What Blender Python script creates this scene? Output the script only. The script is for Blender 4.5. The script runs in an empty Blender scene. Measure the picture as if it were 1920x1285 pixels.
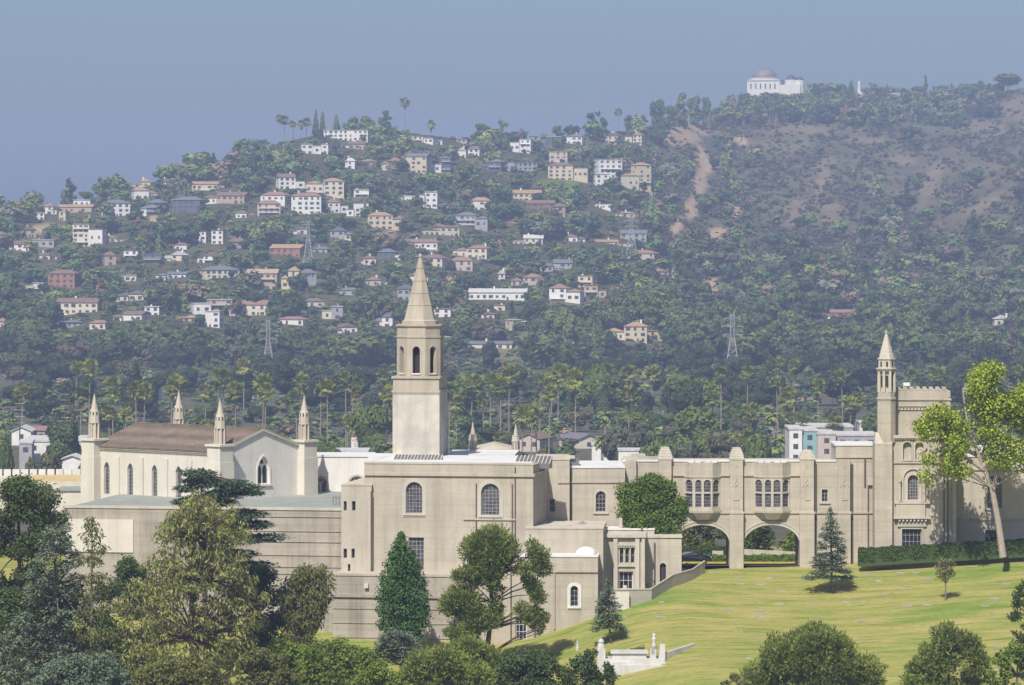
import bpy, math, random
import numpy as np
from mathutils import Vector
from mathutils.geometry import tessellate_polygon

S = bpy.context.scene
COL = S.collection
# ------------------------------------------------------------------ camera
F = 8300.0            # focal length in pixels of a 1920 wide frame
HZ = 420.0            # row of the horizon in that frame
CZ = 70.0             # camera height above the valley floor
cam = bpy.data.cameras.new('camera'); cam_ob = bpy.data.objects.new('camera', cam); COL.objects.link(cam_ob)
cam.sensor_width = 36.0; cam.lens = 36.0 * F / 1920.0
cam.shift_y = (HZ - 642.5) / 1920.0
cam.clip_start = 1.0; cam.clip_end = 20000.0
cam_ob.location = (0, 0, CZ); cam_ob.rotation_euler = (math.pi / 2, 0, 0)
S.camera = cam_ob
# ------------------------------------------------------------------ sky, sun, exposure
SUN_EL = math.radians(50.0); SUN_AZ = math.radians(19.0)     # azimuth: measured from behind the camera towards the left
to_sun = Vector((-math.sin(SUN_AZ) * math.cos(SUN_EL), -math.cos(SUN_AZ) * math.cos(SUN_EL), math.sin(SUN_EL)))
world = bpy.data.worlds.new('World'); S.world = world; world.use_nodes = True
wn = world.node_tree.nodes; wl = world.node_tree.links
sky = wn.new('ShaderNodeTexSky'); sky.sky_type = 'NISHITA'; sky.sun_disc = False
sky.sun_elevation = SUN_EL; sky.sun_rotation = math.atan2(to_sun.x, to_sun.y)
sky.air_density = 0.7; sky.dust_density = 2.0; sky.ozone_density = 5.0; sky.altitude = 100
bg = wn['Background']; bg.inputs['Strength'].default_value = 0.078
wl.new(sky.outputs['Color'], bg.inputs['Color'])
sun_d = bpy.data.lights.new('sun', 'SUN'); sun_d.energy = 4.0; sun_d.angle = math.radians(0.53); sun_d.color = (1.0, 0.955, 0.88)
sun = bpy.data.objects.new('sun', sun_d); COL.objects.link(sun)
sun.rotation_euler = (-to_sun).to_track_quat('-Z', 'Y').to_euler()
S.view_settings.view_transform = 'Standard'; S.view_settings.look = 'None'
S.view_settings.exposure = 0.50; S.view_settings.gamma = 1.0; S.view_settings.use_curve_mapping = False
HAZE = 1.5e-4
LEAFK = 1.6
S.render.engine = 'CYCLES'
S.cycles.use_denoising = True
S.cycles.max_bounces = 5; S.cycles.diffuse_bounces = 2; S.cycles.glossy_bounces = 2
S.cycles.transmission_bounces = 2; S.cycles.volume_bounces = 0; S.cycles.transparent_max_bounces = 4

# ------------------------------------------------------------------ helpers
rng = np.random.default_rng(7)
random.seed(7)

def W(px, py, D):
    """world point seen at a pixel, at distance D along the view axis"""
    return Vector(((px - 960.0) * D / F, D, CZ + (HZ - py) * D / F))

def tag(o, label=None, cat=None, group=None, kind=None):
    if label: o['label'] = label
    if cat: o['category'] = cat
    if group: o['group'] = group
    if kind: o['kind'] = kind
    return o

def empty(name, loc, label=None, cat=None, group=None):
    o = bpy.data.objects.new(name, None); COL.objects.link(o); o.location = loc
    o.empty_display_size = 0.5
    return tag(o, label, cat, group)

def mesh_np(name, V, Fc, mat=None, tint=None, smooth=False):
    V = np.asarray(V, dtype=np.float32).reshape(-1, 3); Fc = np.asarray(Fc, dtype=np.int32)
    me = bpy.data.meshes.new(name)
    n, k = Fc.shape
    me.vertices.add(len(V)); me.vertices.foreach_set('co', V.ravel())
    me.loops.add(n * k); me.loops.foreach_set('vertex_index', Fc.ravel())
    me.polygons.add(n)
    me.polygons.foreach_set('loop_start', np.arange(0, n * k, k, dtype=np.int32))
    me.polygons.foreach_set('loop_total', np.full(n, k, dtype=np.int32))
    if smooth: me.polygons.foreach_set('use_smooth', np.ones(n, dtype=bool))
    if tint is not None:
        at = me.attributes.new('tint', 'FLOAT_COLOR', 'POINT')
        t4 = np.ones((len(V), 4), dtype=np.float32); t4[:, :3] = tint
        at.data.foreach_set('color', t4.ravel())
    me.update(calc_edges=True)
    if mat: me.materials.append(mat)
    return me

def obj(name, me, parent=None, loc=None):
    o = bpy.data.objects.new(name, me); COL.objects.link(o)
    if parent: o.parent = parent
    if loc is not None: o.location = loc
    return o

class MB:
    """collects polygons in world space; build() links them as one mesh object, relative to its parent's place"""
    def __init__(s): s.v = []; s.f = []
    def poly(s, pts):
        b = len(s.v); s.v += [Vector(p) for p in pts]; s.f.append(tuple(range(b, b + len(pts)))); return s
    def hexa(s, p):
        b = len(s.v); s.v += [Vector(q) for q in p]
        for q in ((0, 3, 2, 1), (4, 5, 6, 7), (0, 1, 5, 4), (1, 2, 6, 5), (2, 3, 7, 6), (3, 0, 4, 7)):
            s.f.append(tuple(b + i for i in q))
        return s
    def box(s, x0, y0, z0, x1, y1, z1):
        return s.hexa([(x0, y0, z0), (x1, y0, z0), (x1, y1, z0), (x0, y1, z0), (x0, y0, z1), (x1, y0, z1), (x1, y1, z1), (x0, y1, z1)])
    def bar(s, a, b, w, h=None):
        a = Vector(a); b = Vector(b); d = (b - a).normalized(); h = h or w
        up = Vector((0, 0, 1)) if abs(d.z) < 0.95 else Vector((0, 1, 0))
        x = d.cross(up).normalized() * w / 2; y = x.cross(d).normalized() * h / 2
        return s.hexa([a - x - y, a + x - y, a + x + y, a - x + y, b - x - y, b + x - y, b + x + y, b - x + y])
    def tube(s, pts, rad, n=8):
        rings = []
        for i, p in enumerate(pts):
            p = Vector(p); d = (Vector(pts[min(i + 1, len(pts) - 1)]) - Vector(pts[max(i - 1, 0)])).normalized()
            up = Vector((0, 0, 1)) if abs(d.z) < 0.9 else Vector((0, 1, 0))
            x = d.cross(up).normalized(); y = x.cross(d).normalized(); r = rad[i]
            b = len(s.v); s.v += [p + (x * math.cos(a) + y * math.sin(a)) * r for a in [2 * math.pi * k / n for k in range(n)]]
            rings.append(b)
        for a, b in zip(rings, rings[1:]):
            for k in range(n): s.f.append((a + k, a + (k + 1) % n, b + (k + 1) % n, b + k))
        s.f.append(tuple(rings[-1] + k for k in range(n)))
        return s
    def lathe(s, c, prof, n=8, rot=0.0, cap=True):
        """rings of radius r at height z about the point c: prof = [(r, z), ...]"""
        c = Vector(c); rings = []
        for r, z in prof:
            b = len(s.v); s.v += [c + Vector((r * math.cos(rot + 2 * math.pi * k / n), r * math.sin(rot + 2 * math.pi * k / n), z)) for k in range(n)]
            rings.append(b)
        for a, b in zip(rings, rings[1:]):
            for k in range(n): s.f.append((a + k, a + (k + 1) % n, b + (k + 1) % n, b + k))
        if cap:
            s.f.append(tuple(rings[-1] + k for k in range(n))); s.f.append(tuple(rings[0] + n - 1 - k for k in range(n)))
        return s
    def build(s, name, mat, parent=None, smooth=False, **kw):
        if parent is not None:
            off = parent.matrix_world.translation if False else parent_world(parent)
        else:
            off = Vector((0, 0, 0))
        me = bpy.data.meshes.new(name)
        me.from_pydata([tuple(v - off) for v in s.v], [], s.f); me.materials.append(mat)
        if smooth:
            for p in me.polygons: p.use_smooth = True
        o = obj(name, me, parent)
        return tag(o, **kw)

def parent_world(o):
    t = Vector(o.location)
    while o.parent: o = o.parent; t += Vector(o.location)
    return t

class Frame:
    """a vertical facade plane: P0 a point on it, U its horizontal direction (to the right as seen), N outwards"""
    def __init__(s, P0, U):
        s.P = Vector((P0[0], P0[1], 0)); s.U = Vector((U[0], U[1], 0)).normalized(); s.N = Vector((s.U.y, -s.U.x, 0))
    def uz(s, px, py, d=0.0):
        r = Vector(((px - 960.0) / F, 1.0, (HZ - py) / F)); t = (s.P.dot(s.N) + d) / r.dot(s.N)
        X = r * t
        return ((X - s.P).dot(s.U), CZ + X.z)
    def w(s, u, d, z): return Vector((s.P.x, s.P.y, 0)) + s.U * u + s.N * d + Vector((0, 0, z))
    def at(s, px, py, d=0.0):
        u, z = s.uz(px, py, d); return s.w(u, d, z)
    def boxuz(s, mb, u0, z0, u1, z1, d0, d1):
        return mb.hexa([s.w(u0, d1, z0), s.w(u1, d1, z0), s.w(u1, d0, z0), s.w(u0, d0, z0), s.w(u0, d1, z1), s.w(u1, d1, z1), s.w(u1, d0, z1), s.w(u0, d0, z1)])
    def box(s, mb, px0, py0, px1, py1, d0, d1):
        """pixels of the outer face (top py0, bottom py1), from depth d0 (inner) to d1 (outer)"""
        u0, z1 = s.uz(px0, py0, d1); u1, _ = s.uz(px1, py0, d1); _, z0 = s.uz(px0, py1, d1)
        _, z1b = s.uz((px0 + px1) / 2, py0, d1); _, z0b = s.uz((px0 + px1) / 2, py1, d1)
        return s.boxuz(mb, u0, z0b, u1, z1b, d0, d1)

def frame_at(px, D, deg=0.0):
    t = math.radians(deg)
    return Frame(((px - 960.0) * D / F, D), (math.cos(t), -math.sin(t)))

def arch_pts(u0, u1, z0, z1, kind='round', n=10):
    """outline of an opening, counter-clockwise from bottom left"""
    w = (u1 - u0) / 2; c = (u0 + u1) / 2
    if kind == 'rect': return [(u0, z0), (u1, z0), (u1, z1), (u0, z1)]
    pts = [(u0, z0), (u1, z0)]
    if kind == 'round':
        r = min(w, z1 - z0)
        pts += [(c + w * math.cos(math.pi * k / n), z1 - r + r * math.sin(math.pi * k / n)) for k in range(n + 1)]
    elif kind == 'point':
        h = w * 1.75; zs = z1 - h; R = (w * w + h * h) / (2 * w)
        m = n // 2; a1 = math.asin(h / R)
        pts += [(u1 - R + R * math.cos(a1 * k / m), zs + R * math.sin(a1 * k / m)) for k in range(m + 1)]
        pts += [(u0 + R - R * math.cos(a1 * k / m), zs + R * math.sin(a1 * k / m)) for k in range(m - 1, -1, -1)]
    elif kind == 'seg':        # wide elliptical arch
        h = w * 0.68
        pts += [(c + w * math.cos(math.pi * k / n), z1 - h + h * math.sin(math.pi * k / n)) for k in range(n + 1)]
    return pts

def wall_sheet(mb, fr, outline, holes, d1, d0, reveal=0.35, top=True):
    """front skin at depth d1 with real openings, returns to d0 round the outline and reveals inside the openings"""
    loops = [[Vector((u, z, 0)) for u, z in outline]] + [[Vector((u, z, 0)) for u, z in h] for h in holes]
    flat = [p for l in loops for p in l]
    b = len(mb.v); mb.v += [fr.w(p.x, d1, p.y) for p in flat]
    for t in tessellate_polygon(loops): mb.f.append(tuple(b + i for i in t))
    for k in range(len(outline)):
        a, c = outline[k], outline[(k + 1) % len(outline)]
        mb.poly([fr.w(a[0], d1, a[1]), fr.w(a[0], d0, a[1]), fr.w(c[0], d0, c[1]), fr.w(c[0], d1, c[1])])
    for h in holes:
        for k in range(len(h)):
            a, c = h[k], h[(k + 1) % len(h)]
            mb.poly([fr.w(a[0], d1, a[1]), fr.w(c[0], d1, c[1]), fr.w(c[0], d1 - reveal, c[1]), fr.w(a[0], d1 - reveal, a[1])])
    return mb

def hole_px(fr, px0, py0, px1, py1, kind, d=0.0):
    u0, _ = fr.uz(px0, py0, d); u1, _ = fr.uz(px1, py0, d); c = (px0 + px1) / 2
    _, z1 = fr.uz(c, py0, d); _, z0 = fr.uz(c, py1, d)
    return arch_pts(u0, u1, z0, z1, kind)

def inset(pts, t):
    c = (sum(p[0] for p in pts) / len(pts), sum(p[1] for p in pts) / len(pts))
    us = [p[0] for p in pts]; zs = [p[1] for p in pts]
    w = (max(us) - min(us)) / 2; h = (max(zs) - min(zs)) / 2; cu = (max(us) + min(us)) / 2; cz = (max(zs) + min(zs)) / 2
    return [(cu + (p[0] - cu) * (w - t) / w, cz + (p[1] - cz) * (h - t) / h) for p in pts]

def ring(mb, fr, pts, t, d0, d1):
    """a frame of width t (negative: outside) following an opening's outline"""
    q = inset(pts, t); n = len(pts)
    for k in range(n):
        a, b = pts[k], pts[(k + 1) % n]; c, d = q[(k + 1) % n], q[k]
        if t < 0: a, b, c, d = d, c, b, a
        mb.poly([fr.w(a[0], d1, a[1]), fr.w(b[0], d1, b[1]), fr.w(c[0], d1, c[1]), fr.w(d[0], d1, d[1])])
        mb.poly([fr.w(d[0], d1, d[1]), fr.w(c[0], d1, c[1]), fr.w(c[0], d0, c[1]), fr.w(d[0], d0, d[1])])
        mb.poly([fr.w(b[0], d1, b[1]), fr.w(a[0], d1, a[1]), fr.w(a[0], d0, a[1]), fr.w(b[0], d0, b[1])])
    return mb

def window(fr, pts, parent, d, mats, cols=3, rows=5, fw=0.09, name='window', surround=None, sill=None):
    """window part in an opening: frame with a pane and glazing bars as its sub-parts; d is the wall face"""
    fm, gm = mats
    mb = MB(); ring(mb, fr, pts, fw, d - 0.36, d - 0.24); wo = mb.build(name, fm, parent)
    mb = MB(); mb.poly([fr.w(u, d - 0.31, z) for u, z in pts]); mb.build('pane', gm, wo)
    us = [p[0] for p in pts]; zs = [p[1] for p in pts]; u0, u1, z0, z1 = min(us), max(us), min(zs), max(zs)
    mb = MB(); c = (u0 + u1) / 2; hw = (u1 - u0) / 2
    def top_at(u):
        best = z0
        for k in range(len(pts)):
            a, b = pts[k], pts[(k + 1) % len(pts)]
            if min(a[0], b[0]) <= u <= max(a[0], b[0]) and abs(a[0] - b[0]) > 1e-6:
                best = max(best, a[1] + (b[1] - a[1]) * (u - a[0]) / (b[0] - a[0]))
        return best
    for k in range(1, cols):
        u = u0 + (u1 - u0) * k / cols; fr.boxuz(mb, u - 0.025, z0, u + 0.025, top_at(u), d - 0.30, d - 0.265)
    for k in range(1, rows):
        z = z0 + (z1 - z0) * k / rows
        ul = [u0 + (u1 - u0) * j / 40 for j in range(41) if top_at(u0 + (u1 - u0) * j / 40) >= z]
        if ul: fr.boxuz(mb, min(ul), z - 0.025, max(ul), z + 0.025, d - 0.299, d - 0.262)
    if mb.f: mb.build('glazing_bars', fm, wo)
    if surround:
        mb = MB(); ring(mb, fr, inset(pts, -0.003), -surround[0], d - 0.02, d + surround[1]); mb.build('surround', surround[2], wo)
    if sill:
        mb = MB(); fr.boxuz(mb, u0 - 0.3, z0 - 0.22, u1 + 0.3, z0 - 0.03, d - 0.02, d + 0.16); mb.build('sill', sill, wo)
    return wo

# ------------------------------------------------------------------ materials
def nt(name):
    m = bpy.data.materials.new(name); m.use_nodes = True
    n = m.node_tree.nodes; l = m.node_tree.links
    return m, n, l, n['Principled BSDF']

def noise(n, l, vec, scale, detail=4.0, rough=0.55):
    t = n.new('ShaderNodeTexNoise'); t.inputs['Scale'].default_value = scale
    t.inputs['Detail'].default_value = detail; t.inputs['Roughness'].default_value = rough
    if vec: l.new(vec, t.inputs['Vector'])
    return t.outputs['Fac']

def ramp(n, l, fac, stops):
    r = n.new('ShaderNodeValToRGB'); l.new(fac, r.inputs['Fac'])
    e = r.color_ramp.elements
    while len(e) < len(stops): e.new(0.5)
    for k, (p, c) in enumerate(stops): e[k].position = p; e[k].color = (c[0], c[1], c[2], 1)
    return r.outputs['Color']

def mul(n, l, a, b, fac=1.0, mode='MULTIPLY'):
    m = n.new('ShaderNodeMix'); m.data_type = 'RGBA'; m.blend_type = mode
    m.inputs['Factor'].default_value = fac
    for s, v in ((m.inputs['A'], a), (m.inputs['B'], b)):
        if isinstance(v, tuple): s.default_value = (v[0], v[1], v[2], 1)
        else: l.new(v, s)
    return m.outputs['Result']

def stretched(n, l, sx, sy, sz):
    g = n.new('ShaderNodeNewGeometry'); v = n.new('ShaderNodeVectorMath'); v.operation = 'MULTIPLY'
    l.new(g.outputs['Position'], v.inputs[0]); v.inputs[1].default_value = (sx, sy, sz)
    return v.outputs['Vector']

def stucco(name, col, streak=0.25, mottle=0.18, rough=0.9, board=0.0):
    m, n, l, b = nt(name)
    p = stretched(n, l, 1, 1, 1)
    c = mul(n, l, tuple(col), ramp(n, l, noise(n, l, p, 0.35, 6), [(0.3, (1 - mottle,) * 3), (0.7, (1 + mottle * 0.5,) * 3)]))
    c = mul(n, l, c, ramp(n, l, noise(n, l, p, 6.0, 5), [(0.3, (0.93, 0.925, 0.92)), (0.7, (1.05, 1.05, 1.05))]))
    s = noise(n, l, stretched(n, l, 0.9, 0.9, 0.06), 1.0, 6, 0.7)
    c = mul(n, l, c, ramp(n, l, s, [(0.47, (1, 1, 1)), (0.72, (1 - streak, 1 - streak * 1.02, 1 - streak * 1.05))]))
    if board:   # shallow casting lifts in poured concrete
        s2 = noise(n, l, stretched(n, l, 0.03, 0.03, 1.1), 1.0, 3, 0.6)
        c = mul(n, l, c, ramp(n, l, s2, [(0.35, (1 - board,) * 3), (0.6, (1, 1, 1))]))
        sx = n.new('ShaderNodeSeparateXYZ'); l.new(p, sx.inputs[0]); md = n.new('ShaderNodeMath'); md.operation = 'PINGPONG'; l.new(sx.outputs['Z'], md.inputs[0]); md.inputs[1].default_value = 0.61
        c = mul(n, l, c, ramp(n, l, md.outputs[0], [(0.0, (0.84, 0.835, 0.83)), (0.05, (1, 1, 1))]))
    l.new(c, b.inputs['Base Color']); b.inputs['Roughness'].default_value = rough
    b.inputs['Specular IOR Level'].default_value = 0.25
    bu = n.new('ShaderNodeBump'); bu.inputs['Strength'].default_value = 0.35; bu.inputs['Distance'].default_value = 0.05
    l.new(noise(n, l, p, 3.0, 6, 0.7), bu.inputs['Height']); l.new(bu.outputs['Normal'], b.inputs['Normal'])
    return m

def plain(name, col, rough=0.6, metal=0.0, var=0.12, scale=1.5, spec=0.4):
    m, n, l, b = nt(name)
    p = stretched(n, l, 1, 1, 1)
    c = mul(n, l, tuple(col), ramp(n, l, noise(n, l, p, scale, 5), [(0.3, (1 - var,) * 3), (0.7, (1 + var,) * 3)]))
    l.new(c, b.inputs['Base Color']); b.inputs['Roughness'].default_value = rough; b.inputs['Metallic'].default_value = metal
    b.inputs['Specular IOR Level'].default_value = spec
    return m

def glass(name, col=(0.02, 0.023, 0.03), rough=0.12):
    m, n, l, b = nt(name)
    p = stretched(n, l, 1, 1, 1)
    c = mul(n, l, tuple(col), ramp(n, l, noise(n, l, p, 2.2, 2), [(0.35, (0.55,) * 3), (0.65, (1.9,) * 3)]))
    l.new(c, b.inputs['Base Color']); b.inputs['Roughness'].default_value = rough
    b.inputs['Specular IOR Level'].default_value = 0.6
    return m

def leafmat(name, col, var=0.35, trans=0.22, use_tint=False, objvar=0.25, rough=1.0):
    m = bpy.data.materials.new(name); m.use_nodes = True
    n = m.node_tree.nodes; l = m.node_tree.links; n.remove(n['Principled BSDF'])
    out = n['Material Output']
    col = tuple(v * LEAFK for v in col) if not use_tint else col
    g = n.new('ShaderNodeNewGeometry')
    r = ramp(n, l, g.outputs['Random Per Island'], [(0.0, (1 - var, 1 - var, 1 - var)), (0.6, (1, 1, 1)), (1.0, (1 + var * 1.3, 1 + var * 1.1, 1 + var * 0.5))])
    c = mul(n, l, tuple(col), r)
    if use_tint:
        a = n.new('ShaderNodeAttribute'); a.attribute_name = 'tint'; c = mul(n, l, c, a.outputs['Color'])
    if objvar:
        oi = n.new('ShaderNodeObjectInfo')
        c = mul(n, l, c, ramp(n, l, oi.outputs['Random'], [(0.0, (1 - objvar, 1 - objvar * 0.8, 1 - objvar * 0.3)), (0.5, (1, 1, 1)), (1.0, (1 + objvar * 1.2, 1 + objvar * 0.8, 1 + objvar * 0.2))]))
    d = n.new('ShaderNodeBsdfDiffuse'); t = n.new('ShaderNodeBsdfTranslucent'); mx = n.new('ShaderNodeMixShader')
    l.new(c, d.inputs['Color']); l.new(mul(n, l, c, (1.25, 1.3, 0.6)), t.inputs['Color'])
    mx.inputs[0].default_value = trans; l.new(d.outputs[0], mx.inputs[1]); l.new(t.outputs[0], mx.inputs[2]); l.new(mx.outputs[0], out.inputs['Surface'])
    return m

M = {}
M['concrete'] = stucco('tan_concrete', (0.485, 0.43, 0.345), 0.24, 0.14, board=0.07)
M['concrete_grey'] = stucco('weathered_concrete', (0.425, 0.378, 0.312), 0.36, 0.18, board=0.12)
M['cream'] = stucco('cream_stucco', (0.63, 0.585, 0.50), 0.16, 0.08)
M['white_wall'] = stucco('white_stucco', (0.72, 0.68, 0.62), 0.16, 0.08)
M['stone'] = stucco('pale_stone', (0.50, 0.445, 0.36), 0.22, 0.12)
M['trim'] = stucco('pale_trim_stone', (0.52, 0.47, 0.39), 0.25, 0.1)
M['tower_upper'] = stucco('tower_tan_stone', (0.445, 0.39, 0.312), 0.25, 0.12)
M['tower_face'] = stucco('tower_ivory_render', (0.515, 0.478, 0.41), 0.20, 0.26)
M['white_roof'] = plain('white_roof_coating', (0.64, 0.63, 0.61), 0.7, var=0.10, scale=0.4)
M['green_roof'] = plain('green_grey_roofing', (0.27, 0.285, 0.25), 0.85, var=0.15, scale=0.5)
M['lead'] = plain('grey_metal', (0.20, 0.20, 0.20), 0.5, 0.4)
M['pipe'] = plain('dark_downpipe', (0.11, 0.095, 0.08), 0.6)
M['glass'] = glass('dark_glass')
M['stained'] = glass('leaded_glass', (0.065, 0.06, 0.072), 0.3)
M['frame'] = plain('window_frame_grey', (0.30, 0.29, 0.28), 0.5)
M['frame_white'] = plain('window_frame_white', (0.62, 0.60, 0.56), 0.5)
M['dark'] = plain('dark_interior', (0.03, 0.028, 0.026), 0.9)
# ================================================================== the ground
def vnoise(x, y, seed=0):
    xi = np.floor(x).astype(np.int64); yi = np.floor(y).astype(np.int64); xf = x - xi; yf = y - yi
    def h(a, b):
        v = (a * 374761393 + b * 668265263 + seed * 144665) & 0x7fffffff
        v = ((v ^ (v >> 13)) * 1274126177) & 0x7fffffff
        return ((v ^ (v >> 16)) & 0xffff) / 65535.0
    u = xf * xf * (3 - 2 * xf); v = yf * yf * (3 - 2 * yf)
    return (h(xi, yi) * (1 - u) + h(xi + 1, yi) * u) * (1 - v) + (h(xi, yi + 1) * (1 - u) + h(xi + 1, yi + 1) * u) * v

def fbm(x, y, oct=4, seed=0):
    s = 0.0; a = 0.5
    for k in range(oct): s = s + a * vnoise(x * 2 ** k, y * 2 ** k, seed + k); a *= 0.5
    return s

# columns of the near ground: x, contact row with the buildings (Y, z), slope towards the camera
NC = [(-400, 470, 20.0, .05), (-60, 478, 22.0, .09), (0, 482, 24.3, .11), (4.6, 481.5, 25.6, .13), (9.3, 481.5, 27.3, .16), (12.5, 480.5, 28.5, .18), (17.7, 487, 30.3, .17), (21.7, 496, 31.2, .15),
      (32.5, 500, 31.4, .144), (45, 500, 32.1, .144), (58, 500, 32.9, .14), (120, 500, 34.5, .13), (400, 500, 36, .12)]
NX = np.array([c[0] for c in NC], float)
def near_cols():
    prof = []
    for x, yc, zc, s in NC:
        ys = [-60, 0, 50, 100, 200, 300, 400, yc, 512, 524, 600, 660, 760, 860, 6000]
        zs = [70, 68, 58, 42, 22, 14, max(zc - s * (yc - 400), 13), zc, 30.5 + max(0, zc - 31.5) * .5, 29.5, 29, 25, 8, 0, 0]
        prof.append((ys, zs))
    return prof
NP_ = near_cols()
def near_raw(X, Y):
    Z = np.stack([np.interp(Y, p[0], p[1]) for p in NP_], 0)
    i = np.clip(np.searchsorted(NX, X) - 1, 0, len(NX) - 2); t = np.clip((X - NX[i]) / (NX[i + 1] - NX[i]), 0, 1)
    k = np.arange(X.size).reshape(X.shape)
    Zf = Z.reshape(len(NX), -1); kf = k.ravel(); fi = i.ravel(); tf = t.ravel()
    return (Zf[fi, kf] * (1 - tf) + Zf[fi + 1, kf] * tf).reshape(X.shape)
def near_z(X, Y):
    X = np.asarray(X, float); Y = np.asarray(Y, float)
    return sum(near_raw(X + dx, Y + dy) for dx in (-2, 0, 2) for dy in (-1.5, 0, 1.5)) / 9.0

# hills: distance and skyline row of the ridge per column of the frame
RID = [(-900, 2700, 440), (-300, 2800, 415), (0, 2900, 398), (100, 2950, 390), (250, 3000, 352), (330, 3030, 330), (450, 3080, 298), (520, 3120, 268), (600, 3170, 252),
       (750, 3250, 246), (900, 3300, 266), (1000, 3340, 266), (1100, 3400, 256), (1200, 3560, 243), (1260, 3700, 238), (1330, 3950, 226), (1400, 4200, 184), (1500, 4300, 176),
       (1600, 4350, 178), (1750, 4350, 180), (1850, 4300, 176), (1920, 4250, 164), (2200, 4200, 140), (2900, 4200, 150)]
RPX = np.array([r[0] for r in RID], float); RD = np.array([r[1] for r in RID], float); RY = np.array([r[2] for r in RID], float)
DB = 2150.0
def hill_z(X, Y):
    X = np.asarray(X, float); Y = np.maximum(np.asarray(Y, float), 1.0)
    px = 960 + X * F / Y
    d = np.interp(px, RPX, RD); y = np.interp(px, RPX, RY)
    zr = CZ + (HZ - y) * d / F
    t = (Y - DB) / (d - DB)
    s = np.where(t < 1, np.clip(t, 0, 1) ** 1.12, 1 - (t - 1) * 0.55)
    z = zr * s
    fade = np.clip(t * 4, 0, 1) * np.clip((1.02 - t) * 5, 0, 1)
    right = np.clip((px - 1180) / 200, 0, 1)
    g = np.abs(fbm(X / 150 + 0.35 * (Y / 420), Y / 420, 4, 3) * 2 - 0.95)
    z = z + fade * (right * (g * 52 - 18) + (1 - right) * (fbm(X / 170, Y / 170, 4, 9) - 0.47) * 34)
    return np.where(Y < DB, 0, np.maximum(z, -30 * (Y > d)))
def ground_z(X, Y):
    return np.where(np.asarray(Y) < 1000, near_z(X, Y), hill_z(X, Y))

_hp = np.arange(-240, 2161, 4.0); _hD = np.arange(1000.0, 4700.0, 5.0); _hc, _hd = np.meshgrid(_hp, _hD, indexing='ij')
_hz = hill_z((_hc - 960) * _hd / F, _hd); _hy = np.minimum.accumulate(HZ - (_hz - CZ) * F / _hd, axis=1)
def hit(px, py, **kw):
    """distance at which the view ray through a pixel meets the valley floor or the hill"""
    row = _hy[int(np.clip(round((px + 240) / 4), 0, len(_hp) - 1))]; k = int(np.searchsorted(-row, -py))
    return float(_hD[k]) if k < len(_hD) else None
def hit_near(px, py, D0=410.0, D1=515.0):
    D = np.arange(D0, D1, 0.25); X = (px - 960) * D / F; z = CZ + (HZ - py) * D / F
    g = near_z(X, D); k = np.argmax(g >= z)
    return D[k] if g[k] >= z[k] else 500.0

def grid(name, X, Y, Z, mat, tint=None):
    r, c = X.shape
    i = (np.arange(r - 1)[:, None] * c + np.arange(c - 1)[None, :])
    Fc = np.stack([i, i + 1, i + c + 1, i + c], -1).reshape(-1, 4)
    me = mesh_np(name, np.stack([X, Y, Z], -1), Fc, mat, tint, smooth=True)
    o = obj(name, me); o['kind'] = 'structure'
    return o

# lawn
m, n, l, b = nt('mown_lawn'); M['lawn'] = m
p = stretched(n, l, 1, 1, 1)
c = ramp(n, l, noise(n, l, stretched(n, l, 0.10, 0.42, 0.0), 1.0, 6, 0.62), [(0.30, (0.155, 0.205, 0.040)), (0.42, (0.245, 0.262, 0.066)), (0.55, (0.315, 0.288, 0.092)), (0.68, (0.395, 0.300, 0.150))])
c2 = ramp(n, l, noise(n, l, stretched(n, l, 0.14, 1.5, 0.0), 1.0, 5, 0.65), [(0.36, (0.58, 0.72, 0.55)), (0.47, (0.98, 0.99, 0.97)), (0.62, (1.05, 1.02, 1)), (0.75, (1.2, 1.05, 0.95))])
c = mul(n, l, c, c2)
c = mul(n, l, c, ramp(n, l, noise(n, l, stretched(n, l, 0.05, 0.09, 0.0), 1.0, 3, 0.5), [(0.55, (1, 1, 1)), (0.72, (0.55, 0.86, 0.5))]))
c = mul(n, l, c, ramp(n, l, noise(n, l, stretched(n, l, 1.6, 4.0, 1.6), 1.0, 6, 0.8), [(0.32, (0.68, 0.73, 0.68)), (0.5, (1, 1, 1)), (0.68, (1.22, 1.18, 1.15))]))
wv = n.new('ShaderNodeTexWave'); wv.bands_direction = 'Y'; wv.inputs['Scale'].default_value = 0.11; wv.inputs['Distortion'].default_value = 5.0; wv.inputs['Detail'].default_value = 3; wv.inputs['Detail Scale'].default_value = 0.35
l.new(stretched(n, l, 0.35, 1, 0), wv.inputs['Vector'])
c = mul(n, l, c, ramp(n, l, wv.outputs['Fac'], [(0.0, (0.84, 0.88, 0.83)), (0.08, (1, 1, 1)), (0.6, (1, 1, 1)), (1.0, (1.03, 1.01, 1.0))]))
l.new(c, b.inputs['Base Color']); b.inputs['Roughness'].default_value = 1.0; b.inputs['Specular IOR Level'].default_value = 0.1
bu = n.new('ShaderNodeBump'); bu.inputs['Strength'].default_value = 0.6; bu.inputs['Distance'].default_value = 0.12
l.new(noise(n, l, stretched(n, l, 0.8, 2.5, 1), 1.2, 6, 0.75), bu.inputs['Height']); l.new(bu.outputs['Normal'], b.inputs['Normal'])
xs = np.arange(-150, 151, 1.0); ys = np.arange(400, 561, 1.0); X, Y = np.meshgrid(xs, ys)
o = grid('lawn', X, Y, near_z(X, Y) + (fbm(X / 5, Y / 5, 3, 5) - 0.45) * 0.22, M['lawn'])
tag(o, 'sloping cemetery lawn with patchy green and straw coloured grass', 'lawn')
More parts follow.
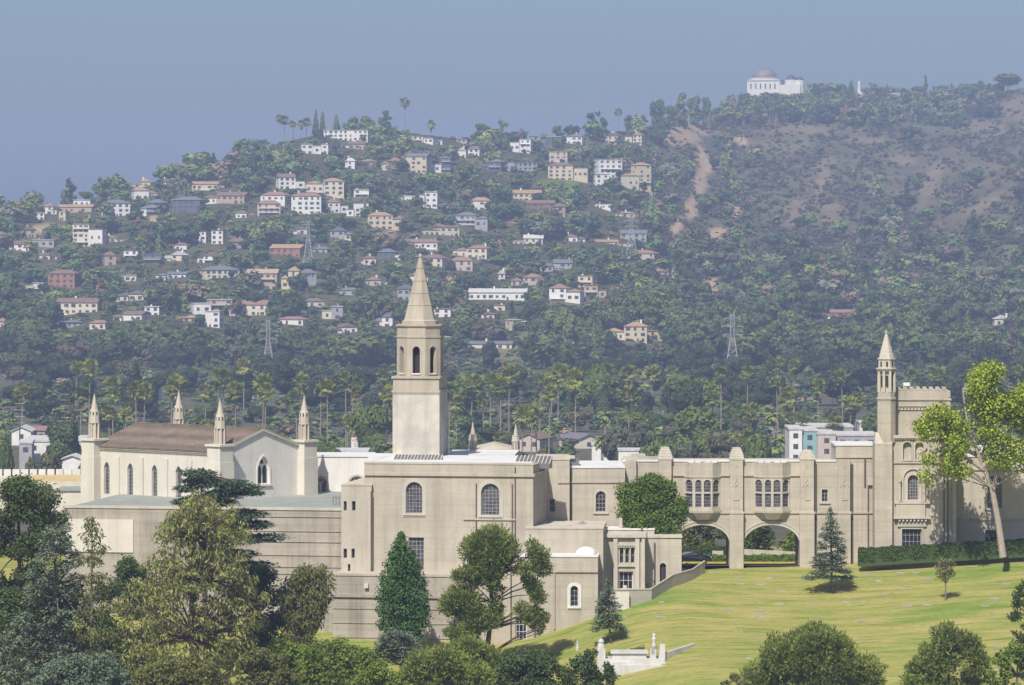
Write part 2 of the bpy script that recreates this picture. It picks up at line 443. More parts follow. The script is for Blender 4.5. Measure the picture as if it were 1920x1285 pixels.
# the slope below the viewpoint and the valley floor
M['dry'] = plain('dry_ground', (0.085, 0.08, 0.045), 1.0, var=0.35, scale=0.08)
xs = np.arange(-160, 161, 8.0); ys = np.array([-60, -30, 0, 20, 40, 60, 80, 100, 130, 160, 200, 250, 300, 350, 401]); X, Y = np.meshgrid(xs, ys)
tag(grid('viewpoint_slope', X, Y, near_z(X, Y) - 0.05, M['lawn']), 'grassy slope below the viewpoint', 'slope')
cp = np.linspace(-1500, 3400, 120); ys = np.concatenate([np.arange(558, 900, 15), np.arange(900, 2200, 50)]); C_, Y = np.meshgrid(cp, ys); X = (C_ - 960) * Y / F
tag(grid('valley_floor', X, Y, np.where(Y < 900, near_z(X, Y), 0) - 0.05, M['dry']), 'flat valley floor between the mausoleum and the hills', 'ground')

# hills
cp = np.arange(-500, 2421, 7.0); ys = np.concatenate([np.arange(2120, 4500, 10.0), np.arange(4500, 5200, 60)]); C_, Y = np.meshgrid(cp, ys)
X = (C_ - 960) * Y / F; Z = hill_z(X, Y)
PY = HZ - (Z - CZ) * F / Y
def blob(px, py, cx, cy, rx, ry, rot=0.0):
    a = math.radians(rot); dx = px - cx; dy = py - cy
    u = dx * math.cos(a) + dy * math.sin(a); v = -dx * math.sin(a) + dy * math.cos(a)
    return np.clip(1.4 - np.sqrt((u / rx) ** 2 + (v / ry) ** 2), 0, 1)
BARE = [(1284, 256, 40, 19, -12), (1320, 300, 12, 34, -20), (1313, 345, 14, 30, 10), (1296, 390, 15, 34, 14), (1270, 425, 13, 30, 25), (1380, 400, 12, 16, 0), (1345, 438, 26, 12, 0), (1335, 540, 22, 16, 0), (1345, 640, 14, 30, 0), (1310, 622, 26, 4, 0),
        (1285, 535, 20, 5, 0), (498, 275, 24, 7, -28), (470, 300, 16, 6, -25), (85, 430, 30, 10, 0), (288, 415, 8, 14, 0), (488, 520, 18, 14, 0), (1850, 508, 46, 7, -5), (1750, 520, 60, 4, 8), (1800, 620, 70, 9, 3), (1860, 628, 60, 8, 3),
        (1490, 395, 20, 26, 30), (1560, 395, 22, 14, 0), (1745, 345, 16, 60, 25), (1690, 300, 40, 12, 10), (1850, 240, 40, 14, 12), (1640, 265, 50, 6, 4), (1545, 330, 14, 40, 20), (1850, 380, 40, 12, -25), (1505, 245, 60, 10, 0), (1395, 265, 30, 12, 10), (1915, 205, 40, 22, 0)]
GREEN = [(1700, 594, 90, 8, -4), (1050, 345, 40, 10, -3), (1400, 605, 12, 4, 0)]
bare = np.zeros_like(PY); green = np.zeros_like(PY)
for cx, cy, rx, ry, ro in BARE: bare = np.maximum(bare, blob(C_, PY, cx, cy, rx, ry, ro))
for cx, cy, rx, ry, ro in GREEN: green = np.maximum(green, blob(C_, PY, cx, cy, rx, ry, ro))
n1 = fbm(X / 40, Y / 60, 4, 21); bare = np.clip((bare - 0.22 + (n1 - 0.47) * 1.3) * 2.0, 0, 1); green = np.clip(green * 3, 0, 1)
right = np.clip((C_ - 1230) / 120, 0, 1)[..., None]
brush = np.array([0.108, 0.098, 0.062]) * (1 + (fbm(X / 25, Y / 40, 4, 33)[..., None] - 0.47) * 1.2)
under = np.array([0.085, 0.082, 0.045]) * (1 + (n1[..., None] - 0.47))
T = brush * right + under * (1 - right)
low = np.clip((PY - 470) / 90, 0, 1)[..., None] * right; T = T * (1 - low) + np.array([0.075, 0.085, 0.035]) * low
T = T * (1 - bare[..., None]) + (np.array([0.345, 0.258, 0.165]) * (C_ < 1400)[..., None] + np.array([0.170, 0.137, 0.095]) * (C_ >= 1400)[..., None]) * bare[..., None]
T = T * (1 - green[..., None]) + np.array([0.11, 0.15, 0.03]) * green[..., None]
m, n, l, b = nt('hill_ground'); M['hill'] = m
a = n.new('ShaderNodeAttribute'); a.attribute_name = 'tint'
c = mul(n, l, a.outputs['Color'], ramp(n, l, noise(n, l, stretched(n, l, 1, 1, 1), 0.12, 6, 0.7), [(0.3, (0.72, 0.74, 0.74)), (0.7, (1.3, 1.25, 1.2))]))
l.new(c, b.inputs['Base Color']); b.inputs['Roughness'].default_value = 1.0; b.inputs['Specular IOR Level'].default_value = 0.0
hill = grid('hills', X, Y, Z, M['hill'], T.reshape(-1, 3)); tag(hill, 'long hill with bare brown slopes on the observatory side', 'hill')
def hill_masks(px, py):
    bm = max([0] + [float(blob(px, py, *q)) for q in BARE]); gm = max([0] + [float(blob(px, py, *q)) for q in GREEN])
    return bm, gm
# ================================================================== plants: builders
def unit(v): return v / np.maximum(np.linalg.norm(v, axis=-1, keepdims=True), 1e-9)

def leaf_quads(P, Nn, Dr, L, Wd):
    """diamond leaves at P, normal Nn, long direction Dr, length L, width Wd"""
    T = unit(Dr - Nn * (Dr * Nn).sum(-1, keepdims=True)); B = np.cross(Nn, T)
    L = np.asarray(L).reshape(-1, 1); Wd = np.asarray(Wd).reshape(-1, 1)
    V = np.stack([P - T * L * 0.5, P + B * Wd * 0.5 - T * L * 0.05, P + T * L * 0.5, P - B * Wd * 0.5 - T * L * 0.05], 1)
    return V.reshape(-1, 3)

def crown_verts(lobes, leaf, kind, r, dens=1.0):
    """lobes: array rows (x, y, z, rx, ry, rz). Leaves spread through each lobe, most of them near its surface."""
    out = []
    for x, y, z, rx, ry, rz in lobes:
        R = (rx * ry * rz) ** (1 / 3); area = 4 * math.pi * ((rx * ry) ** 1.6 / 3 + (rx * rz) ** 1.6 / 3 + (ry * rz) ** 1.6 / 3) ** (1 / 1.6)
        n = max(12, int(0.66 * dens * area / (leaf * leaf * 0.42)))
        d = unit(r.normal(size=(n, 3))); rad = 1 - np.abs(r.normal(0, 0.22, size=(n, 1)))
        ph = r.uniform(0, 6.28, 3); bump = np.sin(d[:, :1] * 8 + ph[0]) * np.sin(d[:, 1:2] * 7 + ph[1]) + .6 * np.sin(d[:, 2:3] * 11 + ph[2]) * np.sin(d[:, :1] * 13 + ph[1])
        kp = (bump[:, 0] > -.75) | (r.random(n) < .3); d = d[kp]; rad = rad[kp]; bump = bump[kp]; n = len(d)
        rad = rad * (1 + 0.22 * bump + r.normal(0, .06, size=(n, 1)) + (r.random((n, 1)) < .04) * r.uniform(.05, .35, size=(n, 1)))
        P = np.array([x, y, z]) + d * rad * np.array([rx, ry, rz])
        rnd = unit(r.normal(size=(n, 3)))
        if kind == 'broad':
            Nn = unit(d * 0.8 + rnd * 0.75 + np.array([0, 0, 0.35])); Dr = unit(r.normal(size=(n, 3)) + np.array([0, 0, -0.3])); L = leaf * r.uniform(0.7, 1.4, n); Wd = L * 0.62
        elif kind == 'needle':
            Dr = unit(d * 0.9 + rnd * 0.6 + np.array([0, 0, 0.45])); Nn = unit(np.cross(Dr, rnd)); L = leaf * r.uniform(0.9, 1.7, n); Wd = L * 0.30
        elif kind == 'droop':
            Dr = unit(d * np.array([1, 1, 0.2]) * 0.6 + rnd * 0.45 + np.array([0, 0, -0.7])); Nn = unit(np.cross(Dr, rnd) + d * 0.5); L = leaf * r.uniform(0.9, 1.9, n); Wd = L * 0.28
        elif kind == 'pad':
            Nn = unit(rnd * 0.6 + np.array([0, 0, 1.0])); Dr = unit(d * np.array([1, 1, 0.1]) + rnd * 0.4 + np.array([0, 0, -0.25])); L = leaf * r.uniform(0.8, 1.7, n); Wd = L * 0.40
        out.append(leaf_quads(P, Nn, Dr, L, Wd))
    return np.concatenate(out)

def quads(V): return np.arange(len(V), dtype=np.int32).reshape(-1, 4)

BARK = {'brown': plain('brown_bark', (0.10, 0.07, 0.05), 1.0, var=0.3, scale=3), 'pale': plain('pale_bark', (0.36, 0.30, 0.25), 1.0, var=0.2, scale=3), 'grey': plain('grey_bark', (0.17, 0.145, 0.12), 1.0, var=0.3, scale=3)}
LEAF = {
 'dark': leafmat('leaf_dark_green', (0.052, 0.074, 0.028), objvar=0.1), 'cedar': leafmat('needle_blue_green', (0.092, 0.118, 0.078), objvar=0.1, trans=0.12),
 'cedar_dark': leafmat('needle_dark_cedar', (0.045, 0.070, 0.045), objvar=0.0, trans=0.12),
 'olive': leafmat('leaf_olive_brown', (0.150, 0.158, 0.058), var=0.55, objvar=0.0), 'olive2': leafmat('leaf_dull_olive', (0.095, 0.10, 0.035), objvar=0.05),
 'ficus': leafmat('leaf_deep_green', (0.050, 0.100, 0.030), objvar=0.0), 'pine': leafmat('needle_pine', (0.105, 0.128, 0.034), var=0.45, objvar=0.06, trans=0.12),
 'bright': leafmat('leaf_fresh_green', (0.100, 0.135, 0.026), objvar=0.08), 'lime': leafmat('leaf_lime_green', (0.185, 0.228, 0.030), var=0.45, objvar=0.0, trans=0.24),
 'round': leafmat('leaf_mid_green', (0.080, 0.120, 0.024), objvar=0.05), 'spruce': leafmat('needle_blue_spruce', (0.090, 0.115, 0.080), objvar=0.0, trans=0.1),
 'hedge': leafmat('leaf_hedge', (0.050, 0.072, 0.022), objvar=0.0), 'box': leafmat('leaf_clipped_box', (0.09, 0.14, 0.02), objvar=0.0), 'dryleaf': leafmat('leaf_dry_young', (0.13, 0.125, 0.06), objvar=0.0),
}

def tree(name, label, cat, base, lobes_px, D, kind, mat, leaf=0.3, bark='brown', tr=0.25, seed=1, dens=1.0, trunk=None, deep=1.0, group=None, limbs=True, back=True, stems=()):
    """a tree whose crown lobes are measured in the picture: lobes_px rows (px, py, rx, ry); deep: how far it reaches front to back"""
    r = np.random.default_rng(seed); k = D / F
    bx, by, bz = base; root = empty(name, base, label, cat, group)
    L = np.array(lobes_px, float); cx = (L[:, 0].min() + L[:, 0].max()) / 2; half = max(6, (L[:, 0].max() - L[:, 0].min()) / 2)
    rows = []
    for px, py, rx, ry in L:
        rem = math.sqrt(max(0.05, 1 - min(1, abs(px - cx) / (half + rx)) ** 2)) * half * deep
        offs = [r.uniform(-0.55, 0.55)] + ([r.uniform(0.35, 0.9), r.uniform(-0.95, -0.35)] if back else [])
        for j, o_ in enumerate(offs):
            f = 1.0 if j == 0 else r.uniform(0.75, 1.0); dd = o_ * rem * k
            q = W(px + (0 if j == 0 else r.normal(0, rx * 0.25)), py + (0 if j == 0 else r.normal(0, ry * 0.25)), D)
            rows.append((q.x - bx, q.y + dd - by, q.z - bz, rx * k * f, (rx if kind == 'pad' else (rx * ry) ** .5) * k * f, ry * k * f))
    V = crown_verts(np.array(rows), leaf * 1.1, kind, r, dens)
    obj('crown', mesh_np(name + '_crown', V, quads(V), mat), root)
    mb = MB()
    if trunk is None:
        topz = max(q[2] for q in rows); mx = np.mean([q[0] for q in rows]); my = np.mean([q[1] for q in rows])
        trunk = [(0, 0, -1.0), (mx * 0.15, my * 0.15, topz * 0.35), (mx * 0.6, my * 0.6, topz * 0.7), (mx, my, topz * 0.97)]
    else:
        trunk = [tuple(W(a, b2, D) - Vector(base)) for a, b2 in trunk]; trunk = [(q[0], (0.0), q[2]) for q in trunk]
    nr = len(trunk); mb.tube(trunk, [tr * (1 - 0.78 * i / (nr - 1)) for i in range(nr)], 8)
    for st_ in stems:
        q_ = [W(a, b2, D) - Vector(base) for a, b2 in st_]; mb.tube([(q[0], 0.0, q[2]) for q in q_], [tr * .62 * (1 - .6 * i / (len(q_) - 1)) for i in range(len(q_))], 7)
    if limbs:
        for q in rows[::2 if len(rows) > 24 else 1]:
            tgt = Vector(q[:3]); zz = tgt.z - 0.35 * (tgt - Vector((0, 0, tgt.z))).length * (0.3 if kind == 'pad' else 1.0)
            best = min(range(nr), key=lambda i: abs(trunk[i][2] - zz)); s0 = Vector(trunk[best])
            lo = trunk[max(best - 1, 0)]
            mid = (s0 + tgt) / 2 + Vector((0, 0, 0.05 * (tgt - s0).length))
            mb.tube([s0, mid, tgt], [tr * 0.24, tr * 0.15, tr * 0.06], 5)
    off = Vector(base); mb.v = [v + off for v in mb.v]
    mb.build('trunk', BARK[bark], root)
    return root

def auto(shape, x0, x1, y0, y1, n, seed, rr=None):
    """lobes in pixels filling an outline"""
    r = np.random.default_rng(seed); out = []; w = x1 - x0; h = y1 - y0; cx = (x0 + x1) / 2
    while len(out) < n:
        v = r.uniform(0, 1); u = r.uniform(-1, 1)
        if shape == 'dome': lim = math.sqrt(max(0, 1 - (1 - min(v * 1.5, 1)) ** 2)) if v < 0.67 else 1 - (v - 0.67) * 0.7
        elif shape == 'cone': lim = 0.10 + 0.9 * v ** 0.85
        elif shape == 'egg': lim = math.sin(math.pi * (0.06 + 0.9 * v)) ** 0.7
        elif shape == 'column': lim = 0.75 + 0.25 * math.sin(v * 9)
        if abs(u) > 1: continue
        rx = (rr or 0.16) * w * r.uniform(0.75, 1.25)
        x = cx + u * max(0, lim * w / 2 - rx * 0.7)
        out.append((x, y0 + rx * 0.6 + v * (h - rx), rx, rx * r.uniform(0.75, 1.0)))
    return out

def layers(cx, y0, y1, w0, w1, n, seed, thick=7, lean=0.0):
    """tiers of flat branch pads of a cedar or spruce"""
    r = np.random.default_rng(seed); out = []
    for k in range(n):
        v = (k + 0.3) / n; y = y0 + (y1 - y0) * v; half = (w0 + (w1 - w0) * v) / 2
        m_ = max(1, int(half / 22) + 1)
        for j in range(m_ * 2):
            s = -1 if j % 2 else 1; f = (j // 2 + 0.6) / m_ * r.uniform(0.8, 1.1); rx = half / m_ * 0.72
            out.append((cx + lean * v + s * f * half * 0.9, y + f * half * 0.16 + r.normal(0, thick * 0.4), rx, thick * r.uniform(0.7, 1.25)))
    return out

# ---- small plants of the distance: meshes of triangles in a unit box (height 1, width about 1)
def far_proto(kind, seed, nt_=150, fine=1.0):
    r = np.random.default_rng(seed); lob = []
    if kind == 'round':
        for k in range(7): a = r.uniform(0, 6.28); q = r.uniform(0.05, 0.3); lob.append((q * math.cos(a), q * math.sin(a), r.uniform(0.38, 0.78), r.uniform(0.17, 0.27), r.uniform(0.15, 0.22)))
    elif kind == 'tall':
        for k in range(11): a = r.uniform(0, 6.28); q = r.uniform(0.02, 0.30) * (1 - .35 * k / 11); lob.append((q * math.cos(a), q * math.sin(a), 0.26 + 0.66 * k / 11 + r.normal(0, .03), r.uniform(0.07, 0.18), r.uniform(0.05, 0.12)))
    elif kind == 'cone':
        for k in range(8): v = k / 8; lob.append((r.normal(0, .02), r.normal(0, .02), 0.12 + 0.8 * v, 0.30 * (1.06 - v), 0.10))
    elif kind == 'shrub':
        for k in range(3): a = r.uniform(0, 6.28); q = r.uniform(0.1, 0.3); lob.append((q * math.cos(a), q * math.sin(a), r.uniform(0.2, 0.5), r.uniform(0.2, 0.32), r.uniform(0.25, 0.4)))
    T = []; per = max(6, nt_ // len(lob)); s = {'round': 0.15, 'tall': 0.11, 'cone': 0.10, 'shrub': 0.17}[kind] * fine
    for x, y, z, rh, rv in lob:
        d = unit(r.normal(size=(per, 3))); P = np.array([x, y, z]) + d * np.array([rh, rh, rv]) * r.uniform(0.75, 1.12, size=(per, 1))
        Nn = unit(d * 0.9 + r.normal(size=(per, 3)) * 0.45 + np.array([0, 0, .2])); A = unit(np.cross(Nn, r.normal(size=(per, 3)))); B = np.cross(Nn, A); q = s * r.uniform(0.7, 1.3, size=(per, 1))
        T.append(np.stack([P + A * q, P - A * q * 0.5 + B * q * 0.85, P - A * q * 0.5 - B * q * 0.85], 1))
        # solid heart so that the crown is not see-through everywhere
        o6 = np.array([[1, 0, 0], [0, 1, 0], [-1, 0, 0], [0, -1, 0], [0, 0, 1], [0, 0, -1]], float) * np.array([rh, rh, rv]) * 0.86 + np.array([x, y, z])
        T.append(np.array([[o6[a], o6[b], o6[c]] for a, b, c in ((0, 1, 4), (1, 2, 4), (2, 3, 4), (3, 0, 4), (1, 0, 5), (2, 1, 5), (3, 2, 5), (0, 3, 5))]))
    return np.concatenate(T)

def trunk_tris(h=0.5, r0=0.03):
    t = []
    for k in range(4):
        a = k * math.pi / 2; b = a + math.pi / 2; p = (math.cos(a) * r0, math.sin(a) * r0); q = (math.cos(b) * r0, math.sin(b) * r0)
        t += [[(p[0], p[1], -0.25), (q[0], q[1], -0.25), (q[0] * .6, q[1] * .6, h)], [(p[0], p[1], -0.25), (q[0] * .6, q[1] * .6, h), (p[0] * .6, p[1] * .6, h)]]
    return np.array(t, float)

FAR_LEAF = leafmat('distant_foliage', (1.0, 1.0, 1.0), var=0.20, trans=0.10, use_tint=True, objvar=0.0)
FAR_LEAF_OBJ = leafmat('distant_tree_foliage', (0.068, 0.092, 0.034), var=0.30, trans=0.12, objvar=0.38)
PAL = {k_: tuple(x_ * LEAFK for x_ in v_) for k_, v_ in {'oak': (0.046, 0.064, 0.026), 'green': (0.068, 0.100, 0.030), 'light': (0.092, 0.120, 0.040), 'yellow': (0.10, 0.115, 0.036), 'grey': (0.085, 0.088, 0.060), 'dark': (0.028, 0.044, 0.024), 'brown': (0.115, 0.088, 0.058), 'pine': (0.034, 0.054, 0.032)}.items()}

def scatter_mesh(name, items, protos):
    """items: (proto key, x, y, z, height, width, rot, colour); joined into one mesh"""
    Vs = []; Ts = []
    for key, x, y, z, h, w, a, col in items:
        P = protos[key]; c, s = math.cos(a), math.sin(a)
        Q = np.empty_like(P); Q[..., 0] = (P[..., 0] * c - P[..., 1] * s) * w + x; Q[..., 1] = (P[..., 0] * s + P[..., 1] * c) * w + y; Q[..., 2] = P[..., 2] * h + z
        Vs.append(Q.reshape(-1, 3)); Ts.append(np.broadcast_to(np.array(col, np.float32), (Q.shape[0] * 3, 3)))
    V = np.concatenate(Vs); T = np.concatenate(Ts)
    return mesh_np(name, V, np.arange(len(V), dtype=np.int32).reshape(-1, 3), FAR_LEAF, T)

# ---- palms
FROND = leafmat('palm_frond', (0.145, 0.165, 0.048), var=0.4, objvar=0.3, trans=0.15)
DEADFROND = leafmat('dead_palm_frond', (0.20, 0.15, 0.08), var=0.3, objvar=0.1, trans=0.1)
PTRUNK = plain('palm_trunk', (0.24, 0.20, 0.16), 1.0, var=0.25, scale=0.8)
def fan_palm_crown(seed, R=2.1, n=34):
    r = np.random.default_rng(seed); T = []; Dd = []
    for k in range(n):
        a = r.uniform(0, 6.283); e = r.uniform(-0.75, 1.35); d = np.array([math.cos(a) * math.cos(e), math.sin(a) * math.cos(e), math.sin(e)])
        c = d * R * r.uniform(0.45, 0.6); side = unit(np.cross(d, [0, 0, 1.0]) + r.normal(size=3) * .25); up = np.cross(side, d)
        rad = R * r.uniform(0.42, 0.6)
        T.append([c * 0.12, c + side * 0.05, c - side * 0.05])
        for j in range(6):
            b0 = -1.25 + 2.5 * j / 6; b1 = b0 + 0.34; bm = (b0 + b1) / 2; dr = -0.35 * abs(bm)
            q = lambda b, l: c + (d * math.cos(b) + side * math.sin(b)) * l + up * (-0.25 * l * (1 if j % 2 else .6)) + np.array([0, 0, dr * l * 0.6])
            T.append([c - d * 0.1, q(b0, rad * .75), q(bm, rad * 1.1)]); T.append([c - d * .1, q(bm, rad * 1.1), q(b1, rad * .75)])
    for k in range(26):
        a = r.uniform(0, 6.283); l = r.uniform(0.9, 1.9); z0 = r.uniform(-0.9, -0.1); o_ = np.array([math.cos(a), math.sin(a), 0]); s = np.array([-math.sin(a), math.cos(a), 0]) * r.uniform(.16, .3)
        b = o_ * 0.3 + np.array([0, 0, z0]); t = o_ * r.uniform(0.55, 0.95) + np.array([0, 0, z0 - l])
        Dd.append([b, t + s, t - s])
    return np.array(T), np.array(Dd)
def date_palm_crown(seed, R=3.6, n=46):
    r = np.random.default_rng(seed); T = []
    for k in range(n):
        a = r.uniform(0, 6.283); e = r.uniform(-0.3, 1.3); o_ = np.array([math.cos(a), math.sin(a), 0]); s = np.array([-math.sin(a), math.cos(a), 0]); L = R * r.uniform(0.8, 1.1)
        pts = []; p = np.zeros(3); el = e
        for j in range(6): pts.append(p.copy()); p = p + (o_ * math.cos(el) + np.array([0, 0, math.sin(el)])) * L / 5; el -= 0.33
        for j in range(5):
            w0 = 0.34 * math.sin(math.pi * (j + .35) / 6); w1 = 0.34 * math.sin(math.pi * (j + 1.35) / 6); dz = np.array([0, 0, -0.16])
            for sg in (1, -1):
                A, B = pts[j], pts[j + 1]; T.append([A, B, B + sg * s * w1 * 2 + dz]); T.append([A, B + sg * s * w1 * 2 + dz, A + sg * s * w0 * 2 + dz])
    return np.array(T), None
def tri_mesh(name, T, mat): return mesh_np(name, T.reshape(-1, 3), np.arange(T.shape[0] * 3).reshape(-1, 3), mat)
PALM_FAN = []; PALM_DATE = []
for sd in range(5):
    a_, d_ = fan_palm_crown(100 + sd, R=2.3 + 0.15 * sd, n=46); PALM_FAN.append((tri_mesh('fan_palm_crown', a_, FROND), tri_mesh('fan_palm_skirt', d_, DEADFROND)))
for sd in range(2):
    a_, _ = date_palm_crown(140 + sd); PALM_DATE.append((tri_mesh('date_palm_crown', a_, FROND), None))
def trunk_mesh(h, r0, bend):
    mb = MB(); mb.tube([(bend * t * t, 0, h * t) for t in (-0.05, 0.25, 0.5, 0.75, 1.0)], [r0 * 1.25, r0, r0 * .85, r0 * .75, r0 * .7], 6)
    me = bpy.data.meshes.new('palm_trunk'); me.from_pydata([tuple(v) for v in mb.v], [], mb.f); me.materials.append(PTRUNK); return me
PTR = {}
def palm(x, y, z, h, r, label, group, date=False, scale=1.0):
    root = empty('date_palm' if date else 'fan_palm', (x, y, z), label, 'palm tree', group)
    key = (round(h / 2), date, int(r.integers(0, 2)))
    if key not in PTR: PTR[key] = trunk_mesh(1.0 * round(h / 2) * 2, 0.42 if date else 0.24, 0.5 if key[2] else -0.35)
    t = obj('trunk', PTR[key], root); t.scale = (1, 1, h / (round(h / 2) * 2)); a = r.uniform(0, 6.28); t.rotation_euler = (0, 0, a)
    bend = (0.5 if key[2] else -0.35); top = (bend * math.cos(a), bend * math.sin(a), h)
    c, s = (PALM_DATE if date else PALM_FAN)[int(r.integers(0, 2 if date else 5))]
    o = obj('crown', c, root, top); o.rotation_euler = (0, 0, r.uniform(0, 6.28)); o.scale = (scale,) * 3
    if s: o = obj('dead_fronds', s, root, top); o.rotation_euler = (0, 0, r.uniform(0, 6.28)); o.scale = (scale * .9, scale * .9, scale * r.uniform(.6, 1.6))
    return root
# ================================================================== the mausoleum: main hall
def zof(py, D): return CZ + (HZ - py) * D / F

# glazed roof strips, tiles
m, n, l, b = nt('clay_tile_roof'); M['tile'] = m
wv = n.new('ShaderNodeTexWave'); wv.wave_type = 'BANDS'; wv.bands_direction = 'Z'; wv.inputs['Scale'].default_value = 2.6; wv.inputs['Distortion'].default_value = 1.2
l.new(stretched(n, l, 1, 1, 1), wv.inputs['Vector'])
p = stretched(n, l, 1, 1, 1)
c = ramp(n, l, noise(n, l, p, 3.5, 5, 0.75), [(0.25, (0.115, 0.092, 0.072)), (0.5, (0.20, 0.158, 0.125)), (0.75, (0.30, 0.245, 0.20))])
c = mul(n, l, c, ramp(n, l, noise(n, l, p, 0.5, 4), [(0.3, (0.82, 0.82, 0.80)), (0.7, (1.12, 1.08, 1.04))]))
c = mul(n, l, c, ramp(n, l, wv.outputs['Fac'], [(0.0, (0.92,) * 3), (0.5, (1.02,) * 3)]))
l.new(c, b.inputs['Base Color']); b.inputs['Roughness'].default_value = 0.95
bu = n.new('ShaderNodeBump'); bu.inputs['Strength'].default_value = 0.7; bu.inputs['Distance'].default_value = 0.08; l.new(wv.outputs['Fac'], bu.inputs['Height']); l.new(bu.outputs['Normal'], b.inputs['Normal'])
WM = (M['frame'], M['stained']); WG = (M['frame'], M['glass']); WW = (M['frame_white'], M['glass'])

def pipe(fr, px, py0, py1, parent, d=0.0, r=0.07, mat=None, name='downpipe'):
    mb = MB(); a = fr.at(px, py0, d + r * 0.7); b2 = fr.at(px, py1, d + r * 0.7); b2 = Vector((a.x, a.y, b2.z))
    mb.tube([b2, a], [r, r], 7); return mb.build(name, mat or M['pipe'], parent)
def ledge(fr, px0, px1, py, parent, d=0.0, h=0.22, out=0.16, mat=None, name='string_course', ref=None):
    u0, _ = fr.uz(px0, py, d); u1, _ = fr.uz(px1, py, d); _, z = fr.uz(ref or (px0 + px1) / 2, py, d)
    mb = MB(); fr.boxuz(mb, u0, z - h / 2, u1, z + h / 2, d - 0.05, d + out); return mb.build(name, mat or M['concrete'], parent)

FM = frame_at(999, 486, 9)
hall = empty('mausoleum_hall', FM.at(840, 1200), 'large tan concrete mausoleum hall with two tall arched windows', 'building')
def fz(fr, px, py, d=0.0): return fr.uz(px, py, d)[1]
def fu(fr, px, py=1000, d=0.0): return fr.uz(px, py, d)[0]
zt = fz(FM, 860, 871); zb = fz(FM, 840, 1215)
w1 = hole_px(FM, 761, 904, 792, 963, 'round'); w2 = hole_px(FM, 902, 907, 936.5, 966.5, 'round'); w3 = hole_px(FM, 766, 1008, 795, 1070, 'rect')
mb = MB(); uL, uA, uR = fu(FM, 683), fu(FM, 697), fu(FM, 999.7); zA = fz(FM, 690, 911)
wall_sheet(mb, FM, [(uA, zb), (uR, zb), (uR, zt), (uL, zt), (uL, zA), (uA, zA)], [w1, w2, w3], 0.0, -16.0); mb.build('wall', M['concrete'], hall)
mb = MB(); FM.boxuz(mb, uL + .5, zt + 0.01, uR - .5, zt + .12, -17, -0.5); mb.build('roof_deck', M['white_roof'], hall)
mb = MB(); FM.boxuz(mb, uL - .06, zt + .004, uR + .06, zt + .20, -0.45, 0.06); mb.build('coping', M['trim'], hall)
mb = MB(); FM.boxuz(mb, uA - .8, fz(FM, 840, 893), uR + .12, fz(FM, 840, 887), -0.05, 0.20); FM.boxuz(mb, uR - 0.02, fz(FM, 840, 893) + .01, uR + .2, fz(FM, 840, 887) - .01, -9, -0.06); mb.build('cornice', M['concrete'], hall)
window(FM, w1, hall, 0.0, WM, 5, 9, surround=(0.42, 0.05, M['trim']), sill=M['trim'])
window(FM, w2, hall, 0.0, WM, 5, 9, surround=(0.42, 0.05, M['trim']), sill=M['trim'])
window(FM, w3, hall, 0.0, WM, 4, 8)
ledge(FM, 869, 968, 974, hall, h=0.18, out=0.14)
for px, a_, b_ in ((966, 876, 1030), (893, 907, 1012), (960.5, 908, 1012), (696, 921, 1078)): pipe(FM, px, a_, b_, hall, 0.02 if px > 700 else .57)
# narrow stair annex with slit windows
FA = Frame(FM.w(0, .55, 0), FM.U)
hs = [hole_px(FA, 644.5, 940, 650, 958, 'rect'), hole_px(FA, 660, 940, 666.5, 958, 'rect'), hole_px(FA, 644, 1029, 650.5, 1047, 'rect'), hole_px(FA, 659, 1029, 665, 1047, 'rect'), hole_px(FA, 652, 1058, 657, 1080, 'rect')]
mb = MB(); zt2 = fz(FA, 668, 911); ua, ub = fu(FA, 640), fu(FA, 696.5)
wall_sheet(mb, FA, [(ua, zb), (ub, zb), (ub, zt2), (ua, zt2)], hs, 0.0, -12.0); mb.build('annex_wall', M['stone'], hall)
mb = MB(); FA.boxuz(mb, ua - .05, zt2 + .003, ub + .05, zt2 + .14, -11.9, 0.05); mb.build('annex_coping', M['trim'], hall)
for h_ in hs: window(FA, h_, hall, 0.0, WG, 1, 1, fw=0.05)
# terrace wall on the chapel side, its string courses and roof deck
FTW = Frame(FM.w(fu(FM, 640), -1.0, 0), FM.U)
mb = MB(); z0, z1 = fz(FTW, 560, 1215), fz(FTW, 560, 957); u0, u1 = fu(FTW, 120), fu(FTW, 641)
wall_sheet(mb, FTW, [(u0, z0), (u1, z0), (u1, z1), (u0, z1)], [], 0.0, -44.0); mb.build('terrace_wall', M['concrete_grey'], hall)
mb = MB(); FTW.boxuz(mb, u0 + .4, z1 + .01, u1 - .4, z1 + .10, -43, -0.6); mb.build('terrace_deck', M['green_roof'], hall)
mb = MB(); FTW.boxuz(mb, u0 - .1, z1 + .004, u1 + .02, z1 + .28, -0.55, 0.10); mb.build('terrace_coping', M['trim'], hall)
for py in (969, 996, 1016, 1041, 1063, 1076): ledge(FTW, 440, 640, py, hall, h=0.10, out=0.09, mat=M['concrete_grey'], ref=560)
mb = MB(); FTW.boxuz(mb, u0 + .3, fz(FTW, 560, 1040), fu(FTW, 250), fz(FTW, 560, 978), -0.1, 0.12); mb.build('pale_wall_panel', M['cream'], hall)
# iron gate on the terrace
mb = MB(); g0 = FTW.w(fu(FTW, 598), -8, z1)
for k in range(4): mb.bar(g0 + FTW.U * k * .35 + Vector((0, 0, .1)), g0 + FTW.U * k * .35 + Vector((0, 0, 1.0)), 0.07)
mb.bar(g0 + Vector((0, 0, 1.0)), g0 + FTW.U * 1.05 + Vector((0, 0, 1.0)), .06); mb.build('roof_railing', M['pipe'], hall)
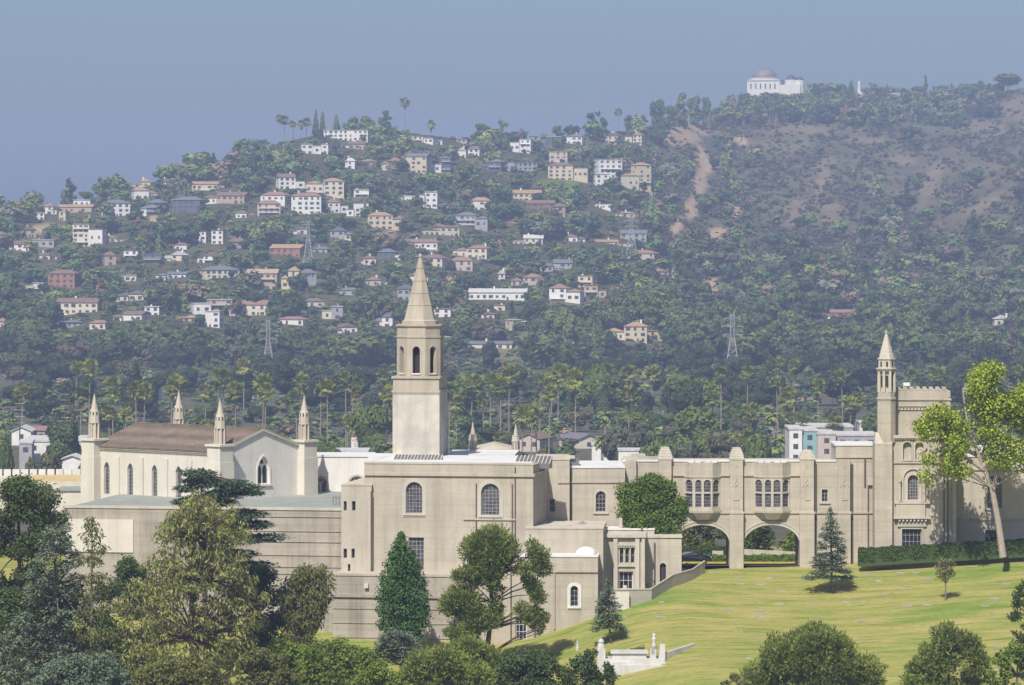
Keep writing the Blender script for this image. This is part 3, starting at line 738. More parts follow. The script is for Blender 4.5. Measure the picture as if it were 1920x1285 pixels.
# lower base block
FB0 = Frame(FM.w(0, 4.2, 0), FM.U)
mb = MB(); z1 = fz(FB0, 740, 1081); u0, u1 = fu(FB0, 624), fu(FB0, 900)
wall_sheet(mb, FB0, [(u0, zb - 2), (u1, zb - 2), (u1, z1), (u0, z1)], [], 0.0, -6.0); mb.build('base_wall', M['concrete_grey'], hall)
FB1 = Frame(FM.w(0, 2.2, 0), FM.U)
mb = MB(); wall_sheet(mb, FB1, [(fu(FB1, 598), zb - 2), (u0 - .01, zb - 2), (u0 - .01, z1 - .03), (fu(FB1, 598), z1 - .03)], [], 0.0, -4.0); mb.build('base_return', M['concrete_grey'], hall)
mb = MB(); FB0.boxuz(mb, u0 - .08, z1 + .003, u1, z1 + .22, -6, 0.08); mb.build('base_coping', M['concrete'], hall)
for py, h_, o_ in ((1118, .34, .22), (1142, .10, .08), (1169, .10, .08), (1196, .10, .08)): ledge(FB0, 623, 900, py, hall, h=h_, out=o_, mat=M['concrete_grey'], ref=740)
mb = MB(); FB0.box(mb, 683, 1095, 690, 1103, -.05, .35); mb.build('wall_lamp', M['frame_white'], hall)
# plain side wing stepping down to the lawn, with its terrace block, window, door
FS = frame_at(1060, 484.5, 3)
mb = MB(); z1 = fz(FS, 1060, 992); z0 = fz(FS, 1060, 1260)
wall_sheet(mb, FS, [(fu(FS, 985), z0), (fu(FS, 1131), z0), (fu(FS, 1131), z1), (fu(FS, 985), z1)], [], 0.0, -11.0); mb.build('side_wing_wall', M['concrete'], hall)
mb = MB(); FS.boxuz(mb, fu(FS, 985) - .05, z1 + .003, fu(FS, 1131) + .05, z1 + .16, -11, 0.06); mb.build('side_wing_coping', M['trim'], hall)
FS2 = frame_at(1060, 481.5, 3)
hw = hole_px(FS2, 1069.6, 1098.7, 1084, 1137, 'round'); hd = hole_px(FS2, 966, 1158, 988, 1212, 'rect')
mb = MB(); z1 = fz(FS2, 1060, 1045); ua, ub = fu(FS2, 895), fu(FS2, 1121)
wall_sheet(mb, FS2, [(ua, z0 - 2), (ub, z0 - 2), (ub, z1), (ua, z1)], [hw, hd], 0.0, -3.5); mb.build('terrace_block_wall', M['concrete'], hall)
mb = MB(); FS2.boxuz(mb, ua, z1 + .003, ub + .05, z1 + .2, -3.5, 0.08); mb.build('terrace_block_coping', M['white_roof'], hall)
ledge(FS2, 895, 1121, 1071, hall, h=.24, out=.16)
window(FS2, hw, hall, 0.0, WG, 2, 4, surround=(0.34, 0.07, M['white_wall']), sill=M['white_wall'])
window(FS2, hd, hall, 0.0, WW, 3, 4, name='door', fw=.12)
pipe(FS2, 1039.6, 1068, 1180, hall, 0.02, r=.09, mat=M['concrete'])
for px in (953, 998): mb = MB(); FS2.box(mb, px - 4, 1072, px + 4, 1235, -.03, .45); mb.build('pilaster', M['concrete'], hall)
mb = MB(); c = FS2.at(1099, 1044, -1.8); prof = [(1.22 * math.cos(a), .95 * math.sin(a)) for a in np.linspace(0, 1.45, 7)]
mb.lathe(c + Vector((0, 0, .15)), prof, 20); mb.build('roof_dome', M['white_roof'], hall, smooth=True)
# sloped rooflights on the hall roof
def rooflight(px0, px1, py0, py1, D, parent, nbar):
    fr = frame_at((px0 + px1) / 2, D, 9); u0, z0 = fr.uz(px0, py1); u1, z1 = fr.uz(px1, py0); k = 2.2
    mb = MB(); mb.poly([fr.w(u0, 0, z0), fr.w(u1, 0, z0), fr.w(u1, -k, z1), fr.w(u0, -k, z1)]); mb.poly([fr.w(u0, 0, z0), fr.w(u0, -k, z1), fr.w(u0, -k, z0 - .5), fr.w(u0, 0, z0 - .5)]); mb.poly([fr.w(u1, 0, z0), fr.w(u1, -k, z1), fr.w(u1, -k, z0 - .5), fr.w(u1, 0, z0 - .5)])
    mb.poly([fr.w(u0, 0, z0), fr.w(u1, 0, z0), fr.w(u1, 0, z0 - .5), fr.w(u0, 0, z0 - .5)])
    o = mb.build('rooflight', M['lead'], parent)
    for q in range(nbar + 1):
        u = u0 + (u1 - u0) * q / nbar; m2 = MB(); m2.bar(fr.w(u, .02, z0 + .05), fr.w(u, -k, z1 + .05), .10, .08); m2.build('glazing_bar', M['trim'], o)
rooflight(736, 824, 855, 867, 494, hall, 14); rooflight(965, 1030, 857, 870, 490, hall, 9)
# white parapet and the two small turrets behind the roof
FW = frame_at(900, 512, 3)
mb = MB(); FW.box(mb, 838, 852, 966, 874, -10, 0); mb.build('rear_parapet', M['white_roof'], hall)
mb = MB(); FW.box(mb, 690, 856, 760, 874, -4, 3); mb.build('rear_roof', M['white_roof'], hall)

# ------------------------------------------------------------------ rear gable with two turrets
def turret(fr, px, py0, py1, parent, rpx, name='turret'):
    c = fr.at(px, py1); k = c.y / F; H = (py1 - py0) * k; r = rpx * k
    mb = MB(); mb.lathe(c + Vector((0, 0, -1)), [(r * .95, 0), (r * .95, 1 + H * .38), (r * 1.12, 1 + H * .40), (r * 1.12, 1 + H * .45), (r, 1 + H * .46), (r * .95, 1 + H * .58), (r * 1.05, 1 + H * .6), (r * .62, 1 + H * .61), (r * .06, 1 + H)], 8, .39)
    o = mb.build(name, M['stone'], parent)
    for a in range(8):
        an = a * math.pi / 4 + .39 + math.pi / 8; m2 = MB(); q = c + Vector((math.cos(an), math.sin(an), 0)) * r * .9
        m2.lathe(q + Vector((0, 0, H * .14)), [(r * .16, 0), (r * .16, H * .2), (r * .02, H * .26)], 4, an + math.pi / 4); m2.build('blind_lancet', M['lead'], o)
    return o
FQ = frame_at(927, 522, 0)
rg = empty('rear_chapel_gable', FQ.at(927, 870), 'low tan gable between two small turrets behind the white parapet', 'building')
mb = MB(); pts = [(878, 852), (975, 852), (975, 846), (927, 835), (878, 846)]
mb.poly([FQ.at(a, b_) for a, b_ in pts]); q = [FQ.at(a, b_) + Vector((0, 9, 0)) for a, b_ in pts]
for k in range(5): mb.poly([FQ.at(*pts[k]), FQ.at(*pts[(k + 1) % 5]), q[(k + 1) % 5], q[k]])
mb.build('wall', M['stone'], rg)
turret(FQ, 886.5, 791, 850, rg, 7.5); turret(FQ, 967, 795, 850, rg, 7.5)

# ================================================================== bell tower
FB = frame_at(780, 502, 9)
bt = empty('bell_tower', FB.at(780, 868), 'tall ivory bell tower with arched belfry and octagonal stone spire', 'tower')
hw_ = 2.70; zB = zof(880, 502); zL = zof(736.5, 502); zU = zof(706, 502)
ctr = FB.w(0, -hw_, 0); FB = Frame(FB.P, FB.U)
mb = MB(); FB.boxuz(mb, -hw_, zB, hw_, zL, -2 * hw_, 0); mb.build('shaft', M['tower_face'], bt)
mb = MB(); FB.boxuz(mb, -hw_ - .10, zL + .003, hw_ + .10, zL + .30, -2 * hw_ - .10, .10); mb.build('lower_cornice', M['tower_upper'], bt)
for k in range(22):
    u = -hw_ + .12 + k * (2 * hw_ - .24) / 21; mb = MB(); FB.boxuz(mb, u - .06, zL - .16, u + .06, zL - .002, -.02, .09); mb.build('dentil', M['tower_upper'], bt)
mb = MB(); FB.boxuz(mb, -hw_ + .05, zL + .302, hw_ - .05, zU - .25, -2 * hw_ + .05, -.05); mb.build('upper_shaft', M['tower_upper'], bt)
mb = MB(); FB.boxuz(mb, -hw_ - .12, zU - .248, hw_ + .12, zU, -2 * hw_ - .12, .12); mb.build('upper_cornice', M['tower_upper'], bt)
na = math.atan2(FB.N.y, FB.N.x); R8 = 2.72; ap = R8 * math.cos(math.pi / 8); sd = 2 * R8 * math.sin(math.pi / 8); z2 = zof(634, 502)
for k in range(8):
    a = na + k * math.pi / 4; Nn = Vector((math.cos(a), math.sin(a), 0)); Uu = Vector((-Nn.y, Nn.x, 0)); P0 = ctr + Nn * ap
    fr = Frame(P0, Uu); hl = arch_pts(-.42, .42, zU + .35, zof(650, 502), 'round')
    mb = MB(); wall_sheet(mb, fr, [(-sd / 2, zU + .002), (sd / 2, zU + .002), (sd / 2, z2), (-sd / 2, z2)], [hl], 0, -.02, reveal=.55); o = mb.build('belfry_arch', M['tower_upper'], bt)
    mb = MB(); ring(mb, fr, inset(hl, -.004), -.14, -.02, .07); mb.build('arch_moulding', M['tower_upper'], o)
    mb = MB(); fr.boxuz(mb, -.5, zU + .2, .5, zU + .34, -.3, .1); mb.build('sill', M['white_wall'], o)
rv = na + math.pi / 8
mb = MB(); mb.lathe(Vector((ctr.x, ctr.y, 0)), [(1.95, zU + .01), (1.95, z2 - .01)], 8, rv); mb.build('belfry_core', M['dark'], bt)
z3 = zof(609, 502)
mb = MB(); mb.lathe(Vector((ctr.x, ctr.y, 0)), [(R8 * .97, z2 - .02), (R8 * 1.03, z2 + .02), (R8 * 1.03, z2 + .2), (R8 * .985, z2 + .22), (R8 * .985, z3 - .22), (R8 * 1.05, z3 - .2), (R8 * 1.05, z3), (1.0, z3 + .02)], 8, rv); mb.build('drum', M['tower_upper'], bt)
z4 = zof(600, 502); z5 = zof(475, 502); rs = 1.83
mb = MB(); mb.lathe(Vector((ctr.x, ctr.y, 0)), [(2.12, z3 + .01), (2.12, z4 - .15), (1.95, z4 - .13), (rs, z4)], 8, rv); mb.build('spire_base', M['tower_upper'], bt)
sp = MB()
mb = MB(); mb.lathe(Vector((ctr.x, ctr.y, 0)), [(rs, z4 + .002), (.16, z5 - .5), (.22, z5 - .45), (.22, z5 - .3), (.03, z5)], 8, rv); sp = mb.build('spire', M['tower_upper'], bt)
for py in (504, 528, 551, 574):
    z = zof(py, 502); f = (z - z4) / (z5 - .5 - z4); r_ = rs + (.16 - rs) * f
    mb = MB(); mb.lathe(Vector((ctr.x, ctr.y, 0)), [(r_ - .02, z), (r_ + .035, z + .02), (r_ + .03, z + .10), (r_ - .04, z + .11)], 8, rv); mb.build('spire_ring', M['tower_upper'], sp)

# ================================================================== chapel
Pn = Vector((-33.5, 508, 0)); Pl = Vector(((177 - 960) * 522 / F, 522, 0)); UL = (Pn - Pl).normalized(); LL = (Pn - Pl).length
FC = Frame(Pl, UL); FGb = Frame(Pn, Vector((-UL.y, UL.x, 0))); LG = 13.8
ch = empty('chapel', ((Pn.x + Pl.x) / 2, 520, 38), 'cream chapel with brown tiled roof, lancet windows and four corner pinnacles', 'chapel')
ze = zof(848, 508); zr = zof(807.5, 513); z0 = zof(990, 508)
hl = []
for px, a_, b_ in ((200, 866, 927), (244, 868.5, 929.5), (289.5, 871.5, 932), (334.7, 874, 935)): hl.append(hole_px(FC, px - 5.2, a_, px + 5.2, b_, 'point'))
uu = [sum(p_[0] for p_ in h_) / len(h_) for h_ in hl]; du = (uu[3] - uu[0]) / 3; zs = [p_[1] for p_ in hl[1]]
hl.append(arch_pts(uu[3] + du - .43, uu[3] + du + .43, min(zs), max(zs), 'point'))
mb = MB(); wall_sheet(mb, FC, [(0, z0), (LL, z0), (LL, ze), (0, ze)], hl, 0, -.4, reveal=.3); mb.build('side_wall', M['cream'], ch)
for h_ in hl: window(FC, h_, ch, 0.0, WM, 2, 9, fw=.07)
for px, u in zip(range(9), [uu[0] - du / 2] + [x + du / 2 for x in uu]):
    mb = MB(); FC.boxuz(mb, u - .32, z0, u + .32, ze - 1.1, -.05, .22); mb.build('wall_strip', M['cream'], ch)
mb = MB(); FC.boxuz(mb, -.1, ze - .22, LL + .1, ze, -.1, .26); mb.build('eaves_cornice', M['trim'], ch)
for k in range(44):
    u = .8 + k * (LL - 1.6) / 43; mb = MB(); FC.boxuz(mb, u - .1, ze - .40, u + .1, ze - .221, -.02, .18); mb.build('corbel', M['cream'], ch)
# gable wall with the paired lancet
hg = hole_px(FGb, 483, 855.5, 505, 908, 'point')
mb = MB(); wall_sheet(mb, FGb, [(0, z0), (LG, z0), (LG, ze), (LG / 2, zr), (0, ze)], [hg], 0, -.4, reveal=.25); mb.build('gable_wall', M['white_wall'], ch)
us = [p_[0] for p_ in hg]; zs = [p_[1] for p_ in hg]; c_ = (min(us) + max(us)) / 2; hwd = (max(us) - min(us)) / 2; hh = max(zs) - min(zs)
wo = window(FGb, hg, ch, 0.0, (M['white_wall'], M['white_wall']), 1, 1, fw=.08, surround=(.22, .07, M['white_wall']), sill=M['white_wall'])
for s in (-1, 1):
    q = arch_pts(c_ + s * hwd * .48 - hwd * .36, c_ + s * hwd * .48 + hwd * .36, min(zs) + .12, min(zs) + hh * .68, 'point'); mb = MB(); mb.poly([FGb.w(u, -.285, z) for u, z in q]); mb.build('lancet_pane', M['glass'], wo)
mb = MB(); mb.poly([FGb.w(c_ + .24 * math.cos(t), -.285, min(zs) + hh * .79 + .24 * math.sin(t)) for t in np.linspace(0, 6.28, 13)[:-1]]); mb.build('oculus_pane', M['glass'], wo)
# far side walls
mb = MB(); bk = FC.N * -LG
for a, b_ in ((FC.w(0, 0, 0), FC.w(0, -LG, 0)), (FC.w(0, -LG, 0), FC.w(LL, -LG, 0))):
    mb.poly([a + Vector((0, 0, z0)), b_ + Vector((0, 0, z0)), b_ + Vector((0, 0, ze)), a + Vector((0, 0, ze))])
mb.poly([FC.w(0, 0, ze), FC.w(0, -LG, ze), FC.w(0, -LG / 2, zr)]); mb.build('rear_wall', M['cream'], ch)
mb = MB(); ov = .35; sl = (zr - ze) / (LG / 2)
for s in (0, 1):
    d_e = ov if s == 0 else -LG - ov; zz = ze - ov * sl + .06
    A = [FC.w(-.3, d_e, zz), FC.w(LL + .12, d_e, zz), FC.w(LL + .12, -LG / 2, zr + .06), FC.w(-.3, -LG / 2, zr + .06)]
    mb.hexa(A + [p_ + Vector((0, 0, .16)) for p_ in A])
rf = mb.build('roof', M['tile'], ch)
for s in (0, 1):
    d_e = ov if s == 0 else -LG - ov; zz = ze - ov * sl + .06; nr_ = 22
    for k in range(1, nr_):
        f = k / nr_; a = FC.w(-.3, d_e + (-LG / 2 - d_e) * f, zz + (zr + .06 - zz) * f + .17); b_ = a + FC.U * (LL + .42); m2 = MB(); m2.bar(a, b_, .07, .03); m2.build('tile_course', M['tile'], rf)
mb = MB(); mb.bar(FC.w(-.3, -LG / 2, zr + .26), FC.w(LL + .12, -LG / 2, zr + .26), .3, .14); mb.build('ridge', M['tile'], rf)
mb = MB()
for s in (0, 1):
    a = FGb.w(0 if s == 0 else LG, .02, ze + .02); b_ = FGb.w(LG / 2, .02, zr + .06); mb.bar(a, b_, .36, .26)
mb.build('gable_coping', M['trim'], ch)
def pinnacle(c, parent):
    """corner pier and its octagonal open pinnacle"""
    zt = zof(833, 508); mb = MB()
    def sq(hw, za, zb_):
        p4 = [c + UL * (sx * hw) + FC.N * (sy * hw) for sx, sy in ((-1, -1), (1, -1), (1, 1), (-1, 1))]
        mb.hexa([p_ + Vector((0, 0, za)) for p_ in p4] + [p_ + Vector((0, 0, zb_)) for p_ in p4])
    sq(1.14, z0, zof(867, 508)); sq(1.05, zof(867, 508) + .002, zt - .25); sq(1.24, zt - .248, zt); o = mb.build('corner_pier', M['cream'], parent)
    za, zb_, zc, zd = zt, zof(804, 508), zof(777, 508), zof(748.5, 508); b0 = Vector((c.x, c.y, 0))
    mb = MB(); mb.lathe(b0, [(.50, za - .02), (.50, zb_), (.70, zb_ + .02), (.70, zb_ + .12), (.64, zb_ + .13), (.60, zc - .5), (.46, zc), (.40, zc + .01), (.05, zd - .05), (.09, zd), (.02, zd + .08)], 8, na + .39); pn = mb.build('pinnacle', M['stone'], o)
    for k in range(8):
        a = na + .39 + k * math.pi / 4; q = b0 + Vector((math.cos(a), math.sin(a), 0)) * .60; m2 = MB(); m2.bar(q + Vector((0, 0, za + .003)), q + Vector((0, 0, zb_ - .01)), .17); m2.build('colonnette', M['stone'], pn)
        a += math.pi / 8; q = b0 + Vector((math.cos(a), math.sin(a), 0)) * .52; m2 = MB(); m2.bar(q + Vector((0, 0, zb_ + .95)), q + Vector((0, 0, zb_ + 1.35)), .14); m2.build('slit', M['dark'], pn)
    return o
for c in (Pn, Pl, FGb.w(LG, 0, 0), Pl + (FGb.w(LG, 0, 0) - Pn)): pinnacle(c, ch)
# white hall to the right of the chapel
FH = frame_at(640, 524, 0)
wh = empty('cloister_hall', FH.at(640, 945), 'plain white hall with tracery windows right of the chapel', 'building')
h1 = hole_px(FH, 589.5, 895, 612, 938, 'round'); h2 = hole_px(FH, 656, 893, 682, 938, 'round')
mb = MB(); wall_sheet(mb, FH, [(fu(FH, 560), zof(1000, 524)), (fu(FH, 700), zof(1000, 524)), (fu(FH, 700), zof(857, 524)), (fu(FH, 560), zof(857, 524))], [h1, h2], 0, -6); mb.build('wall', M['white_wall'], wh)
mb = MB(); FH.boxuz(mb, fu(FH, 560) - .1, zof(857, 524) + .003, fu(FH, 700) + .1, zof(857, 524) + .25, -6.1, .1); mb.build('coping', M['white_roof'], wh)
for h_ in (h1, h2):
    wo = window(FH, h_, wh, 0.0, WM, 2, 6, fw=.08, surround=(.22, .08, M['trim']), sill=M['trim'])
    us = [p_[0] for p_ in h_]; zs = [p_[1] for p_ in h_]; cu = (min(us) + max(us)) / 2
    mb = MB(); FH.boxuz(mb, cu - .13, min(zs), cu + .13, max(zs) - .5, -.3, -.2); mb.build('mullion', M['white_wall'], wo)
    mb = MB(); ring(mb, FH, [(cu + .28 * math.cos(t), max(zs) - .45 + .28 * math.sin(t)) for t in np.linspace(0, 6.28, 13)[:-1]], -.12, -.3, -.2); mb.build('oculus_ring', M['white_wall'], wo)

# crenellated wall and low roofs at the chapel's far side
FX = frame_at(80, 545, 0)
cw = empty('crenellated_wall', FX.at(80, 930), 'long cream battlemented wall left of the chapel', 'wall')
mb = MB(); FX.box(mb, -160, 893, 165, 960, -1.2, 0); mb.build('wall', M['cream'], cw)
k = 0; px = -156
while px < 156:
    mb = MB(); u0, z1 = FX.uz(px, 880.5 + .02 * (160 - px) * .1); u1, _ = FX.uz(px + 13, 880.5); _, z0_ = FX.uz(px, 892.98); FX.boxuz(mb, u0, z0_, u1, z1, -.9, -.05); mb.build('merlon', M['white_wall'], cw); px += 16.3
gr = empty('low_annex', FX.at(140, 930) + Vector((0, -14, 0)), 'low cream annex with grey-green flat roof beside the battlemented wall', 'building')
FX2 = frame_at(140, 529, 0)
mb = MB(); FX2.box(mb, 105, 922, 175, 985, -8, 0); mb.build('wall', M['cream'], gr)
mb = MB(); u0, z1 = FX2.uz(103, 921.5); u1, _ = FX2.uz(177, 921.5); FX2.boxuz(mb, u0, z1, u1, z1 + .12, -8.2, .15); mb.build('roof', M['green_roof'], gr)
mb = MB(); FX2.box(mb, 60, 893, 158, 903, -12, -9); mb.build('roof_band', plain('ochre_band', (0.55, 0.42, 0.22), .9), gr)
# ================================================================== wing between hall and gatehouse
FK = frame_at(1100, 497, 0)
lk = empty('link_wing', FK.at(1100, 1060), 'plain tan wing with one small arched window between hall and gatehouse', 'building')
h1 = hole_px(FK, 1117, 921, 1136, 960, 'round')
mb = MB(); z0 = zof(1090, 497); wall_sheet(mb, FK, [(fu(FK, 1064), z0), (fu(FK, 1172), z0), (fu(FK, 1172), zof(878, 497)), (fu(FK, 1064), zof(878, 497))], [h1], 0, -12); mb.build('wall', M['concrete'], lk)
window(FK, h1, lk, 0, WG, 3, 5, surround=(.2, .04, M['trim']), sill=M['trim'])
h2 = hole_px(FK, 1030, 936, 1041, 960, 'rect', .8)
FK2 = Frame(FK.w(0, .8, 0), FK.U)
mb = MB(); wall_sheet(mb, FK2, [(fu(FK2, 1005), z0), (fu(FK2, 1068), z0), (fu(FK2, 1068), zof(863, 496.2)), (fu(FK2, 1005), zof(863, 496.2))], [h2], 0, -10); mb.build('stair_block_wall', M['concrete'], lk)
window(FK2, h2, lk, 0, WG, 1, 2, fw=.06)
mb = MB(); FK.boxuz(mb, fu(FK, 1069), zof(878, 497) + .003, fu(FK, 1172), zof(878, 497) + .2, -12, .08); mb.build('coping', M['white_roof'], lk)
mb = MB(); FK2.boxuz(mb, fu(FK2, 1005), zof(863, 496.2) + .003, fu(FK2, 1068) + .05, zof(863, 496.2) + .16, -10, .06); mb.build('stair_block_coping', M['trim'], lk)
ledge(FK, 1069, 1170, 904, lk, h=.2, out=.13); ledge(FK2, 1046, 1067, 904.5, lk, h=.2, out=.13)
pipe(FK, 1071, 880, 982, lk, .02, r=.1)
mb = MB(); FK.box(mb, 1052, 860, 1086, 879, -4, -1.5); mb.build('roof_plant', M['lead'], lk)
mb = MB(); FK.box(mb, 1046, 856.5, 1078, 860.5, -4.2, -1.2); mb.build('roof_plant_lid', M['trim'], lk)
# glass pyramid on the lower roof
mb = MB(); FSK = frame_at(1092, 489, 0); p4 = [FSK.at(1070, 992), FSK.at(1116, 992), FSK.at(1116, 992) + Vector((0, 3, 0)), FSK.at(1070, 992) + Vector((0, 3, 0))]; tp = FSK.at(1093, 978.5) + Vector((0, 1.5, 0))
for k in range(4): mb.poly([p4[k], p4[(k + 1) % 4], tp])
o = mb.build('glass_pyramid', plain('wired_glass', (.22, .22, .2), .3), lk)
for k in range(4): m2 = MB(); m2.bar(p4[k], tp, .08); m2.build('glazing_bar', M['trim'], o)

# ================================================================== entrance pavilion
FP = frame_at(1180, 488, 2)
ep = empty('entrance_pavilion', FP.at(1180, 1108), 'tan entrance pavilion with triple arched window above a glazed door', 'building')
z0 = zof(1180, 488); zt = zof(1008, 488)
hd = hole_px(FP, 1160, 1072, 1187, 1106, 'rect'); ha = [hole_px(FP, 1162 + k * 10.4, 1027, 1169 + k * 10.4, 1056, 'round') for k in range(3)]
mb = MB(); wall_sheet(mb, FP, [(fu(FP, 1124), z0), (fu(FP, 1210), z0), (fu(FP, 1210), zt), (fu(FP, 1124), zt)], [hd] + ha, 0, -8, reveal=.5); mb.build('wall', M['concrete'], ep)
window(FP, hd, ep, -.1, WW, 3, 2, name='door', fw=.12)
for h_ in ha: window(FP, h_, ep, -.05, WG, 1, 2, fw=.06, surround=(.07, .06, M['trim']))
for a_, b_ in ((1124, 1129), (1133, 1137), (1150, 1158), (1191, 1199), (1203, 1209)): mb = MB(); FP.box(mb, a_, 1010, b_, 1130, -.03, .30); mb.build('pilaster', M['trim'], ep)
ledge(FP, 1158, 1191, 1061, ep, h=.2, out=.2, mat=M['trim'], name='sill_course'); ledge(FP, 1158, 1191, 1022, ep, h=.16, out=.22, mat=M['trim'], name='corbel_course')
for k in range(7): mb = MB(); q = FP.at(1160.5 + k * 4.7, 1025.5, 0); mb.box(q.x - .09, q.y - .17, q.z - .09, q.x + .09, q.y + .02, q.z + .12); mb.build('corbel', M['trim'], ep)
mb = MB(); FP.boxuz(mb, fu(FP, 1122), zt + .003, fu(FP, 1212), zt + .3, -8.1, .4); mb.build('coping', M['trim'], ep)
mb = MB(); FP.box(mb, 1168, 1098, 1175, 1103, .15, .25); mb.build('notice_board', M['frame_white'], ep)
FP2 = frame_at(1245, 490.5, 0)
hb = hole_px(FP2, 1237, 1056, 1249, 1092, 'round')
mb = MB(); wall_sheet(mb, FP2, [(fu(FP2, 1205), zof(1150, 490.5)), (fu(FP2, 1278), zof(1150, 490.5)), (fu(FP2, 1278), zof(1011, 490.5)), (fu(FP2, 1205), zof(1009, 490.5))], [hb], 0, -7); mb.build('side_wall', M['concrete'], ep)
window(FP2, hb, ep, 0, (M['pipe'], M['dark']), 2, 1, name='door', fw=.07, surround=(.12, .04, M['trim']))
mb = MB(); FP2.boxuz(mb, fu(FP2, 1205), zof(1009, 490.5) + .003, fu(FP2, 1278) + .08, zof(1009, 490.5) + .22, -7, .1); mb.build('side_coping', M['trim'], ep)
pipe(FP2, 1227.5, 1018, 1096, ep, .02, r=.09)
# block behind, stepping up
mb = MB(); FP3 = frame_at(1170, 493, 0); FP3.box(mb, 1085, 994, 1227, 1100, -3.5, 0); mb.build('rear_block', M['concrete'], ep)
mb = MB(); u0, z1 = FP3.uz(1085, 994); u1, _ = FP3.uz(1228, 994); FP3.boxuz(mb, u0, z1 + .003, u1, z1 + .18, -3.6, .08); mb.build('rear_coping', M['white_roof'], ep)
mb = MB(); FP3.box(mb, 1160, 972, 1167, 994, -1.2, -.3); mb.build('vent_stack', M['trim'], ep)

# ramp with its parapet wall and handrails
rp = empty('entrance_ramp', W(1200, 1130, 486), 'concrete ramp with sloping parapet rising to the driveway', 'ramp')
A = [(1146, 1107, 480), (1177, 1107, 480.5), (1222, 1106, 482), (1262, 1080, 487.5), (1300, 1069, 492), (1322, 1054, 495.5)]
mb = MB()
for (a, ya, da), (b_, yb, db) in zip(A, A[1:]):
    p_, q = W(a, ya, da), W(b_, yb, db); dn = Vector((0, 0, -3.2)); bk = Vector((-.1, .38, 0))
    mb.hexa([p_ + dn, q + dn, q + dn + bk, p_ + dn + bk, p_, q, q + bk, p_ + bk])
mb.build('parapet', M['concrete'], rp)
mb = MB()
for (a, ya, da), (b_, yb, db) in zip(A, A[1:]):
    p_, q = W(a, ya, da), W(b_, yb, db); mb.hexa([p_ + Vector((-.02, -.06, .003)), q + Vector((0, -.06, .003)), q + Vector((-.1, .42, .003)), p_ + Vector((-.1, .42, .003)), p_ + Vector((-.02, -.06, .13)), q + Vector((0, -.06, .13)), q + Vector((-.1, .42, .13)), p_ + Vector((-.1, .42, .13))])
mb.build('coping', M['trim'], rp)
mb = MB(); p_, q = W(1190, 1107, 484), W(1316, 1058, 497)
mb.hexa([p_ + Vector((0, 0, -1.2)), q + Vector((0, 0, -1.0)), q + Vector((-2, 3, -1.0)), p_ + Vector((-1, 4, -1.2)), p_ + Vector((0, 0, -.9)), q + Vector((0, 0, -.7)), q + Vector((-2, 3, -.7)), p_ + Vector((-1, 4, -.9))]); mb.build('ramp_slab', M['trim'], rp)
mb = MB(); mb.bar(W(1201, 1103, 488), W(1289, 1056, 496), .09)
for t in np.linspace(0, 1, 7): q = W(1201 + 88 * t, 1103 - 47 * t, 488 + 8 * t); mb.bar(q, q + Vector((0, 0, -.9)), .06)
mb.build('handrail', M['pipe'], rp)
mb = MB(); q = W(1152, 1108, 480.2); mb.box(q.x - .4, q.y - .06, q.z - 3, q.x + 1.6, q.y - .02, q.z - .1); mb.build('end_panel', M['cream'], rp)

# ================================================================== gatehouse over the driveway
gh = empty('gatehouse', W(1400, 1062, 500), 'tan gatehouse bridging the drive on two wide arches with bay windows', 'building')
FG = frame_at(1400, 500, 0)
a1 = hole_px(FG, 1267, 984.5, 1367.5, 1085, 'seg'); a2 = hole_px(FG, 1395, 984.5, 1499, 1085, 'seg')
zt = zof(866, 500); zb = zof(1085, 500)
def arch_from(px0, px1): # opening reaching the ground
    u0, u1 = fu(FG, px0), fu(FG, px1); return arch_pts(u0, u1, zb + .01, zof(984.5, 500), 'seg', 18)
a1 = arch_from(1267, 1367.5); a2 = arch_from(1395, 1499); hs = hole_px(FG, 1541, 918, 1552, 941, 'rect')
mb = MB(); wall_sheet(mb, FG, [(fu(FG, 1168), zb), (fu(FG, 1644), zb), (fu(FG, 1644), zt), (fu(FG, 1168), zt)], [a1, a2, hs], 0, -.02, reveal=6.5); mb.build('wall', M['concrete'], gh)
mb = MB(); FG.boxuz(mb, fu(FG, 1168), zt - .5, fu(FG, 1644), zt - .2, -7, -.5); mb.build('roof_deck', M['white_roof'], gh)
mb = MB(); FGR = Frame(FG.w(0, -7.2, 0), FG.U)
wall_sheet(mb, FGR, [(fu(FG, 1168), zb), (fu(FG, 1644), zb), (fu(FG, 1644), zt), (fu(FG, 1168), zt)], [a1, a2], 0, -.3, reveal=.3); mb.build('rear_wall', M['concrete'], gh)
mb = MB(); FG.boxuz(mb, fu(FG, 1168), zt + .003, fu(FG, 1567), zt + .22, -.6, .08); mb.build('coping', M['white_roof'], gh)
mb = MB(); FG.box(mb, 1168, 856, 1262, 866, -.5, .02); mb.build('raised_parapet', M['concrete'], gh)
mb = MB(); FG.box(mb, 1185, 852, 1210, 858, -3, -1); mb.build('roof_vent', M['trim'], gh)
for a, b_ in ((1262, 1368), (1394, 1500)): ledge(FG, a, b_, 891.5, gh, h=.18, out=.16)
ledge(FG, 1170, 1644, 961.5, gh, h=.2, out=.14)
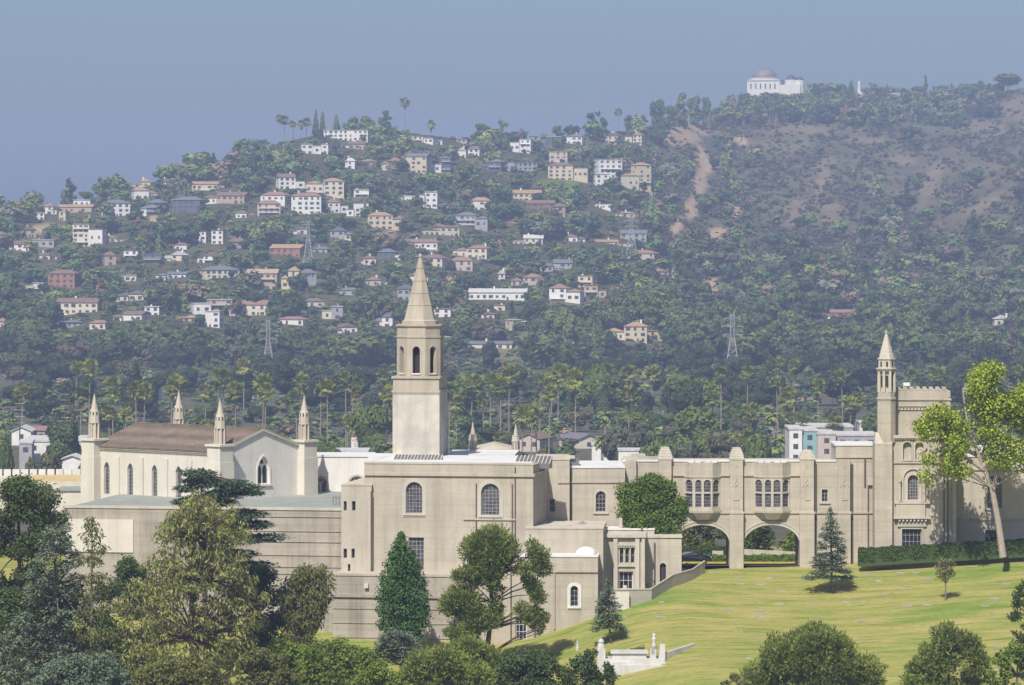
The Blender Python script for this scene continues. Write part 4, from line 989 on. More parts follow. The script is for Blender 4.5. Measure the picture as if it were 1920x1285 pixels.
for ar in (a1, a2):
    mb = MB(); q = ar[2:]; qi = q
    for t0, t1, d in ((0.0, .30, .10), (.34, .52, .16)):
        cu = (q[0][0] + q[-1][0]) / 2; zs_ = q[0][1]
        def off(p_, t): dx, dz = p_[0] - cu, p_[1] - zs_; L_ = math.hypot(dx, dz); return (p_[0] + dx / L_ * t, p_[1] + max(dz, .0) / L_ * t)
        for k in range(len(q) - 1):
            A_, B_, C_2, D_2 = off(q[k], t0 + .004), off(q[k + 1], t0 + .004), off(q[k + 1], t1), off(q[k], t1)
            mb.hexa([FG.w(A_[0], d, A_[1]), FG.w(B_[0], d, B_[1]), FG.w(B_[0], -.05, B_[1]), FG.w(A_[0], -.05, A_[1]), FG.w(D_2[0], d, D_2[1]), FG.w(C_2[0], d, C_2[1]), FG.w(C_2[0], -.05, C_2[1]), FG.w(D_2[0], -.05, D_2[1])])
    mb.build('arch_moulding', M['trim'], gh)
window(FG, hs, gh, 0, WG, 2, 3, fw=.06, sill=M['trim'], surround=(.1, .05, M['trim']))
# buttress piers with stepped caps and blind niches
def pier(px0, px1, py_top, py_bot, cap):
    mb = MB(); FG.box(mb, px0, 961, px1, py_bot, -.05, .75); FG.box(mb, px0 + 1, py_top, px1 - 1, 960.8, -.05, .55); o = mb.build('pier', M['concrete'], gh)
    mb = MB(); u0, u1 = fu(FG, px0), fu(FG, px1); z = zof(961, 500); FG.boxuz(mb, u0 - .03, z - .1, u1 + .03, z + .12, -.05, .82); mb.build('pier_offset', M['trim'], o)
    c = (px0 + px1) / 2; cu = fu(FG, c)
    nch = arch_pts(cu - .22, cu + .22, zof(936, 500), zof(909, 500), 'point'); mb = MB(); ring(mb, FG, nch, -.10, .54, .62); mb.build('niche', M['trim'], o)
    mb = MB(); mb.bar(FG.w(cu - .5, .56, zof(912, 500)), FG.w(cu, .56, zof(898, 500)), .09, .1); mb.bar(FG.w(cu + .5, .56, zof(912, 500)), FG.w(cu, .56, zof(898, 500)), .09, .1); mb.build('gablet', M['trim'], o)
    mb = MB(); zz = zof(877, 500); mb.bar(FG.w(cu - .2, .56, zz), FG.w(cu, .56, zz + .25), .07, .08); mb.bar(FG.w(cu + .2, .56, zz), FG.w(cu, .56, zz + .25), .07, .08); mb.build('trefoil', M['trim'], o)
    if cap:
        hw = (u1 - u0) / 2 + .03; ctr_ = FG.w(cu, -hw + .6, 0); z = zof(py_top, 500); H = .0602 * (py_top - cap)
        mb = MB(); r2 = math.sqrt(2); prof = []
        for k in range(5):
            f = k / 5; prof += [(hw * r2 * (1 - .62 * f ** 1.7), z + H * f + .002), (hw * r2 * (1 - .62 * f ** 1.7), z + H * (f + .16))]
        prof += [(.3, z + H * .98), (.04, z + H)]
        mb.lathe(Vector((ctr_.x, ctr_.y, 0)), prof, 4, math.pi / 4); mb.build('pier_cap', M['trim'], o)
pier(1234, 1260, 862, 1075, 838); pier(1368, 1394, 862, 1075, 838.5); pier(1499.5, 1527, 862, 1075, 843); pier(1571, 1595, 862, 1075, None); pier(1172, 1194, 862, 1075, None)
for px in (1530, 1598): pipe(FG, px, 870, 1058, gh, .02, r=.10)
mb = MB(); FG.box(mb, 1567, 836, 1644, 866.2, -7, .03); mb.build('upper_block', M['concrete'], gh)
mb = MB(); FG.box(mb, 1565, 833, 1644, 836.2, -7.1, .12); mb.build('upper_coping', M['white_roof'], gh)
ledge(FG, 1567, 1640, 857, gh, d=.03, h=.2, out=.14)
pipe(FG, 1622, 861, 913, gh, .02, r=.10); pipe(FG, 1628, 913, 1031, gh, .02, r=.08)
mb = MB(); FG.box(mb, 1627, 897, 1642, 910, 0, .35); mb.build('rainwater_head', M['trim'], gh)
# bay windows
def bay(c, name_):
    o = empty_part('bay_window', gh)
    k = 500 / F; cu = fu(FG, c); zt_, zb_ = zof(893, 500), zof(957, 500)
    P = [FG.w(cu - 34 * k, 0, 0), FG.w(cu - 17.5 * k, .95, 0), FG.w(cu + 17.5 * k, .95, 0), FG.w(cu + 34 * k, 0, 0)]
    for a, b_, nwin in ((P[0], P[1], 1), (P[1], P[2], 2), (P[2], P[3], 1)):
        fr = Frame(a, b_ - a); Lf = (b_ - a).length; holes = []
        for j in range(nwin):
            w_ = Lf / nwin; u0 = j * w_ + .16 + (0 if nwin == 1 else (.06 if j == 0 else -.04)); u1 = (j + 1) * w_ - .16
            holes.append(arch_pts(u0, u1, zof(922, 500), zof(899, 500), 'point' if False else 'round', 8)); holes.append(arch_pts(u0, u1, zof(950, 500), zof(925, 500), 'rect'))
        mb = MB(); wall_sheet(mb, fr, [(0, zb_), (Lf, zb_), (Lf, zt_), (0, zt_)], holes, 0, -.02, reveal=.22); mb.build('bay_face', M['trim'], o)
        for h_ in holes: mb = MB(); mb.poly([fr.w(u, -.17, z) for u, z in h_]); mb.build('pane', M['stained'], o)
        for h_ in holes:
            us = [q[0] for q in h_]; zs_ = [q[1] for q in h_]; mb = MB()
            for f in (.25, .5, .75): z = min(zs_) + (max(zs_) - min(zs_)) * f; fr.boxuz(mb, min(us) + .02, z - .02, max(us) - .02, z + .02, -.168, -.15)
            mb.build('glazing_bars', M['frame'], o)
    mb = MB()  # parapet above, battlemented and corbel below
    def plan(s, z): return [FG.w(cu, 0, z) + (q + Vector((0, 0, z)) - FG.w(cu, 0, z)) * s for q in P]
    A_, B_ = plan(1.04, zt_ + .002), plan(1.04, zof(867, 500)); 
    for i in range(3): mb.poly([A_[i], A_[i + 1], B_[i + 1], B_[i]])
    mb.poly(A_); mb.poly(B_); mb.build('bay_parapet', M['concrete'], o)
    mb = MB(); A_, B_ = plan(1.07, zt_ - .12), plan(1.07, zt_ + .10)
    for i in range(3): mb.poly([A_[i], A_[i + 1], B_[i + 1], B_[i]])
    mb.poly(A_); mb.poly(B_); mb.build('bay_cornice', M['trim'], o)
    mb = MB(); A_, B_, C_3 = plan(1.08, zb_), plan(1.08, zof(961, 500)), plan(.55, zof(974.5, 500))
    C_3 = [Vector((q.x, min(q.y, 500 - .03), q.z)) for q in C_3]
    for U_, L_ in ((A_, B_), (B_, C_3)):
        for i in range(3): mb.poly([L_[i], L_[i + 1], U_[i + 1], U_[i]])
    mb.poly(A_); mb.poly(C_3); mb.build('bay_corbel', M['concrete'], o)
    for q in (-22, -9, 9, 22):
        mb = MB(); ww = .32; u = cu + q * k; dd = .98 if abs(q) < 17 else .62; FG.boxuz(mb, u - ww, zof(868, 500) + .02, u + ww, zof(861.5, 500), dd - .5, dd); mb.build('merlon', M['white_roof'], o)
def empty_part(name, parent):
    o = bpy.data.objects.new(name, None); COL.objects.link(o); o.parent = parent; o.empty_display_size = .2; return o
bay(1317, 'a'); bay(1447.5, 'b')

# ================================================================== battlemented tower with corner turret
FT = frame_at(1700, 497.5, 0)
ct = empty('castle_tower', FT.at(1710, 1035), 'battlemented tan tower with slender spired corner turret beside the lime tree', 'tower')
hw = hole_px(FT, 1702, 891, 1722, 938, 'round'); hd = hole_px(FT, 1691, 992, 1728, 1040, 'rect'); hn = [hole_px(FT, 1693, 829, 1709, 862, 'round'), hole_px(FT, 1716, 829, 1732, 862, 'round')]
mb = MB(); wall_sheet(mb, FT, [(fu(FT, 1666), zof(1070, 497.5)), (fu(FT, 1792), zof(1070, 497.5)), (fu(FT, 1792), zof(818, 497.5)), (fu(FT, 1666), zof(818, 497.5))], [hw, hd] + hn, 0, -8, reveal=.4); mb.build('wall', M['concrete'], ct)
window(FT, hw, ct, 0, WM, 4, 8, surround=(.30, .08, M['trim']), sill=M['trim']); window(FT, hd, ct, 0, (M['frame'], M['glass']), 5, 4, name='door', fw=.12, surround=(.14, .1, M['trim']))
for h_ in hn:
    mb = MB(); mb.poly([FT.w(u, -.38, z) for u, z in h_]); o = mb.build('blind_niche', M['stone'], ct); mb = MB(); ring(mb, FT, inset(h_, -.003), -.14, -.02, .09); mb.build('arch_moulding', M['trim'], o)
hood = hole_px(FT, 1694, 880, 1730, 938, 'round'); mb = MB(); ring(mb, FT, hood, -.16, -.02, .18); mb.build('hood_mould', M['trim'], ct)
for px in (1687, 1733): mb = MB(); q = FT.at(px, 941, .3); mb.tube([q, q + Vector((0, 0, 2.2)), q + Vector((0, 0, 2.21)), q + Vector((0, 0, 2.5))], [.16, .14, .22, .22], 10); mb.build('column', M['trim'], ct)
mb = MB(); FT.box(mb, 1680, 945, 1735, 970, -.05, .32); mb.build('balcony_panel', M['stone'], ct); ledge(FT, 1677, 1743, 943, ct, h=.2, out=.4, mat=M['trim']); ledge(FT, 1675, 1743, 971, ct, h=.2, out=.55, mat=M['trim'])
for k in range(8): mb = MB(); q = FT.at(1686 + k * 7, 975, 0); mb.box(q.x - .11, q.y - .45, q.z - .15, q.x + .11, q.y + .02, q.z + .16); mb.build('corbel', M['trim'], ct)
mb = MB(); FT.box(mb, 1683, 979, 1737, 988, -.05, .2); mb.build('door_lintel', M['concrete'], ct)
ledge(FT, 1672, 1792, 867.5, ct, h=.2, out=.14); ledge(FT, 1655, 1794, 819, ct, h=.35, out=.3, mat=M['trim'], name='cornice')
for k in range(24): mb = MB(); u = fu(FT, 1677 + k * 4.9); FT.boxuz(mb, u - .07, zof(825, 497.5), u + .07, zof(822, 497.5), -.02, .2); mb.build('dentil', M['trim'], ct)
for px in (1770, 1777): pipe(FT, px, 835, 1020, ct, .02)
mb = MB(); FT.box(mb, 1786, 845, 1793, 1060, -.5, .5); mb.build('corner_pilaster', M['concrete'], ct)
FTU = Frame(FT.w(0, -1.2, 0), FT.U)
mb = MB(); FTU.box(mb, 1674, 733, 1782, 819, -6.5, 0); mb.build('upper_storey', M['concrete'], ct)
ledge(FTU, 1676, 1784, 749.5, ct, h=.16, out=.12)
px = 1681
while px < 1778:
    mb = MB(); FTU.box(mb, px, 725.5, px + 7.2, 732.97, -.6, .02); mb.build('merlon', M['concrete'], ct); px += 12.2
for k in range(15): mb = MB(); u = fu(FTU, 1684 + k * 6.4); mb2 = arch_pts(u - .16, u + .16, zof(768, 498.7), zof(761.5, 498.7), 'round', 6); ring(mb, FTU, mb2, -.06, -.02, .12); mb.build('corbel_arch', M['trim'], ct)
mb = MB(); FTU.box(mb, 1694, 718, 1706, 724, -4, -3); mb.build('roof_plant', M['white_roof'], ct)
# stair turret
k = 497.5 / F; c = FT.at(1662.3, 1060, 0) + Vector((0, .35, 0)); b0 = Vector((c.x, c.y, 0)); Z = lambda py: zof(py, 497.5); r = 17.6 * k
mb = MB(); mb.lathe(b0, [(r * 1.03, Z(830)), (r * 1.03, Z(750)), (r * 1.12, Z(749)), (r * 1.12, Z(746)), (r * .98, Z(745.5)), (r * .98, Z(735))], 8, .39); tu = mb.build('turret_shaft', M['concrete'], ct)
mb = MB(); mb.lathe(b0, [(r * .72, Z(736)), (r * .72, Z(694))], 8, .39); mb.build('turret_core', M['stone'], tu)
for q in range(8):
    a = .39 + q * math.pi / 4; s = b0 + Vector((math.cos(a), math.sin(a), 0)) * r * .88; m2 = MB(); m2.bar(s + Vector((0, 0, Z(735.5))), s + Vector((0, 0, Z(696))), .26); m2.build('turret_colonnette', M['trim'], tu)
    a += math.pi / 8; s = b0 + Vector((math.cos(a), math.sin(a), 0)) * r * .70; m2 = MB(); m2.bar(s + Vector((0, 0, Z(724))), s + Vector((0, 0, Z(704))), .24); m2.build('turret_slit', M['dark'], tu)
mb = MB(); mb.lathe(b0, [(r * .98, Z(697)), (r * 1.18, Z(692)), (r * 1.18, Z(690.5)), (r * .92, Z(690)), (r * .92, Z(675)), (r * 1.02, Z(674)), (r * 1.02, Z(672))], 8, .39); tl = mb.build('lantern', M['trim'], ct)
for q in range(8): a = .39 + math.pi / 8 + q * math.pi / 4; s = b0 + Vector((math.cos(a), math.sin(a), 0)) * r * .82; m2 = MB(); m2.bar(s + Vector((0, 0, Z(687))), s + Vector((0, 0, Z(678))), .20); m2.build('lantern_slit', M['dark'], tl)
mb = MB(); pr = [(r * .84, Z(672) + .002)]
for q in range(6): f0 = q / 6; f1 = (q + 1) / 6; rr0 = r * .84 * (1 - f0 * .86); rr1 = r * .84 * (1 - f1 * .86); zz = lambda f: Z(672) + (Z(627) - Z(672)) * f; pr += [(rr0 * .97, zz(f0) + .05), (rr1 + .05, zz(f1) - .05), (rr1 + .05, zz(f1))]
pr += [(.10, Z(627) + .02), (.17, Z(624)), (.17, Z(623)), (.06, Z(622)), (.10, Z(620.5)), (.02, Z(619))]
mb.lathe(b0, pr, 8, .39); mb.build('turret_spire', M['trim'], ct)
mb = MB(); FT.box(mb, 1640, 832, 1673, 1066, -2.2, .7); mb.build('turret_buttress', M['concrete'], ct)
mb = MB(); FT.box(mb, 1637, 1040, 1676, 1068, -2.2, .9); mb.build('buttress_plinth', M['concrete'], ct)
mb = MB(); u0, z1 = FT.uz(1640, 832, .7); u1, _ = FT.uz(1673, 832, .7)
mb.hexa([FT.w(u0, .7, z1), FT.w(u1, .7, z1), FT.w(u1, -1.2, z1), FT.w(u0, -1.2, z1), FT.w(u0 + .15, .1, z1 + 1.2), FT.w(u1 - .15, .1, z1 + 1.2), FT.w(u1 - .15, -1.2, z1 + 1.2), FT.w(u0 + .15, -1.2, z1 + 1.2)]); mb.build('buttress_slope', M['trim'], ct)
# ================================================================== wing to the right
FR = frame_at(1850, 500.5, 0)
ew = empty('east_wing', FR.at(1880, 1035), 'tan wing with tall arched window shaded by the lime tree', 'building')
h1 = hole_px(FR, 1851, 891, 1879, 953, 'round'); h2 = hole_px(FR, 1847, 994, 1872, 1030, 'rect'); h3 = hole_px(FR, 1945, 891, 1973, 953, 'round')
mb = MB(); wall_sheet(mb, FR, [(fu(FR, 1790), zof(1070, 500.5)), (fu(FR, 2080), zof(1070, 500.5)), (fu(FR, 2080), zof(857, 500.5)), (fu(FR, 1790), zof(857, 500.5))], [h1, h2, h3], 0, -14); mb.build('wall', M['stone'], ew)
window(FR, h1, ew, 0, WM, 4, 8, surround=(.3, .08, M['trim']), sill=M['trim']); window(FR, h2, ew, 0, WG, 3, 3); window(FR, h3, ew, 0, WM, 4, 8, surround=(.3, .08, M['trim']), sill=M['trim'])
ledge(FR, 1790, 2080, 974, ew, h=.22, out=.15); ledge(FR, 1790, 2080, 880, ew, h=.22, out=.15)
mb = MB(); FR.boxuz(mb, fu(FR, 1790), zof(857, 500.5) + .003, fu(FR, 2080), zof(857, 500.5) + .3, -14, .1); mb.build('coping', M['white_roof'], ew)
mb = MB(); FR.box(mb, 1840, 840, 2060, 857, -12, -5); mb.build('rear_roof', M['white_roof'], ew)
# ================================================================== houses on the hillside
WC = {'w': (0.70, 0.67, 0.62), 'c': (0.62, 0.55, 0.42), 'y': (0.56, 0.47, 0.32), 't': (0.42, 0.33, 0.24), 'p': (0.50, 0.41, 0.35), 'r': (0.32, 0.16, 0.11), 'b': (0.11, 0.12, 0.15), 'g': (0.34, 0.33, 0.33), 'n': (0.22, 0.15, 0.11), 'e': (0.24, 0.38, 0.38)}
WN = {'w': 'white', 'c': 'cream', 'y': 'yellow', 't': 'tan', 'p': 'pink', 'r': 'red', 'b': 'dark', 'g': 'grey', 'n': 'brown', 'e': 'teal'}
RC = {'r': (0.265, 0.155, 0.115), 'o': (0.36, 0.23, 0.14), 's': (0.15, 0.15, 0.17), 'w': (0.50, 0.48, 0.45), 'n': (0.19, 0.125, 0.10), 't': (0.4, .3, .2), 'p': (.45, .3, .28)}
RN = {'r': 'red tile', 'o': 'orange tile', 's': 'slate grey', 'w': 'pale', 'n': 'brown', 't': 'tan', 'p': 'pink'}
HM = {k: plain('house_wall_' + WN[k], c, .9, var=.10, scale=.6) for k, c in WC.items()}
RM = {k: plain('house_roof_' + RN[k].replace(' ', '_'), c, .9, var=.22, scale=.9) for k, c in RC.items()}
HG = glass('house_glass', (0.06, 0.065, 0.075), .15)
mb = MB(); mb.box(-.5, -.06, -.5, .5, .06, .5); WIN_ME = bpy.data.meshes.new('house_window'); WIN_ME.from_pydata([tuple(v) for v in mb.v], [], mb.f); WIN_ME.materials.append(HG)
mb = MB(); mb.box(-.5, -.09, -.5, .5, .09, .5); DOOR_ME = bpy.data.meshes.new('door_leaf'); DOOR_ME.from_pydata([tuple(v) for v in mb.v], [], mb.f); DOOR_ME.materials.append(plain('house_door', (.10, .07, .05), .7))  # door leaf in its own dark brown, shared by all houses
HOUSES = """81 382 115 403 w h r;114 384 178 400 t g o;142 375 176 388 w f w;63 399 82 414 w f w;114 397 127 415 y f w;194 376 240 408 w h s;264 375 311 405 b h s;249 336 280 353 y h o;250 352 293 374 w h o;300 336 321 355 w g n
328 370 380 402 b h s;365 341 437 357 y g o;380 361 465 383 t g n;142 421 196 463 c f o;21 452 60 473 w g r;66 450 103 464 g f w;195 442 240 456 c g o;366 434 389 459 w f s;400 432 422 459 w f s;320 455 353 471 w h n
308 472 348 494 c g w;271 477 304 496 b f s;372 473 408 496 w g n;75 474 105 489 c h n;195 473 215 500 t h n;96 507 146 541 r h n;50 531 86 551 w f w;112 560 184 590 c g n;222 545 268 566 c g s;209 584 275 603 w g n
275 575 303 594 w f w;360 562 430 591 t f w;372 584 415 616 w f w;335 592 372 606 t h o;435 564 500 593 c g r;117 601 170 613 g h s;172 601 204 619 c h r;-4 597 14 620 w h r;232 516 253 529 w f w;380 500 443 523 c h s
300 510 352 524 w g s;612 245 691 265 w f w;566 271 600 291 w f w;606 271 619 291 w f w;640 266 683 281 t g n;649 297 666 318 w h w;680 299 716 315 t g o;717 297 752 323 r h r;746 289 805 326 y g s;810 296 842 326 b f w
770 256 818 270 c f o;809 263 832 272 w f w;849 261 880 269 t f n;860 277 873 299 w g w;880 275 901 293 w h n;521 327 566 356 w g n;575 335 641 366 c h o;494 361 541 389 w h r;550 363 600 404 w h r;485 377 524 407 p h r
612 374 650 401 w h r;651 381 689 408 w f s;664 356 690 373 w f w;746 367 785 379 w f w;784 361 820 391 w f w;692 399 759 432 y h o;789 420 855 446 c g n;857 399 917 431 g h s;886 371 917 397 w h o;761 449 815 468 w g r
622 427 660 451 g g s;512 459 570 483 r g o;854 460 917 486 c h r;712 467 760 488 b h s;467 506 520 545 t g t;529 502 561 548 y h o;564 506 590 538 g h s;795 478 835 502 c h n;847 483 885 509 p h r;605 575 640 601 g f w
526 594 575 611 w h r;702 587 740 615 w g s;615 607 665 627 w g n;815 579 848 596 w f r;749 535 773 566 g g s;960 262 996 288 w f w;996 257 1007 286 p f n;1007 257 1050 278 b f w;1052 252 1096 272 w h s;1127 250 1160 271 y g n
1177 249 1206 272 c h r;906 299 945 323 b h s;945 304 963 325 g f s;967 305 1003 321 g f s;1032 285 1064 306 p f o;1032 306 1100 340 y h n;1119 300 1162 335 w f w;1115 327 1140 353 w f w;1168 306 1215 359 y h o;955 357 1012 379 y g o
987 376 1037 396 n g n;1102 382 1152 393 w f s;1150 397 1187 408 y h o;965 441 1015 463 c g w;1166 432 1210 453 g g s;1117 450 1187 463 c g o;1182 470 1232 490 p h r;952 416 967 429 r g r;1039 382 1057 407 t h n;960 514 1015 537 p h r
1035 534 1091 570 w h r;1072 517 1115 541 y f r;1099 535 1138 560 t f r;885 542 984 564 w g w;930 572 950 585 c f r;952 600 973 623 y f w;973 603 992 620 b f w;880 640 959 656 c g s;1136 605 1210 642 y h o;1207 620 1242 638 y f o
935 507 946 530 c g w;1017 487 1072 509 g g s;1535 581 1607 598 r g r;1864 592 1893 613 c g w;832 632 843 654 w f w;430 448 462 470 g h n;235 470 262 488 w f s;575 560 604 578 c h n;640 540 672 556 g h s;1060 440 1096 456 w h n
690 520 726 538 c h r;905 585 928 600 c g n;40 425 66 446 t g n;445 395 478 412 w h n;540 425 574 442 c g s;1225 505 1250 520 c g o;668 480 702 497 c h n;770 512 800 530 w h r;590 463 618 478 g h s"""
HL = []
for row in HOUSES.replace('\n', ';').split(';'):
    q = row.split(); HL.append([float(v) for v in q[:4]] + q[4:7])
rh = np.random.default_rng(11)
def zone(px, py):
    v = 'on ridge' if py < 300 else 'upper hillside' if py < 375 else 'middle hillside' if py < 445 else 'lower hillside' if py < 515 else 'low slope' if py < 575 else 'hill foot'
    h_ = 'far left' if px < 170 else 'above the chapel' if px < 470 else 'left of the spire' if px < 745 else 'behind the spire' if px < 860 else 'right of the spire' if px < 1060 else 'near the bare slope' if px < 1300 else 'by the golf green'
    return v + ' ' + h_
def house(i, x0, y0, x1, y1, wc, rt, rc):
    pxc = (x0 + x1) / 2; D = hit(pxc, y1 - 1)
    if D is None: D = hit(pxc, y1 + 4)
    k = D / F; w = (x1 - x0) * k * 1.12; h = (y1 - y0) * k * 1.04; yaw = rh.uniform(-.45, .45); dp = min(max(w * .6, 6), 12)
    base = W(pxc, y1, D + dp * .5); bz = base.z
    w = w / (math.cos(yaw) + .35 * abs(math.sin(yaw)))
    root = empty('hillside_house', base); root.rotation_euler = (0, 0, yaw)
    rhf = {'f': .0, 'h': .30, 'g': .32}[rt] * min(h, 7.5); wh = h - rhf - (.35 if rt == 'f' else 0)
    hw, hd = w / 2, dp / 2
    def part(mb, name, mat, par=root):
        me = bpy.data.meshes.new(name); me.from_pydata([tuple(v) for v in mb.v], [], mb.f); me.materials.append(mat); return obj(name, me, par)
    st = max(1, int(round(wh / 3.0))); sh = wh / st
    step = False
    wing = w > 10 and rh.random() < .7; hw_all = hw; cx0 = 0.0
    if wing:
        sg_ = rh.choice([-1, 1]); f_ = rh.uniform(.32, .48); ww_ = w * f_; wx = sg_ * (hw - ww_ / 2); wq = wh * rh.uniform(.55, .85); fo = rh.uniform(-2.5, 3.0)
        cx0 = -sg_ * ww_ / 2; hw = (w - ww_) / 2; y0_ = -hd - fo; y1_ = hd - 1.5; w2 = rh.choice([wc, wc, 'c', 'w'])
        mb = MB(); mb.box(wx - ww_ / 2 + .003, y0_, -5, wx + ww_ / 2, y1_, wq); part(mb, 'wing_wall', HM[w2])
        mb = MB(); A_ = [(wx - ww_ / 2 - .4, y0_ - .5, wq + .02), (wx + ww_ / 2 + .4, y0_ - .5, wq + .02), (wx + ww_ / 2 + .4, y1_ + .3, wq + .02), (wx - ww_ / 2 - .4, y1_ + .3, wq + .02)]
        if rt == 'f' or rh.random() < .3: mb.box(wx - ww_ / 2 - .25, y0_ - .3, wq + .002, wx + ww_ / 2 + .25, y1_, wq + .3)
        elif rh.random() < .5:
            R_ = [(wx, y0_ - .5, wq + rhf * .8), (wx, y1_ + .3, wq + rhf * .8)]; mb.poly([A_[0], A_[1], R_[0]]); mb.poly([A_[1], A_[2], R_[1], R_[0]]); mb.poly([A_[2], A_[3], R_[1]]); mb.poly([A_[3], A_[0], R_[0], R_[1]]); mb.poly(A_[::-1])
        else:
            q_ = (wx, (y0_ + y1_) / 2, wq + rhf * .8); [mb.poly([A_[i_], A_[(i_ + 1) % 4], q_]) for i_ in range(4)]; mb.poly(A_[::-1])
        part(mb, 'wing_roof', RM[rc])
        for j in range(max(1, int(ww_ / 3.2))):
            o = obj('window', WIN_ME, root, (wx - ww_ / 2 + (j + .5) * ww_ / max(1, int(ww_ / 3.2)), y0_ - .03, wq * .55)); o.scale = (rh.uniform(1.0, 2.2), 1, min(1.7, wq * .5))
    mb = MB(); mb.box(cx0 - hw, -hd, -5, cx0 + hw, hd, wh); part(mb, 'wall', HM[wc])
    if rh.random() < .4: mb = MB(); tz = -rh.uniform(.3, 1.2); mb.box(-hw_all * 1.1, -hd - rh.uniform(3, 5), -6, hw_all * rh.uniform(.2, 1.1), -hd - 3.0, tz); part(mb, 'garden_wall', HM[rh.choice(['t', 'c', 'g'])])
    if step: # lower wing in front
        sx = rh.choice([-1, 1]); a, b_ = sorted((0, sx * hw * .96)); mb = MB(); mb.box(a, -hd - 2.6, -5, b_, -hd - .002, sh); part(mb, 'lower_wing', HM[wc]); mb = MB(); mb.box(a - .2, -hd - 2.8, sh + .002, b_ + .2, -hd - .004, sh + .25); part(mb, 'terrace', RM['w' if wc != 'w' else rc])
    ov = .5
    if rt == 'f':
        mb = MB(); mb.box(cx0 - hw - .3, -hd - .4, wh + .002, cx0 + hw + .3, hd + .3, wh + .35); ro = part(mb, 'roof', RM[rc])
    else:
        z = wh + .02; A = [(cx0 - hw - ov, -hd - ov, z), (cx0 + hw + ov, -hd - ov, z), (cx0 + hw + ov, hd + ov, z), (cx0 - hw - ov, hd + ov, z)]
        rx = (hw + ov) if rt == 'g' else max(hw - hd * .8, hw * .15); mb = MB()
        if rt == 'g' and hw < 5:   # gable end towards the valley
            R = [(cx0, -hd - ov, z + rhf), (cx0, hd + ov, z + rhf)]; mb.poly([A[0], A[1], R[0]]); mb.poly([A[1], A[2], R[1], R[0]]); mb.poly([A[2], A[3], R[1]]); mb.poly([A[3], A[0], R[0], R[1]]); mb.poly(A[::-1])
        else:
            R = [(cx0 - rx, 0, z + rhf), (cx0 + rx, 0, z + rhf)]; mb.poly([A[0], A[1], R[1], R[0]]); mb.poly([A[1], A[2], R[1]]); mb.poly([A[2], A[3], R[0], R[1]]); mb.poly([A[3], A[0], R[0]]); mb.poly(A[::-1])
        ro = part(mb, 'roof', RM[rc])
    if rh.random() < .55:
        cx = cx0 + rh.uniform(-.7, .7) * hw; mb = MB(); zc = wh + rhf * .35; mb.box(cx - .45, -.4, wh - .3, cx + .45, .5, wh + rhf + 1.1); part(mb, 'chimney', HM['w' if wc in 'wcy' else wc], ro)
    nx = max(1, int(hw * 2 / 3.4)); ww = hw * 2 / nx
    for s in range(st):
        style = rh.random()
        if style < .25 and w > 9:
            mb = MB(); mb.box(cx0 - hw * .85, -hd - 1.4, s * sh - .12, cx0 + hw * .85, -hd - .003, s * sh + .10); mb.box(cx0 - hw * .85, -hd - 1.4, s * sh + .95, cx0 + hw * .85, -hd - 1.32, s * sh + 1.05)
            for t in np.linspace(-.85, .85, 8): mb.box(cx0 + hw * t - .05, -hd - 1.38, s * sh + .1, cx0 + hw * t + .05, -hd - 1.33, s * sh + .95)
            part(mb, 'balcony', HM['w'])
        for j in range(nx):
            if rh.random() < .16: continue
            o = obj('window', WIN_ME, root, (cx0 - hw + (j + .5) * ww + rh.normal(0, .12), -hd - .03, (s + .52) * sh)); o.scale = (min(ww * .72, rh.uniform(1.1, 2.4)), 1, min(sh * .62, rh.uniform(1.2, 1.9)))
    for sx in (-1, 1):
        for s in range(st):
            o = obj('window', WIN_ME, root, (cx0 + sx * (hw + .03), rh.uniform(-.3, .3) * hd, (s + .52) * sh)); o.scale = (rh.uniform(1.0, 1.8), 1, 1.4); o.rotation_euler = (0, 0, math.pi / 2)
    dj = cx0 + rh.uniform(-.6, .6) * hw; o = obj('door', DOOR_ME, root, (dj, -hd - .04, 1.05)); o.scale = (1.0, 1, 2.1)
    size = 'large' if w > 22 else 'small' if w < 11 else 'mid-sized'
    lab = f"{size} {WN[wc]} house, {'flat ' if rt == 'f' else ''}{RN[rc].replace(' ', '-')} roof, {zone(pxc, y1)}"
    return root, lab, pxc, (x0, y0, x1, y1, D)
built = [house(i, *q) for i, q in enumerate(HL)]
HB = [b_[3] for b_ in built]
ORD = ['leftmost', 'second from left', 'third from left', 'fourth from left', 'fifth from left', 'sixth from left', 'seventh from left']
from collections import defaultdict
same = defaultdict(list)
for b_ in built: same[b_[1]].append(b_)
for lab, lst in same.items():
    lst.sort(key=lambda t: t[2])
    for k, b_ in enumerate(lst): tag(b_[0], lab if len(lst) == 1 else f"{lab}, {ORD[k]}", 'house', 'houses on the hillside')

# ================================================================== observatory and obelisk on the crest
ob = empty('observatory', W(1440, 176, 4280), 'white observatory with a large central dome and smaller domes on the crest', 'observatory')
FO = frame_at(1440, 4280, 12); OW = plain('observatory_white', (.66, .63, .56), .8, var=.06, scale=.1); CU = plain('weathered_copper', (.19, .165, .15), .6, .0, var=.15, scale=.15); CU2 = plain('dark_copper', (.07, .075, .09), .5, .2)
def lt(c, prof, n_=28): mb_ = MB(); mb_.lathe(c, prof, n_); return mb_
mb = MB(); FO.box(mb, 1401, 151, 1462, 185, -26, 0); mb.build('wall', OW, ob)
mb = MB(); FO.box(mb, 1401, 149.5, 1462, 151.2, -26, .8); mb.build('cornice', OW, ob)
c = FO.at(1433, 150, -14); k = c.y / F; Z = lambda py: zof(py, c.y); b0 = Vector((c.x, c.y, 0))
lt(b0, [(25.5 * k, Z(160)), (25.5 * k, Z(148.5)), (26.3 * k, Z(148)), (26.3 * k, Z(146.5)), (23 * k, Z(146.4))]).build('drum', OW, ob)
